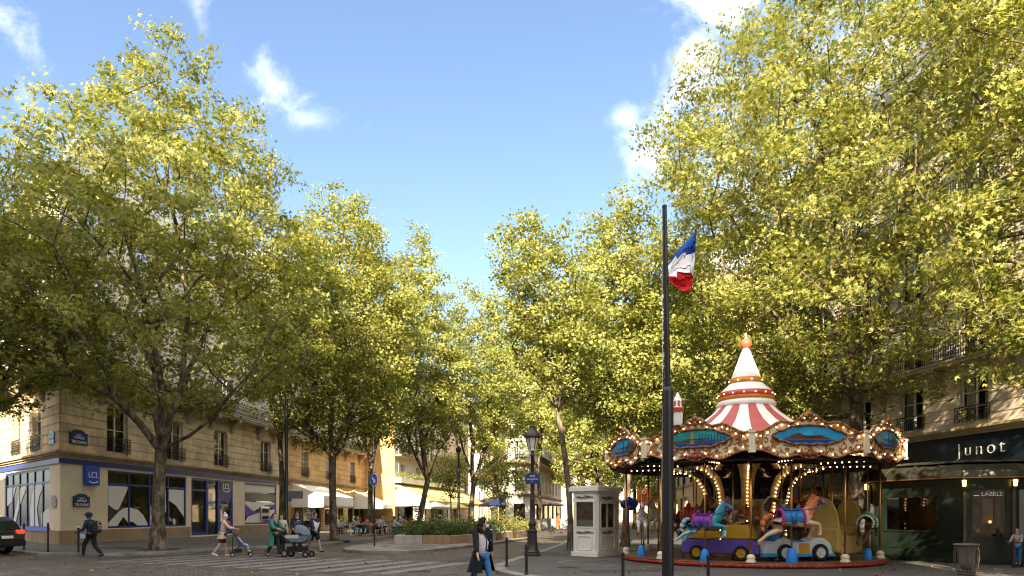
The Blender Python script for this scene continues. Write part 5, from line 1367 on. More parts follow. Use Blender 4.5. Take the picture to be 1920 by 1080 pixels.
# ------------------------------------------------------------------ ticket booth
bo = (2.21, 24.95); FK = frame(bo[0], bo[1], .76, -.65, .1)
wB, dB, hB = 1.08, 1.5, 2.30
booth = thing('ticket_booth', 'small white ticket booth with painted scrolls beside the carousel', 'booth', (bo[0], bo[1], .1))
M['booth_white'] = mat('booth_white_paint', (.70,.68,.62), .45, var=.06, vscale=2); M['booth_in'] = mat('booth_interior', (.30,.20,.08), .8, var=.6, vscale=5)
ch = .09
def booth_side(F, L, wa, wb, wc, wd, glassy=True):
    m = MB(); m.M = F
    us, zs = [0, wa, wb, L], [.0, wc, wd, hB]
    for i in range(3):
        for j in range(3):
            if i == 1 and j == 1: continue
            m.quad((us[i],0,zs[j]),(us[i+1],0,zs[j]),(us[i+1],0,zs[j+1]),(us[i],0,zs[j+1]))
    m.quad((wa,0,wc),(wa,.08,wc),(wa,.08,wd),(wa,0,wd)); m.quad((wb,0,wc),(wb,.08,wc),(wb,.08,wd),(wb,0,wd)); m.quad((wa,0,wd),(wb,0,wd),(wb,.08,wd),(wa,.08,wd)); m.quad((wa,0,wc),(wb,0,wc),(wb,.08,wc),(wa,.08,wc))
    return m
Fa = FK @ T(ch, 0, 0); Fb = FK @ T(wB, ch, 0) @ RZ(R(90)); Fc = FK @ T(wB-ch, dB, 0) @ RZ(R(180)); Fd = FK @ T(0, dB-ch, 0) @ RZ(R(-90))
m1 = booth_side(Fa, wB-2*ch, .06, wB-2*ch-.06, 1.05, 1.98); b1_ = m1.build('wall', M['booth_white'], booth)
m1 = booth_side(Fb, dB-2*ch, .12, dB-2*ch-.25, 1.02, 1.92); b2_ = m1.build('wall', M['booth_white'], booth)
m = MB(); m.M = Fc; m.quad((0,0,0),(wB-2*ch,0,0),(wB-2*ch,0,hB),(0,0,hB)); m.build('wall', M['booth_white'], booth)
m = MB(); m.M = Fd; m.quad((0,0,0),(dB-2*ch,0,0),(dB-2*ch,0,hB),(0,0,hB)); m.build('wall', M['booth_white'], booth)
for (x, y, a) in ((0,ch,-45),(wB-ch,0,45),(wB,dB-ch,135),(ch,dB,225)):
    m = MB(); m.M = FK @ T(x,y,0) @ RZ(R(a)); w_ = ch*1.4142; m.box(0,w_,-.02,.05,0,hB); m.build('corner_post', M['booth_white'], booth)
m = MB(); m.M = FK
for k, (o_, z0, z1) in enumerate(((.03,hB-.02,hB+.05),(.10,hB+.05,hB+.19),(.06,hB+.19,hB+.23))): m.box(-o_, wB+o_, -o_, dB+o_, z0, z1)
m.build('roof', M['booth_white'], booth)
m = MB(); m.M = FK; m.box(-.035, wB+.035, -.035, dB+.035, .0, .16); m.build('base', M['booth_white'], booth)
m = MB(); m.M = FK; m.quad((.05,dB-.05,.9),(wB-.05,dB-.05,.9),(wB-.05,dB-.05,hB-.05),(.05,dB-.05,hB-.05)); m.quad((.05,.1,.98),(wB-.1,.1,.98),(wB-.1,dB-.05,.98),(.05,dB-.05,.98)); m.quad((.05,.1,.9),(.05,dB-.05,.9),(.05,dB-.05,hB-.05),(.05,.1,hB-.05)); m.build('interior', M['booth_in'], booth)
def booth_win(par, F, a, b, c, d_, sash):
    m = MB(); m.M = F; m.quad((a,.05,c),(b,.05,c),(b,.05,d_),(a,.05,d_), 0)
    o = m.build('window', M['glass'], par)
    m = MB(); m.M = F
    for x0, x1, z0, z1 in ((a-.04,a,c-.04,d_+.04),(b,b+.04,c-.04,d_+.04),(a,b,c-.04,c),(a,b,d_,d_+.04)): m.box(x0,x1,-.02,.02,z0,z1)
    if sash: m.box((a+b)/2-.02,(a+b)/2+.02,.02,.045,c,d_)
    m.build('frame', M['booth_white'], o); return o
wa_ = booth_win(b1_, Fa, .08, wB-2*ch-.08, 1.07, 1.96, False); booth_win(b2_, Fb, .14, dB-2*ch-.27, 1.04, 1.90, True)
m = MB(); m.M = Fa; m.box(.09,wB-2*ch-.09,.052,.06,1.08,1.32); m.build('counter_notice', mat('pale_blue_notice', (.42,.50,.58), .6, var=.25, vscale=25), wa_)
for (x, z, r, c) in ((.22,1.55,.10,(.25,.05,.12)),(.45,1.72,.11,(.05,.2,.06)),(.66,1.6,.09,(.35,.15,.03)),(.3,1.78,.07,(.3,.03,.03)),(.6,1.82,.06,(.05,.1,.3))):
    mm = MB(); mm.M = Fa; mm.ball((x,.25,z), r, 8); mm.build('plush_toy', mat('plush_fabric', c, .95), b1_, smooth=True)
mm = MB(); mm.M = Fb; 
for k in range(5): mm.box(.55+k*.05,.58+k*.05,.12,.13,1.35,1.65)
mm.build('striped_poster_print', M['red_gloss'], b2_)
inks = [(.35,.03,.02),(.03,.16,.05),(.02,.02,.02),(.4,.2,.03)]
inkm = [mat('booth_scroll_ink', c, .5) for c in inks]
for par, F, L, zs in ((b1_, Fa, wB-2*ch, (.86, 2.13)), (b2_, Fb, dB-2*ch, (.86, 2.10))):
    for z in zs:
        mm = MB(); mm.M = F; c = L/2-(.0 if par is b1_ else .08)
        for k in range(9):
            x = c+(k-4)*.085; h = .022+.018*math.cos((k-4)*.5)
            ps = [(x+.03*math.cos(t*.9+k), -.012, z+h*1.6*math.sin(t*.9+k)) for t in range(6)]
            for i in range(5): mm.tube(ps[i], ps[i+1], .012, n=4, mi=k % 4, caps=False)
        mm.tube((c-.37,-.012,z),(c+.37,-.012,z),.008,n=4,mi=1)
        mm.build('scroll_pattern', inkm, par)
    mm = MB(); mm.M = F; a, b, c, d_ = .14, L-.14-(0 if par is b1_ else .16), .24, .72
    ps = [(a+.06,c),(b-.06,c),(b,c+.06),(b,d_-.06),(b-.06,d_),(a+.06,d_),(a,d_-.06),(a,c+.06),(a+.06,c)]
    mm.path([(x,-.005,z) for x, z in ps], .018, 5); mm.build('panel_moulding', M['booth_white'], par)

# ------------------------------------------------------------------ street lamp with its plate
lx, lz = xz(998, 24.9), 24.9
lamp = thing('street_lamp', 'old style bronze street lamp with glass lantern beside the ticket booth', 'street lamp', (lx, lz, .1))
L0_ = (lx, lz, .1)
m = MB(); m.lathe([(.31,0),(.31,.07),(.27,.10),(.27,.16),(.22,.22),(.19,.5),(.165,.85),(.19,.88),(.19,.93),(.13,.97),(.115,1.08),(.14,1.12),(.14,1.2),(.085,1.28),(.075,2.0),(.09,2.04),(.07,2.1),(.058,3.6),(.10,3.66),(.06,3.72),(.06,3.82)], L0_, 16); m.build('column', M['lamp_metal'], lamp, auto=35)
m = MB(); m.lathe([(.12,3.82),(.14,3.86),(.13,3.9),(.23,4.30)], L0_, 6); lg = m.build('lantern_glass', M['frost'], lamp)
m = MB(); m.lathe([(.25,4.30),(.31,4.33),(.30,4.42),(.22,4.50),(.12,4.60),(.09,4.66),(.10,4.72),(.03,4.82)], L0_, 12); m.build('lantern_cap', M['lamp_metal'], lamp, auto=40)
m = MB()
for k in range(6):
    a = k*PI/3; m.tube((lx+.135*math.cos(a), lz+.135*math.sin(a), 3.98), (lx+.24*math.cos(a), lz+.24*math.sin(a), 4.41), .014, n=5)
m.build('lantern_frame', M['lamp_metal'], lg)
FL = frame(lx, lz-.12, 1, -.05, 0)
plate(lamp, FL, 0, 2.72, .52, .34, ['RUE', 'DES MARTYRS', '9e'], [.10,.062,.06])
# ------------------------------------------------------------------ flagpole and flag
fx, fz = 3.56, 15.6
fp = thing('flagpole', 'tall dark stepped flagpole in front of the carousel', 'flagpole', (fx, fz, .1))
m = MB(); m.lathe([(.20,0),(.20,.03),(.135,.06),(.13,4.3),(.115,4.38),(.075,4.42)], (fx,fz,.1), 18); m.build('lower_tube', M['pole_metal'], fp, auto=35)
m = MB(); m.tube((fx,fz,4.4),(fx-.075,fz,8.62),.072,.052,14); m.lathe([(.055,0),(.06,.03),(.03,.07),(.001,.08)], (fx-.075,fz,8.62), 12); m.build('upper_tube', M['pole_metal'], fp, auto=35)
m = MB(); m.path([(fx-.15,fz-.02,1.5),(fx-.12,fz-.02,4.4),(fx-.14,fz,8.5)], .006, 4); m.build('halyard', M['white_paint'], fp); m = MB(); m.box(fx-.17,fx-.12,fz-.03,fz+.03,1.42,1.62); m.build('cleat', M['steel'], fp); m = MB(); m.lathe([(.137,1.0),(.137,1.45)], (fx,fz,.1), 18, a0=R(200), a1=R(250)); m.build('access_door', M['dark_metal'], fp)
M['flag_blue'] = mat('flag_blue_cloth', (.015,.09,.42), .8); M['flag_white'] = mat('flag_white_cloth', (.90,.88,.90), .8); M['flag_red'] = mat('flag_red_cloth', (.62,.014,.018), .8)
def flag():
    d = 15.5; P = lambda px, py, dy=0: Vector((xz(px, d+dy), d+dy, hz(py, d)))
    cols = [[(1252,494),(1262,479),(1280,460),(1298,441),(1306,432)], [(1253,503),(1268,490),(1283,474),(1298,467),(1304,467)], [(1254,512),(1266,506),(1280,502),(1296,500),(1301,510)], [(1254,518),(1268,524),(1280,531),(1293,538),(1297,538)], [(1254,525),(1262,533),(1273,542),(1284,550),(1290,551)]]
    n = 24; mm = MB(); grid = []
    rows = [c for c in cols]
    for i in range(n+1):
        s = i/n*4; i0 = min(3, int(s)); f = s-i0; f = f*f*(3-2*f)*.3+f*.7; line = []
        for j in range(n+1):
            t = j/n*4; j0 = min(3, int(t)); g_ = t-j0
            q = lambda r, c: np.array(rows[r][c], float)
            p = (q(i0,j0)*(1-g_)+q(i0,j0+1)*g_)*(1-f)+(q(i0+1,j0)*(1-g_)+q(i0+1,j0+1)*g_)*f
            line.append(P(p[0], p[1], .07*math.sin(i*.6+j*.2)*(.3+.7*j/n)+.05*math.sin(j*.4+i*.15)))
        grid.append(line)
    # blue rides high and folds back under the white; red hangs lowest
    vs = [p for l in grid for p in l]; N_ = n+1
    for i in range(n):
        for j in range(n):
            band_ = 0 if i < 6+(-4 if j < 7 else (1 if j > 12 else 0)) else (1 if i < 14 + (0 if j > 6 else 3) else 2)
            o = len(mm.v); mm.add([vs[i*N_+j], vs[i*N_+j+1], vs[(i+1)*N_+j+1], vs[(i+1)*N_+j]], [(0,1,2,3)], band_)
    ob = mm.build('flag', [M['flag_blue'], M['flag_white'], M['flag_red']], None)
    bm = bmesh.new(); bm.from_mesh(ob.data); bmesh.ops.remove_doubles(bm, verts=bm.verts, dist=.0005); bm.to_mesh(ob.data); bm.free()
    ob.data.polygons.foreach_set('use_smooth', [True]*len(ob.data.polygons))
    tag(ob, 'blue white and red flag hanging slack from the dark flagpole', 'flag')
flag()
# ------------------------------------------------------------------ bollards
def bollard_meshes():
    m = MB(); m.lathe([(.055,0),(.055,.05),(.038,.07),(.038,.86),(.05,.88),(.05,.93),(.03,.95)], (0,0,0), 14); a = m.mesh('post', M['dark_metal'])
    m = MB(); m.lathe([(.03,.95),(.042,.965),(.045,.99),(.03,1.01),(.001,1.02)], (0,0,0), 14); return a, m.mesh('cap', M['dark_metal']), m.mesh('cap', M['white_paint'])
bpm, bcm, bcw = bollard_meshes()
for (x, y, z0, s, white, lab) in ((xz(45,29.0), 29.0, .12, 1.1, 0, 'dark bollard next to the back of the dark car'), (xz(90,27.3), 27.3, .12, 1.15, 0, 'dark bollard standing before the cream corner of the bank'),
        (xz(147,26.7), 26.7, .12, 1.02, 1, 'bollard with white cap behind the person in the cap'), (xz(950,19.7), 19.7, .1, .84, 0, 'bollard on the kerb just behind the woman in black'),
        (xz(987,17.1), 17.1, .1, .76, 0, 'bollard in front of the foot of the street lamp'), (xz(1168,15.9), 15.9, .1, .62, 0, 'low bollard beside the left edge of the carousel'),
        (xz(1328,15.3), 15.3, .1, .60, 0, 'low bollard before the purple ride-on truck')):
    b = thing('bollard', lab, 'bollard', (x, y, z0), 'bollards along the kerbs'); Mx = T(x,y,z0) @ Matrix.Diagonal((1,1,s,1))
    put('post', bpm, b, Mx); put('cap', bcw if white else bcm, b, Mx)
# ------------------------------------------------------------------ traffic sign on the island, tall poles, orange board
sx, sz_ = xz(702, 31.4), 31.4
ts = thing('traffic_sign', 'round blue keep right sign on the traffic island', 'traffic sign', (sx, sz_, .14))
m = MB(); m.tube((sx,sz_,.14),(sx,sz_,3.55),.038,n=10); m.build('post', M['dark_metal'], ts)
Fs_ = frame(sx, sz_-.06, .72, -.69, 3.2); m = MB(); m.M = Fs_ @ Matrix.Rotation(R(90),4,'X')
m.lathe([(.001,0),(.30,0),(.31,.01),(.30,.02),(.001,.02)], (0,0,0), 28); dsk = m.build('disc', M['white_paint'], ts)
m = MB(); m.M = Fs_ @ Matrix.Rotation(R(90),4,'X'); m.lathe([(.001,.024),(.275,.024),(.276,.02)], (0,0,0), 28); m.build('disc_face', M['bright_blue'], dsk)
m = MB(); m.M = Fs_ @ Matrix.Rotation(R(45),4,'Y'); m.box(-.17,.08,-.032,-.026,-.035,.035); m.slab([(.05,-.12),(.19,0),(.05,.12),(.05,.05),(.09,0),(.05,-.05)], -.032, -.026); m.build('arrow', M['white_letter'], dsk)
def tall_pole(px, d, h, r, lab, z0=.12):
    x = xz(px, d); o = thing('street_pole', lab, 'pole', (x, d, z0))
    m = MB(); m.lathe([(r*1.8,0),(r*1.8,.06),(r*1.35,.1),(r*1.3,1.2),(r,1.3),(r*.8,h),(.001,h+.02)], (x,d,z0), 14); m.build('shaft', M['dark_metal'], o, auto=35)
    return o, x
o, x = tall_pole(537, 36, 7.6, .105, 'tall dark pole with a small grey box in front of the bank')
m = MB(); m.box(x+.1,x+.85,35.9,36.1,2.45,2.85); m.build('sign_box', mat('grey_box_enamel', (.12,.12,.12), .5), o)
o, x = tall_pole(860, 50, 6.2, .10, 'dark lamp pole standing behind the flower planter')
m = MB(); m.lathe([(.05,6.0),(.2,6.1),(.22,6.3),(.05,6.5)], (x,50,.12), 12); m.build('lamp_head', M['dark_metal'], o)
ox, oz = xz(1207, 28.5), 28.5
ob = thing('notice_board', 'orange notice on a post seen through the carousel', 'sign', (ox, oz, .1))
M['orange_board'] = mat('orange_notice', (.62,.16,.02), .5)
m = MB(); m.tube((ox,oz,.1),(ox,oz,2.75),.03,n=8); m.build('post', M['dark_metal'], ob); m = MB(); m.box(ox-.29,ox+.29,oz-.06,oz-.03,2.08,2.70); nb_ = m.build('board', M['orange_board'], ob)
m = MB(); m.M = frame(ox, oz-.07, 1, 0, 2.56) @ Matrix.Rotation(R(90),4,'X'); m.lathe([(.05,0),(.05,.01),(.085,.01),(.085,0)], (0,0,0), 18); m.build('emblem', M['white_letter'], nb_)
m = MB(); 
for k in range(4): m.box(ox-.22,ox+.22-.05*(k % 2),oz-.066,oz-.061,2.40-k*.075,2.425-k*.075)
m.build('print_lines', mat('dark_orange_print', (.32,.06,.01), .5), nb_)
# ------------------------------------------------------------------ balloons tied by the booth
bx, bz = xz(1179, 24.6), 24.6
bl = thing('balloon_bunch', 'bunch of shiny blue balloons between ticket booth and carousel', 'balloons', (bx, bz, .1))
for (dx, dz, r) in ((-.17,.0,.14),(.02,.10,.15),(.2,.02,.14),(.08,-.10,.12),(-.05,-.12,.10)):
    m = MB(); m.ball((bx+dx,bz,1.98+dz), r, 14, sz=1.12); m.build('balloon', G('balloon_blue', (.012,.04,.36), rough=.15) if r > .11 else M['gold'], bl, smooth=True)
m = MB(); m.tube((bx,bz,.1),(bx,bz,1.9),.018,n=6); m.build('stick', M['dark_metal'], bl)
# ------------------------------------------------------------------ wire basket
wx_, wz_ = xz(1812, 17.0), 17.0
wb_ = thing('litter_bin', 'barrel shaped slatted metal litter bin on the pavement', 'bin', (wx_, wz_, .1))
pf = [(.19,.06),(.24,.2),(.27,.4),(.265,.58),(.235,.74)]
for k in range(22):
    a = 2*PI*k/22; m = MB() if k == 0 else m
    m.path([(wx_+r*math.cos(a), wz_+r*math.sin(a), .1+z) for r, z in pf], .008, 4)
m.build('slat', G('weathered_bin_metal', (.10,.085,.07), rough=.6), wb_)
m = MB(); m.lathe([(.27,.73),(.29,.75),(.27,.78),(.24,.75),(.27,.73)], (wx_,wz_,.1), 24); m.build('rim', M['weathered_bin_metal'], wb_); m = MB(); m.lathe([(.001,.02),(.2,.02),(.2,.08),(.18,.08)], (wx_,wz_,.1), 20); m.build('foot', M['weathered_bin_metal'], wb_)
m = MB(); m.lathe([(.001,.12),(.12,.13),(.16,.3),(.17,.5),(.23,.74)], (wx_,wz_,.1), 16); m.build('bin_bag', mat('grey_bin_bag', (.16,.15,.13), .35, var=.3, vscale=9), wb_, smooth=True)
# ------------------------------------------------------------------ glazed cafe veranda on the right
ver = thing('glazed_veranda', 'dark green glazed veranda with metal roof under the navy fascia', 'veranda', (13.8, 20.8, .1))
M['ver_green'] = mat('dark_green_panel_paint', (.009,.016,.011), .28, var=.25, vscale=2, spec=.5); M['ver_roof'] = mat('dark_metal_veranda_roof', (.05,.048,.035), .35, .5, var=.3, vscale=2); M['ver_post'] = mat('bronze_post', (.12,.09,.06), .4, .5)
VP_ = [(14.9,25.5),(12.3,23.4),(13.8,20.8),(14.95,20.35),(16.6,20.6),(19.6,22.2)]
ro = []
M['pub_room'] = mat('veranda_interior', (.34,.15,.07), .85, var=.8, vscale=1.3, alt=(.03,.015,.01))
for i in range(len(VP_)-1):
    a, b = Vector(VP_[i]), Vector(VP_[i+1]); d = b-a; Lg = d.length; F = frame(a.x, a.y, d.x, d.y, .1)
    m = MB(); m.M = F; w0, w1 = (.55, Lg-.85) if i == 1 else (.2, Lg-.2)
    zl, zt = (1.0, 2.05) if i == 1 else (.85, 2.25)
    us, zs = [0, w0, w1, Lg], [0, zl, zt, 2.62]
    for p in range(3):
        for q in range(3):
            if p == 1 and q == 1: continue
            m.box(us[p], us[p+1], 0, .06, zs[q], zs[q+1])
    pn = m.build('panel', M['ver_green'], ver)
    m = MB(); m.M = F; m.box(w0-.05,w1+.05,-.03,0,zl-.05,zl); m.build('sill', M['ver_green'], pn); m = MB(); m.M = F; m.box(w0-.05,w1+.05,-.03,0,zt,zt+.05); m.build('lintel', M['ver_green'], pn); m = MB(); m.M = F; m.box(0,Lg,-.04,0,.0,.16); m.build('skirting', M['ver_green'], pn); m = MB(); m.M = F; m.box(0,Lg,-.02,0,.42,.45); m.build('panel_moulding', M['ver_green'], pn)
    m = MB(); m.M = F; m.quad((w0,.03,zl),(w1,.03,zl),(w1,.03,zt),(w0,.03,zt)); wn = m.build('window', M['glass'], pn)
    m = MB(); m.M = F; m.quad((w0-.1,.9,zl-.2),(w1+.1,.9,zl-.2),(w1+.1,.9,zt+.1),(w0-.1,.9,zt+.1)); m.build('interior', M['pub_room'] if i in (1,2) else M['room'], pn)
    if i == 2:
        lettering('LABELS', .17, M['white_letter'], wn, F @ T(Lg*.56, -.0, 2.12), .004, 1.02); m = MB(); m.M = F; m.box(.22,.36,-.004,.0,2.07,2.09); m.box(.55,.78,-.004,.0,2.235,2.245); m.build('lettering_dash', M['white_letter'], wn)
        m = MB(); m.M = F; m.ball((Lg*.62,.5,1.28),.05,8); m.build('display_lamp', mat('amber_display_light', (1,.5,.15), .5, emit=(1,.42,.10), estr=.55), pn)
        m = MB(); m.M = F; m.box(Lg*.5,Lg*.72,.7,.72,1.25,2.0); m.build('picture', mat('pale_pink_print', (.45,.28,.2), .7, var=.3), pn)
    if i == 3:
        cs = [(.4,.03,.03),(.45,.30,.04),(.5,.5,.48),(.05,.1,.3),(.35,.2,.1),(.5,.06,.05)]
        for k in range(8):
            m = MB(); m.M = F; m.box(.2+k*.14,.3+k*.14,.3,.34,.95+.4*(k % 2),1.3+.5*(k % 2)); m.build('book', mat('book_cover', cs[k % 6], .5), pn)
        m = MB(); m.M = F; m.box(w0,w1,.1,.4,.88,.92); m.build('shelf', M['white_paint'], pn)
for k, (x, y) in enumerate(VP_[1:4]):
    dv = Vector((x, y))-Vector((16, 23.5)); dv.normalize(); px_, py_ = x+dv.x*.05, y+dv.y*.05
    m = MB(); m.tube((px_,py_,.1),(px_,py_,2.62),.05,n=10); m.build('corner_post', M['ver_post'], ver)
    x, y = x+dv.x*.16, y+dv.y*.16
    la = MB(); la.lathe([(.03,2.40),(.045,2.42),(.06,2.58),(.02,2.60)], (x,y,.05), 8); lo_ = la.build('wall_lantern', M['lantern_glow'], ver)
    la = MB(); la.lathe([(.02,2.30),(.06,2.38),(.06,2.40)], (x,y,.05), 8); la.build('lantern_base', M['ver_post'], lo_); la = MB(); la.lathe([(.11,2.60),(.11,2.62),(.01,2.70)], (x,y,.05), 8); la.build('lantern_cap', M['ver_post'], lo_)
# barrel shaped roof hung round the bay
ctr = Vector((17.2, 24.2)); m = MB(); prof_ = [(0,2.60),(.28,2.60),(.30,2.66),(.24,2.84),(.05,3.02),(-.5,3.16),(-1.6,3.25)]
rows_ = []
nrm_ = []
for i, p in enumerate(VP_):
    a = Vector(VP_[max(0,i-1)]); b = Vector(VP_[min(len(VP_)-1,i+1)]); t = (b-a).normalized(); nrm_.append(Vector((t.y,-t.x)))
vs = [(VP_[i][0]+nrm_[i].x*o, VP_[i][1]+nrm_[i].y*o, .1+z) for i in range(len(VP_)) for o, z in prof_]; q = len(prof_)
m.add(vs, [(i*q+j, (i+1)*q+j, (i+1)*q+j+1, i*q+j+1) for i in range(len(VP_)-1) for j in range(q-1)])
rf = m.build('roof', M['ver_roof'], ver)
m = MB()
for i in range(len(VP_)-1):
    a, b = Vector(VP_[i]), Vector(VP_[i+1]); ns = max(1, int((b-a).length/.62))
    for k in range(ns):
        p = a.lerp(b, k/ns); n_ = nrm_[i].lerp(nrm_[i+1], k/ns)
        m.path([(p.x+n_.x*o, p.y+n_.y*o, .11+z) for o, z in prof_[2:]], .02, 4)
m.build('roof_rib', M['ver_roof'], rf)
m = MB(); m.add([(p[0],p[1],3.2) for p in VP_[1:]]+[(22,24,3.2),(19,27,3.2),(15.5,27,3.2)], [tuple(range(8))]); m.build('roof_deck', M['ver_roof'], ver)
m = MB()
for i in range(len(VP_)-1):
    a, b = VP_[i], VP_[i+1]; m.tube((a[0]+nrm_[i].x*.3,a[1]+nrm_[i].y*.3,2.72),(b[0]+nrm_[i+1].x*.3,b[1]+nrm_[i+1].y*.3,2.72),.022,n=6)
m.build('gutter', M['brass'], rf)
# ------------------------------------------------------------------ stone planter with its shrubs and flowers
PL = [(-5.95,34.4),(-3.05,34.0),(-1.5,36.5),(1.25,46),(.3,47.8),(-3.2,45.2),(-6.0,38.6)]
pl = thing('stone_planter', 'low planter walled with pale and pinkish stone blocks on the traffic island', 'planter', (-3, 38, .14))
pin = inset(PL, .38); m = MB(); n = len(PL)
for i in range(n):
    a, b, c, d_ = PL[i], PL[(i+1) % n], pin[(i+1) % n], pin[i]; Lg = math.hypot(b[0]-a[0], b[1]-a[1]); ns = max(1, int(Lg/1.0))
    for k in range(ns):
        t0, t1 = k/ns+.004, (k+1)/ns-.004; f = lambda p, q, t: (p[0]+(q[0]-p[0])*t, p[1]+(q[1]-p[1])*t)
        z1 = .56+.012*((k*7+i*3) % 3)
        m.prism([f(a,b,t0), f(a,b,t1), f(d_,c,t1), f(d_,c,t0)], .14, z1, (k*5+i*2) % 3)
M['block_pink'] = stone_mat('pinkish_granite', (.36,.26,.21), (.22,.15,.11)); M['block_grey'] = stone_mat('pale_granite', (.42,.38,.34), (.26,.23,.20)); M['block_tan'] = stone_mat('tan_granite', (.30,.20,.12), (.18,.11,.07))
m.build('wall', [M['block_grey'], M['block_pink'], M['block_tan']], pl)
m = MB(); m.add([(x,y,.50) for x, y in pin], [tuple(range(n))]); m.build('soil', M['soil'], pl)
def shrub(lab, x, y, z, rx, ry, rz_, nl, ls, leafm, seed, nm='shrub', group='shrubs in the stone planter', flower=None):
    rng = np.random.default_rng(seed); root = thing(nm, lab, 'shrub', (x, y, z), group)
    nc = 26; th = rng.uniform(0,6.28,nc); rr = rng.uniform(0,1,nc)**.5; zz = rng.uniform(.2,1,nc)
    C = np.stack([rx*rr*np.cos(th)*(1.05-.5*zz**2), ry*rr*np.sin(th)*(1.05-.5*zz**2), rz_*zz*(1-.45*rr**2)], 1)
    m = MB()
    for c in C: m.tube((c[0]*.15,c[1]*.15,-.02), tuple(c*.93), .012, .005, 4, caps=False)
    put('stem', m.mesh('stem', M['bark']), root, WM[root])
    P = (C[:,None,:]+rng.normal(size=(nc, nl//nc, 3))*np.array([rx*.22, ry*.22, rz_*.16])).reshape(-1,3); P[:,2] = np.abs(P[:,2])+.02
    put('foliage', leaves_mesh('foliage', P, P/(np.linalg.norm(P,axis=1)[:,None]+.01), ls, rng, False, M[leafm], up=.5), root, WM[root])
    if flower:
        Q = C[rng.integers(0,nc,60)]+rng.normal(size=(60,3))*np.array([rx*.25,ry*.25,rz_*.1])+np.array([0,0,.1*rz_])
        put('blossom', leaves_mesh('blossom', Q, Q*0, .09, rng, False, M[flower]), root, WM[root])
    return root
M['pink_petal'] = leaf_mat('pink_petal', (.42,.16,.12), (.50,.26,.20)); M['white_petal'] = leaf_mat('white_petal', (.5,.48,.42), (.6,.58,.5))
for k, (px, d, rx, rz_, mt_, fl, lab) in enumerate([(775,36.2,1.0,.75,'leaf_bush',None,'dark low shrub at the near corner of the stone planter'),(815,35.8,1.0,.85,'leaf_bush','pink_petal','dark shrub with pinkish flowers in the middle of the planter front'),
        (850,36.6,1.0,.8,'leaf_bush',None,'dark green shrub left of the woman in black'),(835,40.5,1.3,1.05,'leaf_bush','pink_petal','taller flowering shrub further back in the planter'),(880,39,1.1,.9,'leaf_bush',None,'green shrub directly behind the woman in black'),
        (935,42,1.25,1.25,'leaf_yellow','white_petal','tall golden shrub in sunlight right of the woman in black'),(965,43.6,1.2,.9,'leaf_yellow','white_petal','low golden shrub near the far end of the planter'),(985,45.3,.8,.65,'leaf_yellow',None,'small sunlit shrub at the far tip of the planter'),(912,37.5,.9,.8,'leaf_bush',None,'shrub half hidden behind the head of the woman in black'),(790,41.5,1.2,.9,'leaf_bush','pink_petal','shrub on the cafe side of the planter')]):
    shrub(lab, xz(px,d), d, .5, rx, rx*.8, rz_, 900, .13, mt_, 60+k, flower=fl)
rng = np.random.default_rng(5); P = []
poly_c = [Vector(p) for p in pin]
while len(P) < 2600:
    x, y = rng.uniform(-6,1.3), rng.uniform(34,48)
    ins_ = True
    for i in range(n):
        a, b = poly_c[i], poly_c[(i+1) % n]
        if (b.x-a.x)*(y-a.y)-(b.y-a.y)*(x-a.x) < 0: ins_ = False; break
    if ins_: P.append((x, y, .49))
P = np.array(P); V = []; F_ = []
for k, p in enumerate(P):
    a = rng.uniform(0,6.28); h = rng.uniform(.25,.6); w = .018; lx_, ly_ = rng.normal()*.16, rng.normal()*.16; d_ = np.array([math.cos(a)*w, math.sin(a)*w, 0])
    V += [p-d_, p+d_, p+np.array([lx_*.4,ly_*.4,h*.7])+d_*.8, p+np.array([lx_,ly_,h])]; F_.append((4*k,4*k+1,4*k+2,4*k+3))
gme = np_mesh('long_grass', np.array(V), np.array(F_), M['leaf_bush']); go = bpy.data.objects.new('long_grass', gme); COL.objects.link(go); WM[go] = Matrix.Identity(4); tag(go, 'long leaved ground cover between the shrubs of the stone planter', 'ground cover', kind='stuff')
# flowers along the yellow cafe's roof edge
for k in range(9):
    p = FY @ Vector((1.2+k*2.9, -.5, 5.85)); shrub('reddish flowering plant in the box above the yellow awning', p.x, p.y, p.z, 1.5, .5, .75, 520, .16, 'leaf_brightened', 80+k, 'window_box_plant', 'plants along the yellow cafe roof edge', 'pink_petal')
# ------------------------------------------------------------------ cafe furniture
def chair_t():
    root = thing('cafe_chair', 'pale woven cafe chair on the sunny terrace', 'chair', (0,0,.12), 'chairs on the cafe terrace')
    ct = G('pale_woven_cane', (.42,.34,.24), rough=.7); B = T(0,0,.12)
    m = MB(); m.M = B; m.box(-.21,.21,-.2,.22,.44,.47); m.build('seat', ct, root)
    m = MB(); m.M = B; m.slab([(-.2,.62),(.2,.62),(.21,.82),(.12,.88),(-.12,.88),(-.21,.82)], -.24, -.21); m.build('backrest', ct, root)
    for sx_ in (-1,1):
        m = MB(); m.M = B; m.path([(sx_*.19,-.20,0),(sx_*.2,-.19,.46),(sx_*.2,-.225,.86)], .014, 6); m.build('leg', ct, root)
        m = MB(); m.M = B; m.tube((sx_*.19,.2,0),(sx_*.19,.19,.45),.014,n=6); m.build('leg', ct, root)
    return root
def table_t():
    root = thing('cafe_table', 'small round table on the cafe terrace', 'table', (0,0,.12), 'tables on the cafe terrace'); B = T(0,0,.12)
    m = MB(); m.M = B; m.lathe([(.001,.72),(.33,.72),(.34,.735),(.33,.75),(.001,.75)], (0,0,0), 18); m.build('tabletop', M['white_paint'], root)
    m = MB(); m.M = B; m.lathe([(.03,.03),(.025,.72)], (0,0,0), 8); m.build('stem', M['dark_metal'], root)
    m = MB(); m.M = B; m.lathe([(.001,.03),(.2,.025),(.22,0)], (0,0,0), 12); m.build('base', M['dark_metal'], root)
    return root
ch0, tb0 = chair_t(), table_t()
used = {'c': False, 't': False}
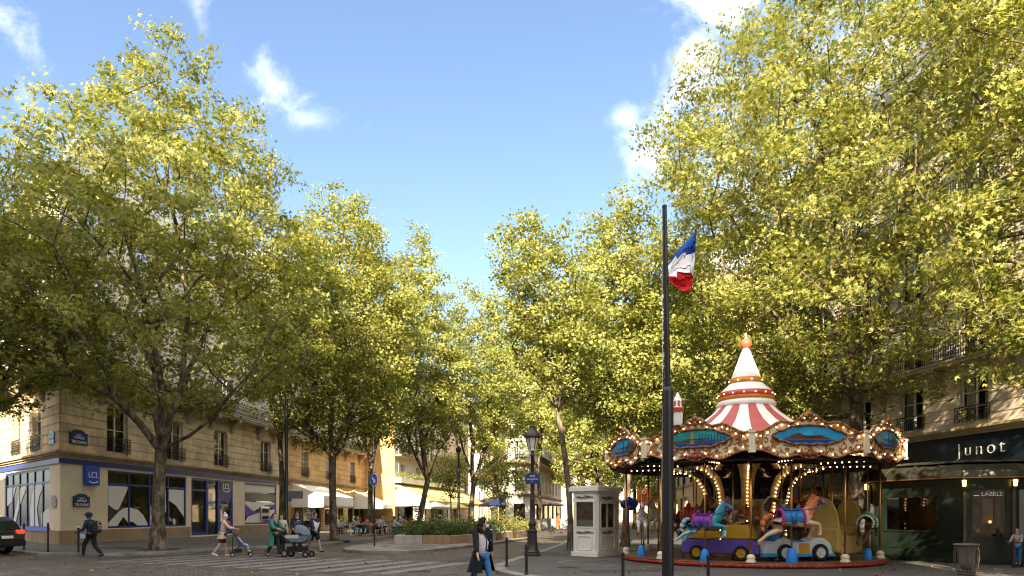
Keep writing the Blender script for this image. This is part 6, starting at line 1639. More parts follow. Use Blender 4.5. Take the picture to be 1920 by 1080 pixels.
def chair_at(x, y, rz):
    if not used['c']: ch0.location = (x,y,.12); ch0.rotation_euler = (0,0,rz); used['c'] = True; return ch0
    return copy_tree(ch0, (x,y,.12), rz)
def table_at(x, y):
    if not used['t']: tb0.location = (x,y,.12); used['t'] = True; return tb0
    return copy_tree(tb0, (x,y,.12), 0)
# terrace parasols
def parasol(px, d, mt_, lab, h=2.5, r=1.5):
    x = xz(px, d); o = thing('parasol', lab, 'parasol', (x, d, .12), 'parasols on the terraces')
    m = MB(); m.tube((x,d,.12),(x,d,.12+h+.3),.03,n=8); m.build('pole', M['white_paint'], o)
    m = MB(); m.lathe([(.02,h+.35),(r*.5,h+.12),(r,h-.2),(r,h-.36)], (x,d,.12), 8); m.build('canopy', mt_, o)
    m = MB(); m.lathe([(.001,.06),(.3,.06),(.3,0)], (x,d,.12), 12); m.build('base', M['dark_metal'], o)
parasol(815, 66, M['awn_white'], 'pale parasol under the yellow awning beyond the planter', 2.4, 1.6); parasol(851, 70, M['awn_yellow'], 'straw coloured parasol beside the dark lamp pole', 2.4, 1.6)
# string of fairy lights along the golden facade
m = MB(); pts = []
for k in range(61):
    u = .5+k*.45; s = (k % 10)/10; pts.append(FG @ Vector((u, -.9, 4.25-.5*math.sin(PI*s)*.5)))
m.path([tuple(p) for p in pts], .008, 4, 0)
for p in pts: m.ball((p.x,p.y,p.z-.06), .045, 6, 1)
tag(m.build('fairy_lights', [M['black'], M['bulb_small']]), 'string of warm fairy lights along the golden cafe front', 'fairy lights')
# terrace plants
for k, (px, d, h) in enumerate(((733,54,1.3),(745,56,1.5),(640,56,1.4),(560,48,1.6))):
    shrub(('slender yellow plant in a pot on the terrace','tall grassy plant beside the white awning','leafy plant by the terrace tables','sunlit yellow green plant beside the bank window')[k], xz(px,d), d, .12, .45, .45, h, 380, .16, 'leaf_yellow', 95+k, 'potted_plant', 'plants on the cafe terraces')
# low printed hoarding far down the street
hx, hd = xz(998, 74), 74
m = MB(); m.M = frame(hx, hd, 1, .12, 0); m.box(0,4.2,0,.06,.05,1.15); hb = m.build('hoarding', mat('printed_grey_hoarding', (.34,.36,.38), .6, var=.7, vscale=1.2)); tag(hb, 'low grey printed hoarding along the pavement down the street', 'hoarding')
# white pillar among the flowers
px_, d = xz(925, 62), 62
m = MB(); m.lathe([(.3,0),(.3,.2),(.22,.25),(.2,1.9),(.3,2.0),(.32,2.15),(.1,2.3)], (px_,d,.1), 10); tag(m.build('stone_pillar', M['white_stone'], auto=30), 'white stone pillar behind the golden shrubs', 'pillar')

# fallen leaves blown over road and pavement
rng = np.random.default_rng(77); P = []
for k in range(900):
    d = rng.uniform(15, 45); x = rng.uniform(-.75, .75)*d; z = .13 if x < -14 and d > 27 else (.112 if x > 1.5+.02*(d-16) else .015)
    P.append((x, d, z+.004))
fl_ = leaves_mesh('fallen_leaves', np.array(P), np.zeros((900,3))+np.array([0,0,3.0]), .13, rng, False, leaf_mat('dry_leaf', (.12,.07,.02), (.25,.17,.05), .1)); fo = bpy.data.objects.new('fallen_leaves', fl_); COL.objects.link(fo); WM[fo] = Matrix.Identity(4); tag(fo, 'dry leaves scattered over the road and the pavements', 'leaves', kind='stuff')
# manhole covers and repair patches
def cover(x, y, z, r, lab):
    o = thing('manhole_cover', lab, 'manhole cover', (x, y, z)); m = MB(); m.lathe([(.001,.006),(r*.9,.006),(r*.9,.003),(r,.003),(r+.02,-.002)], (x,y,z), 22); m.build('lid', M['iron'], o)
cover(-2.6, 19.2, .006, .33, 'round iron manhole cover in the road left of the woman in black'); cover(1.6, 19.4, .102, .3, 'round iron cover in the plaza pavement by the low bollards')
m = MB()
for (x, y, w, h, a, z) in ((3.2,18.3,2.6,1.0,.3,.104),(-1.5,24.5,3.4,.9,1.2,.0085),(1.2,26.5,1.1,2.2,.1,.104),(-17.5,30.5,3.0,1.2,-.6,.124),(-11.5,36,1.5,3,.1,.124)):
    c, s = math.cos(a), math.sin(a); m.add([(x+c*u-s*v, y+s*u+c*v, z) for u, v in ((-w/2,-h/2),(w/2,-h/2),(w/2,h/2),(-w/2,h/2))], [(0,1,2,3)])
tag(m.build('pavement_repair_patch', ground_mat('fresh_asphalt_patch', ((.03,.028,.027),(.05,.047,.044)), 1.5, .4)), kind='structure')
# ------------------------------------------------------------------ people
SK1 = G('skin_light', (.50,.32,.23), rough=.55); SK2 = G('skin_tan', (.36,.21,.14), rough=.55); SKD = G('skin_dark', (.10,.055,.035), rough=.5)
def cloth(n, c, **k): return G(n, c, rough=k.pop('rough', .9), **k)
def hand(N, E, Rd, wi, wr, dirn, side, H, fwd):
    """palm, four curled fingers of unequal length and a thumb, grown on from the wrist"""
    d = dirn.normalized(); s = Vector(side).normalized(); f = (fwd-d*fwd.dot(d)).normalized()
    palm = wr+d*.045*H/1.0*1; N.append(palm); E.append((wi, len(N)-1)); Rd.append((.012*H, .019*H)); pi = len(N)-1
    for k, (o, l) in enumerate(((-1.5,.036),(-.5,.042),(.5,.040),(1.5,.032))):
        b = palm+d*.018*H+f*o*.0085*H; N.append(b); E.append((pi, len(N)-1)); Rd.append(.0052*H)
        N.append(b+d*l*.6*H-s*.004*H); E.append((len(N)-2, len(N)-1)); Rd.append(.0048*H)
        N.append(b+d*l*.95*H-s*.014*H); E.append((len(N)-2, len(N)-1)); Rd.append(.0042*H)
    t = palm-d*.012*H-f*.018*H; N.append(t); E.append((pi, len(N)-1)); Rd.append(.0065*H); N.append(t+d*.024*H-f*.012*H-s*.006*H); E.append((len(N)-2, len(N)-1)); Rd.append(.005*H)
def human(lab, x, y, z0, H, face, skinm, lean=0, th=(20,-18), kn=(8,28), arm=(-15,20), el=(20,25), abd=(8,8), head=0, nod=0, sit=False, seat=.46, group=None,
          top=None, sleeve='long', bottom=None, legs='long', coat=None, coat_len=.55, coat_flare=1.25, coat_open=.5, hair=None, hstyle='short', shoe=None, skirt=None, hands=True, name='person'):
    """face: the bearing walked towards, degrees clockwise from straight away from the viewer"""
    root = thing(name, lab, 'person', (x, y, z0), group, -R(face))
    V = lambda *a: Vector(a)
    leg1, leg2 = .245*H, .24*H
    thr, knr = [R(a) for a in th], [R(a) for a in kn]
    if sit: hz_ = seat+.075*H*.9; thr = [R(84), R(80)]; knr = [R(86), R(78)]
    dn = lambda a: V(0, math.sin(a), -math.cos(a))
    foot = [leg1*math.cos(thr[i])+leg2*math.cos(thr[i]-knr[i])+.045*H for i in (0,1)]
    if not sit: hz_ = max(foot)
    P = V(0,0,hz_); up = V(0, math.sin(R(lean)), math.cos(R(lean)))
    waist = P+up*.09*H; chest_ = P+up*.21*H; neckb = P+up*.305*H; 
    hd = up.copy(); hd = Matrix.Rotation(-R(nod), 3, 'X') @ hd
    chin = neckb+hd*.045*H; hc = neckb+hd*.105*H+V(0,.012*H,0); ht = neckb+hd*.155*H
    N = [P, waist, chest_, neckb, chin, hc, ht]; E = [(0,1),(1,2),(2,3),(3,4),(4,5),(5,6)]
    Rd = [(.082*H,.058*H),(.07*H,.05*H),(.088*H,.058*H),(.036*H,.034*H),(.040*H,.044*H),(.046*H,.056*H),(.034*H,.042*H)]
    joints = {}
    for i, sx_ in enumerate((-1, 1)):
        hip = P+V(sx_*.05*H,0,-.02*H); kne = hip+dn(thr[i])*leg1; ank = kne+dn(thr[i]-knr[i])*leg2; pit = (thr[i]-knr[i])*.55
        toe = ank+V(0, .105*H*math.cos(pit), .105*H*math.sin(pit)-.028*H); b = len(N)
        N += [hip, kne, ank, toe]; E += [(0,b),(b,b+1),(b+1,b+2),(b+2,b+3)]; Rd += [.054*H,.034*H,.021*H,.018*H]; joints['leg%d' % i] = (hip, kne, ank, toe)
        sh = chest_+up*.075*H+V(sx_*.105*H,0,0); a, e_ = R(arm[i]), R(el[i]); ab = R(abd[i])
        rot = lambda v: Matrix.Rotation(-sx_*ab, 3, 'Y') @ v
        elb = sh+rot(dn(a))*.165*H; d2 = rot(dn(a+e_)); wri = elb+d2*.145*H; b = len(N)
        N += [sh, elb, wri]; E += [(2,b),(b,b+1),(b+1,b+2)]; Rd += [.038*H,.027*H,.018*H]; joints['arm%d' % i] = (sh, elb, wri)
        if hands: hand(N, E, Rd, len(N)-1, wri, d2, (sx_,0,0), H, V(0, math.cos(a+e_), math.sin(a+e_)))
        else: N.append(wri+d2*.06*H); E.append((len(N)-2, len(N)-1)); Rd.append(.016*H)
    me = skin('body', N, E, Rd, 0, 1, skinm)
    B = WM[root]
    body = put('body', me, root, B)
    # nose, ears and eyes set into the head
    Hm = B @ T(*hc) @ RZ(-R(head)); eyem = G('eye_dark', (.02,.015,.012))
    m = MB(); m.add([(0,.062*H,-.004*H),(-.011*H,.055*H,-.022*H),(.011*H,.055*H,-.022*H),(0,.076*H,-.020*H)], [(0,1,3),(0,3,2),(1,2,3)])
    for s in (-1,1): m.ball((s*.049*H,-.002*H,-.012*H), .014*H, 6, sx=.45)
    put('face', m.mesh('face', skinm, True), body, Hm)
    m = MB()
    for s in (-1,1): m.ball((s*.019*H,.054*H,.004*H), .006*H, 6)
    m.box(-.013*H,.013*H,.050*H,.056*H,-.040*H,-.036*H); put('eyes', m.mesh('eyes', eyem), body, Hm)
    def sk(nm, nodes, edges, rad, mt_, sub=1): return put(nm, skin(nm, nodes, edges, rad, 0, sub, mt_), root, B)
    if hair:
        up_ = V(0,-.018*H,.016*H)
        if hstyle == 'short': m = MB(); m.ball((0,-.012*H,.018*H), .063*H, 12, sx=.92, sz=.95); m.v = [v for v in m.v]; me_ = m.mesh('hair', hair, True); put('hair', clip_face(me_, H), root, Hm)
        else:
            m = MB(); m.ball((0,-.012*H,.018*H), .066*H, 12, sx=.95, sz=.95); put('hair', clip_face(m.mesh('hair', hair, True), H), root, Hm)
            m = MB(); ln = .17 if hstyle == 'long' else .09
            for s in (-.6,-.2,.2,.6): m.path([(s*.05*H,-.045*H,.02*H),(s*.075*H,-.055*H,-.05*H),(s*.085*H,-.052*H,-.05*H-ln*.5*H),(s*.07*H,-.04*H,-.05*H-ln*H)], [.034*H,.036*H,.03*H,.012*H], 7)
            put('hair_length', m.mesh('hair_length', hair, True), root, Hm)
    if top:
        nd = [P+up*.0, waist, chest_, neckb-up*.012*H]; ed = [(0,1),(1,2),(2,3)]; rd = [(.094*H,.069*H),(.083*H,.062*H),(.098*H,.068*H),(.046*H,.042*H)]
        for i in (0,1):
            sh, elb, wri = joints['arm%d' % i]; b = len(nd)
            if sleeve == 'long': nd += [sh, elb, wri]; ed += [(2,b),(b,b+1),(b+1,b+2)]; rd += [.047*H,.036*H,.027*H]
            else: nd += [sh, sh.lerp(elb,.75)]; ed += [(2,b),(b,b+1)]; rd += [.048*H,.04*H]
        sk('top', nd, ed, rd, top)
    if coat:
        bk_ = V(0, -.032*H if coat_open > 1 else 0, 0); nd = [P+up*.02*H+bk_, waist+bk_, chest_+bk_, neckb-up*.008*H+bk_*.5]; ed = [(0,1),(1,2),(2,3)]; rd = [(.108*H,.080*H),(.096*H,.074*H),(.108*H,.078*H),(.054*H,.05*H)]
        for i in (0,1):
            sh, elb, wri = joints['arm%d' % i]; b = len(nd); nd += [sh, elb, wri]; ed += [(2,b),(b,b+1),(b+1,b+2)]; rd += [.055*H,.043*H,.034*H]
        sk('coat', nd, ed, rd, coat)
        m = MB(); n_ = 22; a0, a1 = PI/2+coat_open*.5, PI/2+2*PI-coat_open*.5; rows = 6; vs = []
        for r_ in range(rows+1):
            t = r_/rows
            for k in range(n_+1):
                a = a0+(a1-a0)*k/n_; w = 1+(coat_flare-1)*t+.06*t*math.sin(5*a+1)+.04*t*math.sin(9*a)
                vs.append((.110*H*w*math.cos(a)*1.05, .086*H*w*math.sin(a)-.02*H*t, hz_+.05*H-coat_len*H*t*.62))
        N_ = n_+1; m.add(vs, [(r_*N_+k, r_*N_+k+1, (r_+1)*N_+k+1, (r_+1)*N_+k) for r_ in range(rows) for k in range(n_)])
        put('coat_skirt', m.mesh('coat_skirt', coat, True), root, B)
    if bottom:
        nd = [P+up*.03*H]; ed = []; rd = [(.088*H,.066*H)]
        for i in (0,1):
            hip, kne, ank, toe = joints['leg%d' % i]; b = len(nd)
            if legs == 'long': nd += [hip, kne, ank.lerp(kne,.06)]; ed += [(0,b),(b,b+1),(b+1,b+2)]; rd += [.062*H,.046*H,.036*H]
            else: nd += [hip, hip.lerp(kne,.92)]; ed += [(0,b),(b,b+1)]; rd += [.066*H,.055*H]
        sk('trousers' if legs == 'long' else 'shorts', nd, ed, rd, bottom)
    if skirt:
        m = MB(); m.lathe([(.075*H,hz_+.07*H),(.098*H,hz_-.02*H),(.12*H,hz_-.13*H),(.135*H,hz_-.26*H)], (0,0,0), 18, sy=.8); put('skirt', m.mesh('skirt', skirt, True), root, B)
    if shoe:
        for i in (0,1):
            hip, kne, ank, toe = joints['leg%d' % i]; heel = ank+(ank-toe).normalized()*.03*H+V(0,0,-.026*H)
            sk('shoe', [ank+V(0,0,-.016*H), toe+V(0,.01*H,0), heel], [(0,1),(0,2)], [.026*H,(.024*H,.02*H),.023*H], shoe)
    root['bearing'] = face
    HUM[root] = (joints, hc, H, P, chest_, Hm)
    return root
HUM = {}
def clip_face(me, H):
    """open the cap of hair over the face"""
    bm = bmesh.new(); bm.from_mesh(me)
    kill = [f for f in bm.faces if (f.calc_center_median().y > .018*H and f.calc_center_median().z < .040*H) or f.calc_center_median().z < -.045*H]
    bmesh.ops.delete(bm, geom=kill, context='FACES'); bm.to_mesh(me); bm.free(); return me
def local(root): return WM[root]
black_c = cloth('black_cloth', (.012,.012,.014)); navy_c = cloth('navy_cloth', (.012,.022,.06)); white_c = cloth('white_cloth', (.62,.60,.58)); denim = cloth('blue_denim', (.035,.13,.30), var=.3, vscale=14); cream_c = cloth('cream_cloth', (.50,.42,.32)); maroon = cloth('maroon_cloth', (.10,.018,.022)); green_c = cloth('sea_green_cloth', (.03,.17,.13)); white_hair = cloth('white_hair', (.55,.52,.46)); dark_hair = cloth('dark_hair', (.018,.013,.010)); brown_hair = cloth('brown_hair', (.09,.05,.028)); light_blue = cloth('light_blue_cloth', (.28,.42,.60)); grey_c = cloth('grey_cloth', (.24,.24,.25)); charcoal = cloth('charcoal_cloth', (.03,.03,.035)); orange_c = cloth('rust_cloth', (.35,.10,.035)); red_c = cloth('red_cloth', (.45,.02,.02)); salmon = cloth('salmon_cloth', (.55,.20,.14)); pinkc = cloth('pale_pink_cloth', (.55,.38,.40)); olive = cloth('dark_olive_cloth', (.035,.045,.03)); white_shoe = cloth('white_trainer', (.6,.6,.58), rough=.6)

# passer-by in a cap
x, z = xz(171, 25.9), 25.9
p = human('person in dark cap and dark clothes with patterned backpack walking left', x, z, .0, 1.74, -80, SKD, lean=8, th=(34,-12), kn=(30,34), arm=(10,20), el=(60,70), top=navy_c, bottom=black_c, shoe=charcoal, hair=dark_hair)
j, hc, H, P_, ch_, Hm = HUM[p]
m = MB(); m.lathe([(.075*H,.0),(.074*H,.04*H),(.05*H,.075*H),(.001,.085*H)], (0,-.008*H,.0), 14); m.slab([(-.05*H,.03*H),(.05*H,.03*H),(.05*H,.022*H),(-.05*H,.022*H)], .04*H, .13*H); put('cap', m.mesh('cap', navy_c, True), p, Hm)
m = MB(); m.box(-.17,.17,-.36,-.14,ch_.z-.30,ch_.z+.16); bk = m.mesh('backpack', cloth('backpack_black', (.02,.02,.02))); bo_ = put('backpack', bk, p, local(p)); bo_.modifiers.new('b','BEVEL').width = .06
m = MB(); 
for t in range(5): m.lathe([(.03,-.004),(.05,-.004)], (0,0,0), 10); 
mm = MB()
for (a, b, r) in ((0,.05,.10),(0,-.12,.06)): mm.M = T(a,-.365,ch_.z+b) @ Matrix.Rotation(R(90),4,'X'); mm.lathe([(r*.7,0),(r,0)], (0,0,0), 14)
put('printed_pattern', mm.mesh('printed_pattern', G('pale_print', (.45,.40,.34))), bo_, local(p))
m = MB(); m.M = T(-.22,.16,P_.z-.02); m.box(-.02,.02,-.09,.09,-.12,.06); put('bag', m.mesh('bag', light_blue), p, local(p))

# grandmother with pushchair
x, z = xz(417, 26.5), 26.5
p = human('older person with white hair and red scarf pushing the blue pushchair', x, z, 0, 1.64, 62, SK1, lean=7, th=(14,-16), kn=(6,20), arm=(30,34), el=(50,46), nod=14, top=cream_c, bottom=maroon, legs='short', coat=cream_c, coat_len=.26, coat_flare=1.12, coat_open=.3, shoe=white_shoe, hair=white_hair)
j, hc, H, P_, ch_, Hm = HUM[p]
m = MB(); m.lathe([(.05*H,0),(.065*H,-.02*H),(.06*H,-.045*H)], (0,.0,-.085*H), 14); m.path([(.01*H,.05*H,-.1*H),(.03*H,.085*H,-.18*H),(.025*H,.088*H,-.27*H)], .02*H, 6); put('scarf', m.mesh('scarf', cloth('red_patterned_scarf', (.42,.06,.06), var=.5, vscale=30), True), p, Hm)
m = MB(); m.ball((0,-.03*H,.085*H), .032*H, 8); put('hair_bun', m.mesh('hair_bun', white_hair, True), p, Hm)
def small_wheel(root, B, x, y, r, w=.03):
    m = MB(); m.M = T(x,y,r) @ Matrix.Rotation(R(90),4,'Y'); m.lathe([(r*.55,-w/2),(r,-w/2),(r,w/2),(r*.55,w/2),(r*.55,-w/2)], (0,0,0), 16); o = put('wheel', m.mesh('wheel', M['black']), root, B)
    m = MB(); m.M = T(x,y,r) @ Matrix.Rotation(R(90),4,'Y'); m.lathe([(.001,-w*.3),(r*.56,-w*.2),(r*.56,w*.2),(.001,w*.3)], (0,0,0), 12); put('hub', m.mesh('hub', M['steel']), o, B)
def pushchair(x, z, face):
    r = thing('pushchair', 'blue folding pushchair with a small child in it', 'pushchair', (x, z, 0), None, -R(face)); B = WM[r]
    m = MB()
    for s in (-.21,.21): m.path([(s,-.42,1.02),(s,-.30,.92),(s,.05,.42),(s,.30,.12)], .014, 6); m.path([(s,-.34,.09),(s,.0,.5)], .013, 6); m.path([(s,-.30,.92),(s,-.34,.09)], .011, 6)
    m.tube((-.21,-.42,1.02),(.21,-.42,1.02),.017); m.tube((-.21,.05,.42),(.21,.05,.42),.012); m.tube((-.21,-.32,.12),(.21,-.32,.12),.012); put('frame', m.mesh('frame', M['dark_metal']), r, B)
    navy_f = cloth('pushchair_blue_fabric', (.015,.035,.16))
    m = MB(); m.add([(-.2,.16,.36),(.2,.16,.36),(.2,-.08,.42),(-.2,-.08,.42),(-.2,-.28,.90),(.2,-.28,.90)], [(0,1,2,3),(3,2,5,4)]); m.add([(-.2,.16,.33),(.2,.16,.33),(.2,-.1,.38),(-.2,-.1,.38),(-.2,-.30,.88),(.2,-.30,.88)], [(0,1,2,3),(3,2,5,4)]); put('seat', m.mesh('seat', navy_f), r, B)
    m = MB(); n = 8; vs = []
    for k in range(n+1):
        a = R(-10+95*k/n)
        for s in (-.22,.22): vs.append((s, -.26+.34*math.sin(a)*.9, .86+.27*math.cos(a)*.85))
    m.add(vs, [(2*k,2*k+1,2*k+3,2*k+2) for k in range(n)]); put('canopy', m.mesh('canopy', navy_f, True), r, B)
    m = MB(); m.box(-.19,.19,-.28,.0,.16,.30); put('basket', m.mesh('basket', black_c), r, B)
    for s in (-.22,.22): small_wheel(r, B, s, .30, .085); small_wheel(r, B, s, -.34, .085)
    return r
x2, z2 = x+.92, z-.42
pushchair(x2, z2, 66)
human('small child in light blue clothes lying back in the blue pushchair', x2-.0, z2+.0, .06, .86, 66, SK1, lean=-28, sit=True, seat=.37, arm=(25,25), el=(40,40), top=light_blue, bottom=light_blue, shoe=white_shoe, hair=brown_hair, hands=False)
# person in the green coat with the pram
x, z = xz(515, 25.9), 25.9
p = human('person in long green coat pushing the grey hooded pram', x, z, 0, 1.68, 118, SK1, th=(16,-14), kn=(8,22), arm=(28,30), el=(56,52), top=charcoal, bottom=charcoal, coat=green_c, coat_len=.52, coat_flare=1.3, coat_open=1.3, shoe=charcoal, hair=brown_hair, hstyle='short')
j, hc, H, P_, ch_, Hm = HUM[p]
m = MB(); m.box(-.36,-.14,-.02,.26,P_.z-.34,P_.z+.1); b_ = put('shoulder_bag', m.mesh('shoulder_bag', black_c), p, local(p)); b_.modifiers.new('b','BEVEL').width = .05
def pram(x, z, face):
    r = thing('pram', 'pram with rounded grey hood and black chassis', 'pram', (x, z, 0), None, -R(face)); B = WM[r]
    gf = cloth('grey_pram_fabric', (.12,.14,.18), var=.15, vscale=40); pale = cloth('pale_pram_apron', (.42,.42,.42))
    m = MB(); n = 14; vs = []
    out = [(-.46,.0),(-.40,-.18),(-.2,-.24),(.25,-.24),(.42,-.16),(.46,.0)]
    for s in (-.20,.20): vs += [(s, y, .82+z_) for y, z_ in out]
    k = len(out); m.add(vs, [(i,i+1,k+i+1,k+i) for i in range(k-1)]+[tuple(range(k)), tuple(range(2*k-1,k-1,-1))]); put('carrycot', m.mesh('carrycot', gf), r, B)
    m = MB(); m.quad((-.2,-.44,.83),(.2,-.44,.83),(.2,.12,.87),(-.2,.12,.87)); m.quad((-.205,-.44,.72),(-.205,.12,.72),(-.205,.12,.86),(-.205,-.44,.83)); m.quad((.205,-.44,.72),(.205,.12,.72),(.205,.12,.86),(.205,-.44,.83)); put('apron', m.mesh('apron', pale), r, B)
    m = MB(); vs = []; n = 10
    for k in range(n+1):
        a = R(-8+116*k/n); y, z_ = .42-.38*(1-math.cos(a))*.0+.0, 0
        for q in range(9):
            b = PI*q/8; ca = math.cos(b); sb = math.sin(b)
            vs.append((.225*ca, .08+.40*math.cos(R(4+108*k/n))*1.0*(.55+.45*sb), .82+.40*math.sin(R(4+108*k/n))*(.25+.75*sb)))
    m.add(vs, [(k*9+q,k*9+q+1,(k+1)*9+q+1,(k+1)*9+q) for k in range(n) for q in range(8)]); put('hood', m.mesh('hood', gf, True), r, B)
    m = MB()
    for s in (-.23,.23): m.path([(s,-.72,1.02),(s,-.5,.80),(s,.05,.42),(s,.42,.16)], .015, 6); m.path([(s,-.42,.16),(s,.1,.58)], .015, 6); m.tube((s,.0,.6),(s,.0,.42),.015)
    m.tube((-.23,-.72,1.02),(.23,-.72,1.02),.02); m.tube((-.23,-.42,.16),(.23,-.42,.16),.014); m.tube((-.23,.42,.16),(.23,.42,.16),.014); put('chassis', m.mesh('chassis', M['dark_metal']), r, B)
    m = MB(); m.box(-.2,.2,-.36,.3,.22,.4); put('basket', m.mesh('basket', black_c), r, B)
    for s in (-.25,.25): small_wheel(r, B, s, .42, .12, .045); small_wheel(r, B, s, -.42, .155, .045)
pram(x+.98, z-.28, 100)
human('person with long dark hair and pale top mostly hidden by the dark pole', xz(528,28.5), 28.5, .0, 1.62, 170, SK1, th=(10,-10), kn=(4,12), top=cream_c, bottom=black_c, shoe=charcoal, hair=dark_hair, hstyle='long')
p = human('person with dark hair and sunglasses in navy jacket behind the pram', xz(557,27.6), 27.6, 0, 1.74, 150, SK1, th=(14,-12), kn=(6,18), arm=(5,12), el=(30,60), top=cloth('patterned_blue_cloth', (.05,.06,.16), var=.5, vscale=30), coat=black_c, coat_len=.2, coat_open=1.6, bottom=black_c, shoe=charcoal, hair=dark_hair, hstyle='bob')
j, hc, H, P_, ch_, Hm = HUM[p]; m = MB(); m.box(-.05*H,.05*H,.052*H,.066*H,-.004*H,.014*H); put('sunglasses', m.mesh('sunglasses', M['black']), p, Hm)
p = human('person in navy jacket, white shirt and dark shorts striding right', xz(590,29.4), 29.4, 0, 1.76, 128, SK2, lean=3, th=(26,-24), kn=(6,30), arm=(-18,24), el=(18,30), top=white_c, coat=navy_c, coat_len=.18, coat_open=1.5, coat_flare=1.05, bottom=black_c, legs='short', shoe=black_c, hair=dark_hair)
# the woman in the foreground
x, z = xz(903, 14.2), 14.2
p = human('person in black coat, white striped shirt, blue jeans and face mask crossing in front', x, z, 0, 1.58, 146, SK1, lean=5, th=(24,-20), kn=(8,26), arm=(-26,16), el=(14,16), abd=(20,10), head=-52, nod=8, top=white_c, coat=black_c, coat_len=.46, coat_flare=1.75, coat_open=2.1, bottom=denim, shoe=black_c, hair=dark_hair, hstyle='bob')
j, hc, H, P_, ch_, Hm = HUM[p]
m = MB(); m.lathe([(.043*H,-.030*H),(.050*H,-.010*H),(.046*H,.010*H)], (0,.016*H,-.028*H), 16, a0=R(15), a1=R(165)); put('face_mask', m.mesh('face_mask', cloth('pale_mask', (.62,.66,.68)), True), p, Hm)
m = MB(); m.box(-.012,.012,.115,.122,P_.z+.05,ch_.z+.06); put('shirt_stripe', m.mesh('shirt_stripe', cloth('navy_stripe', (.02,.03,.16))), p, local(p) @ T(-.05,0,0))
sh, elb, wri = j['arm1']; m = MB(); m.box(wri.x-.05,wri.x+.05,wri.y-.12,wri.y+.12,wri.z-.38,wri.z-.14); m.path([(wri.x,wri.y-.08,wri.z-.14),(wri.x,wri.y,wri.z-.05),(wri.x,wri.y+.08,wri.z-.14)], .008, 5); b_ = put('handbag', m.mesh('handbag', black_c), p, local(p))
# far walker with suitcase
x, z = xz(1046, 58), 58
human('far person in rust coloured coat pulling a suitcase down the street', x, z, .1, 1.68, 95, SKD, th=(20,-18), kn=(6,24), arm=(-22,14), el=(8,14), top=orange_c, coat=orange_c, coat_len=.5, coat_flare=1.2, coat_open=.3, bottom=maroon, shoe=black_c, hair=dark_hair, hstyle='bob', hands=False)
sc_t = thing('suitcase', 'small black wheeled suitcase pulled along far down the street', 'suitcase', (x-.75, z, .1), None, 0)
m = MB(); m.M = T(x-.75,z,.1) @ Matrix.Rotation(R(38),4,'Y'); m.box(-.16,.16,-.2,.2,.06,.62); m.build('case', black_c, sc_t, bevel=.03); m = MB(); m.M = T(x-.75,z,.1) @ Matrix.Rotation(R(38),4,'Y')
for s in (-.15,.15): m.tube((.1,s,.62),(.1,s,1.0),.01,n=6)
m.tube((.1,-.15,1.0),(.1,.15,1.0),.014); m.build('handle', M['dark_metal'], sc_t)
for s in (-.16,.16): m = MB(); m.M = T(x-.75,z+s,.15); m.ball((0,0,0),.05,8,sy=.5); m.build('wheel', M['black'], sc_t)
# child on a kick scooter, cut by the right edge
x, z = xz(1909, 19.6), 19.6
human('child in grey hooded jacket on a black scooter at the right edge', x, z, .17, 1.02, -130, SK1, lean=10, th=(8,-6), kn=(6,8), arm=(40,44), el=(24,24), top=grey_c, bottom=denim, shoe=black_c, hair=grey_c, hstyle='short')
s_ = thing('kick_scooter', 'black kick scooter under the child at the right edge', 'scooter', (x, z, .1), None, R(130)); B = WM[s_]
m = MB(); m.box(-.07,.07,-.35,.3,.05,.075); put('deck', m.mesh('deck', M['black']), s_, B); m = MB(); m.path([(0,.3,.07),(0,.42,.12),(0,.38,.72)], .016, 6); m.tube((-.2,.38,.72),(.2,.38,.72),.016); put('steering_column', m.mesh('steering_column', M['dark_metal']), s_, B)
small_wheel(s_, B, 0, .44, .06); small_wheel(s_, B, 0, -.38, .06)
# cafe guests
guests = [(627,52,100,grey_c,dark_hair,'guest in grey seated left of the slim plane trunk'),(646,52,-95,pinkc,white_hair,'guest in pale pink top seated just right of the slim plane trunk'),(663,52,95,olive,brown_hair,'guest in dark olive jacket seated facing the pink guests'),(674,53,-100,pinkc,white_hair,'white haired guest leaning in beside the salmon top'),
          (685,52,-85,salmon,brown_hair,'guest in salmon top seated in the middle of the terrace'),(703,52,100,white_c,brown_hair,'guest in white shirt leaning over a terrace table'),(721,53,-95,white_c,cream_c,'guest in white with pale hat by the sign post'),(753,53,-90,cream_c,brown_hair,'guest in cream seated between the potted plants'),
          (762,51,80,olive,dark_hair,'guest in dark green jacket seated with back half turned by the planter'),(772,52,-80,red_c,brown_hair,'guest in bright red top near the end of the planter'),(781,53,100,red_c,dark_hair,'second guest in red right of the first red top'),(796,54,-100,white_c,white_hair,'white clothed guest seen over the planter shrubs')]
guests += [(636,47,-80,light_blue,brown_hair,'guest in light blue at the nearest table by the slim trunk'),(657,47.5,85,cream_c,white_hair,'white haired guest in cream at a near terrace table'),(692,47,100,navy_c,dark_hair,'guest in navy at a near table left of the sign post'),
           (711,47.5,-90,pinkc,brown_hair,'guest in pink top with back to the sign post'),(734,48,75,white_c,dark_hair,'dark haired guest in white near the potted plants'),(745,49,-85,light_blue,white_hair,'guest in pale blue with white hair near the planter corner'),(758,57,95,salmon,dark_hair,'guest in salmon top at the back of the terrace')]
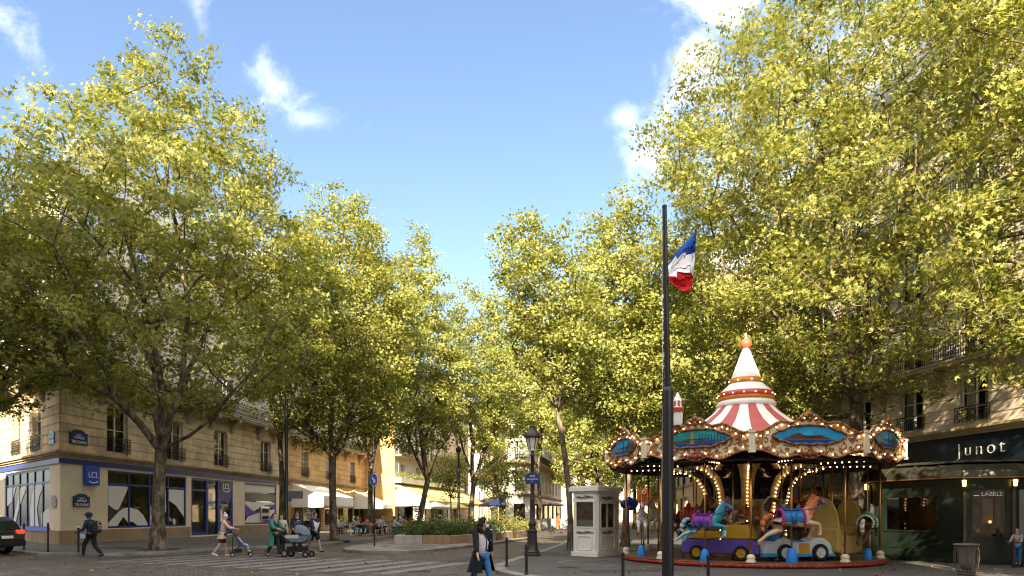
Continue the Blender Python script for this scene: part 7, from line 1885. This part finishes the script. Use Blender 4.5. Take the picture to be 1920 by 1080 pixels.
for k, (px, d, f, tp_, hr, lab) in enumerate(guests):
    x = xz(px, d); y = d+(k % 3)*.9
    human(lab, x, y, .12, 1.62+.05*(k % 3), f, SK1 if k % 2 else SK2, lean=(12,4,8)[k % 3], sit=True, arm=(34,40), el=(50,46), top=tp_, bottom=(black_c, denim, charcoal)[k % 3], shoe=charcoal, hair=hr, hstyle='bob' if k % 4 == 1 else 'short', hands=False, group='guests on the cafe terrace')
    chair_at(x, y, -R(f))
    if k % 2 == 0:
        s = math.sin(R(f)); table_at(x+s*.62, y-.1)
for (px, d, rz) in ((655,57,1.5),(695,57,-1.5),(712,56,.3),(742,56,1.2),(733,51,-.4)): chair_at(xz(px,d), d, rz)

# ------------------------------------------------------------------ the car at the left edge
def suv():
    x, z, dr = -19.95, 27.0, (-1, .12)
    F = frame(x, z, -dr[0], -dr[1]); F = F @ RZ(PI)      # x forward along the car, origin at the tail
    r = thing('parked_car', 'dark green hatchback car cut by the left edge, red tail lamp showing', 'car', (x, z, 0))
    paint = mat('dark_green_car_paint', (.008,.014,.010), .25, .2, coat=1, spec=.5)
    low = [(.02,.45),(.0,.62),(.03,.82),(.10,.98),(4.1,.92),(4.3,.8),(4.35,.5),(4.2,.32),(3.9,.28),(3.78,.5),(3.6,.66),(3.38,.66),(3.2,.5),(3.1,.26),(1.3,.26),(1.2,.5),(1.0,.66),(.78,.66),(.6,.5),(.5,.3),(.12,.32)]
    m = MB(); m.M = F; m.slab(low, -.88, .88); bd = m.build('body', paint, r); b = bd.modifiers.new('b','BEVEL'); b.width = .09; b.segments = 3; b.limit_method = 'ANGLE'; b.angle_limit = R(35)
    m = MB(); m.M = F
    lo_, hi = [(.10,.96),(4.0,.9)], None
    vs = []; sec = [(.10,.94,.80),(.28,1.30,.70),(.55,1.52,.60),(1.3,1.60,.60),(2.2,1.56,.60),(2.9,1.22,.70),(3.4,.93,.78)]
    for xx, zz, hw in sec: vs += [(xx,-hw,zz),(xx,hw,zz)]
    n = len(sec); base = [(xx,-.82,.90) for xx, _, _ in sec]+[(xx,.82,.90) for xx, _, _ in sec]; o = 2*n; vs += base
    fs = [(2*i,2*i+2,2*i+3,2*i+1) for i in range(n-1)]+[(2*i,o+i,o+i+1,2*i+2) for i in range(n-1)]+[(2*i+1,2*i+3,o+n+i+1,o+n+i) for i in range(n-1)]+[(0,1,o+n,o)]
    m.add(vs, fs); m.build('roof', paint, r, auto=30)
    gl = mat('tinted_car_glass', (.02,.03,.025), .05, spec=.8)
    m = MB(); m.M = F; m.add([(.10,-.62,1.0),(.10,.62,1.0),(.27,.56,1.34),(.27,-.56,1.34)], [(0,1,2,3)]); m.M = F @ T(-.035,0,.01); m.add([(.12,-.64,1.0),(.12,.64,1.0),(.30,.56,1.32),(.30,-.56,1.32)], [(0,1,2,3)]); m.build('rear_window', gl, r)
    for s in (-1,1):
        m = MB(); m.M = F; w = lambda zz: s*(.825-(zz-.9)*.30)
        m.add([(.45,w(1.0)+s*.02,1.0),(2.9,w(1.0)+s*.02,1.0),(2.3,w(1.42)+s*.035,1.44),(.62,w(1.42)+s*.035,1.42)], [(0,1,2,3)]); m.build('side_window', gl, r)
        m = MB(); m.M = F; m.box(-.03,.16,s*.50-.30*(s<0)-.0,s*.50+.30*(s>0),.84,.99); m.build('tail_lamp', mat('lit_red_tail_lamp', (.5,.01,.01), .2, emit=(1,.04,.02), estr=.5), r, bevel=.03)
        for cx in (.89, 3.49):
            m = MB(); m.M = F @ T(cx, s*.80, .34) @ Matrix.Rotation(R(90),4,'X'); m.lathe([(.2,-.11),(.32,-.11),(.34,-.08),(.34,.08),(.32,.11),(.2,.11),(.2,-.11)], (0,0,0), 24); w_ = m.build('wheel', M['black'], r)
            m = MB(); m.M = F @ T(cx, s*.80, .34) @ Matrix.Rotation(R(90),4,'X'); m.lathe([(.001,-.08),(.2,-.10),(.21,0),(.2,.10),(.001,.08)], (0,0,0), 20); m.build('rim', M['steel'], w_)
    m = MB(); m.M = F; m.box(-.06,.1,-.84,.84,.34,.56); m.build('bumper', M['black'], r, bevel=.04)
    m = MB(); m.M = F; m.box(-.012,.03,-.26,.26,.66,.77); m.build('number_plate', M['white_paint'], r)
suv()
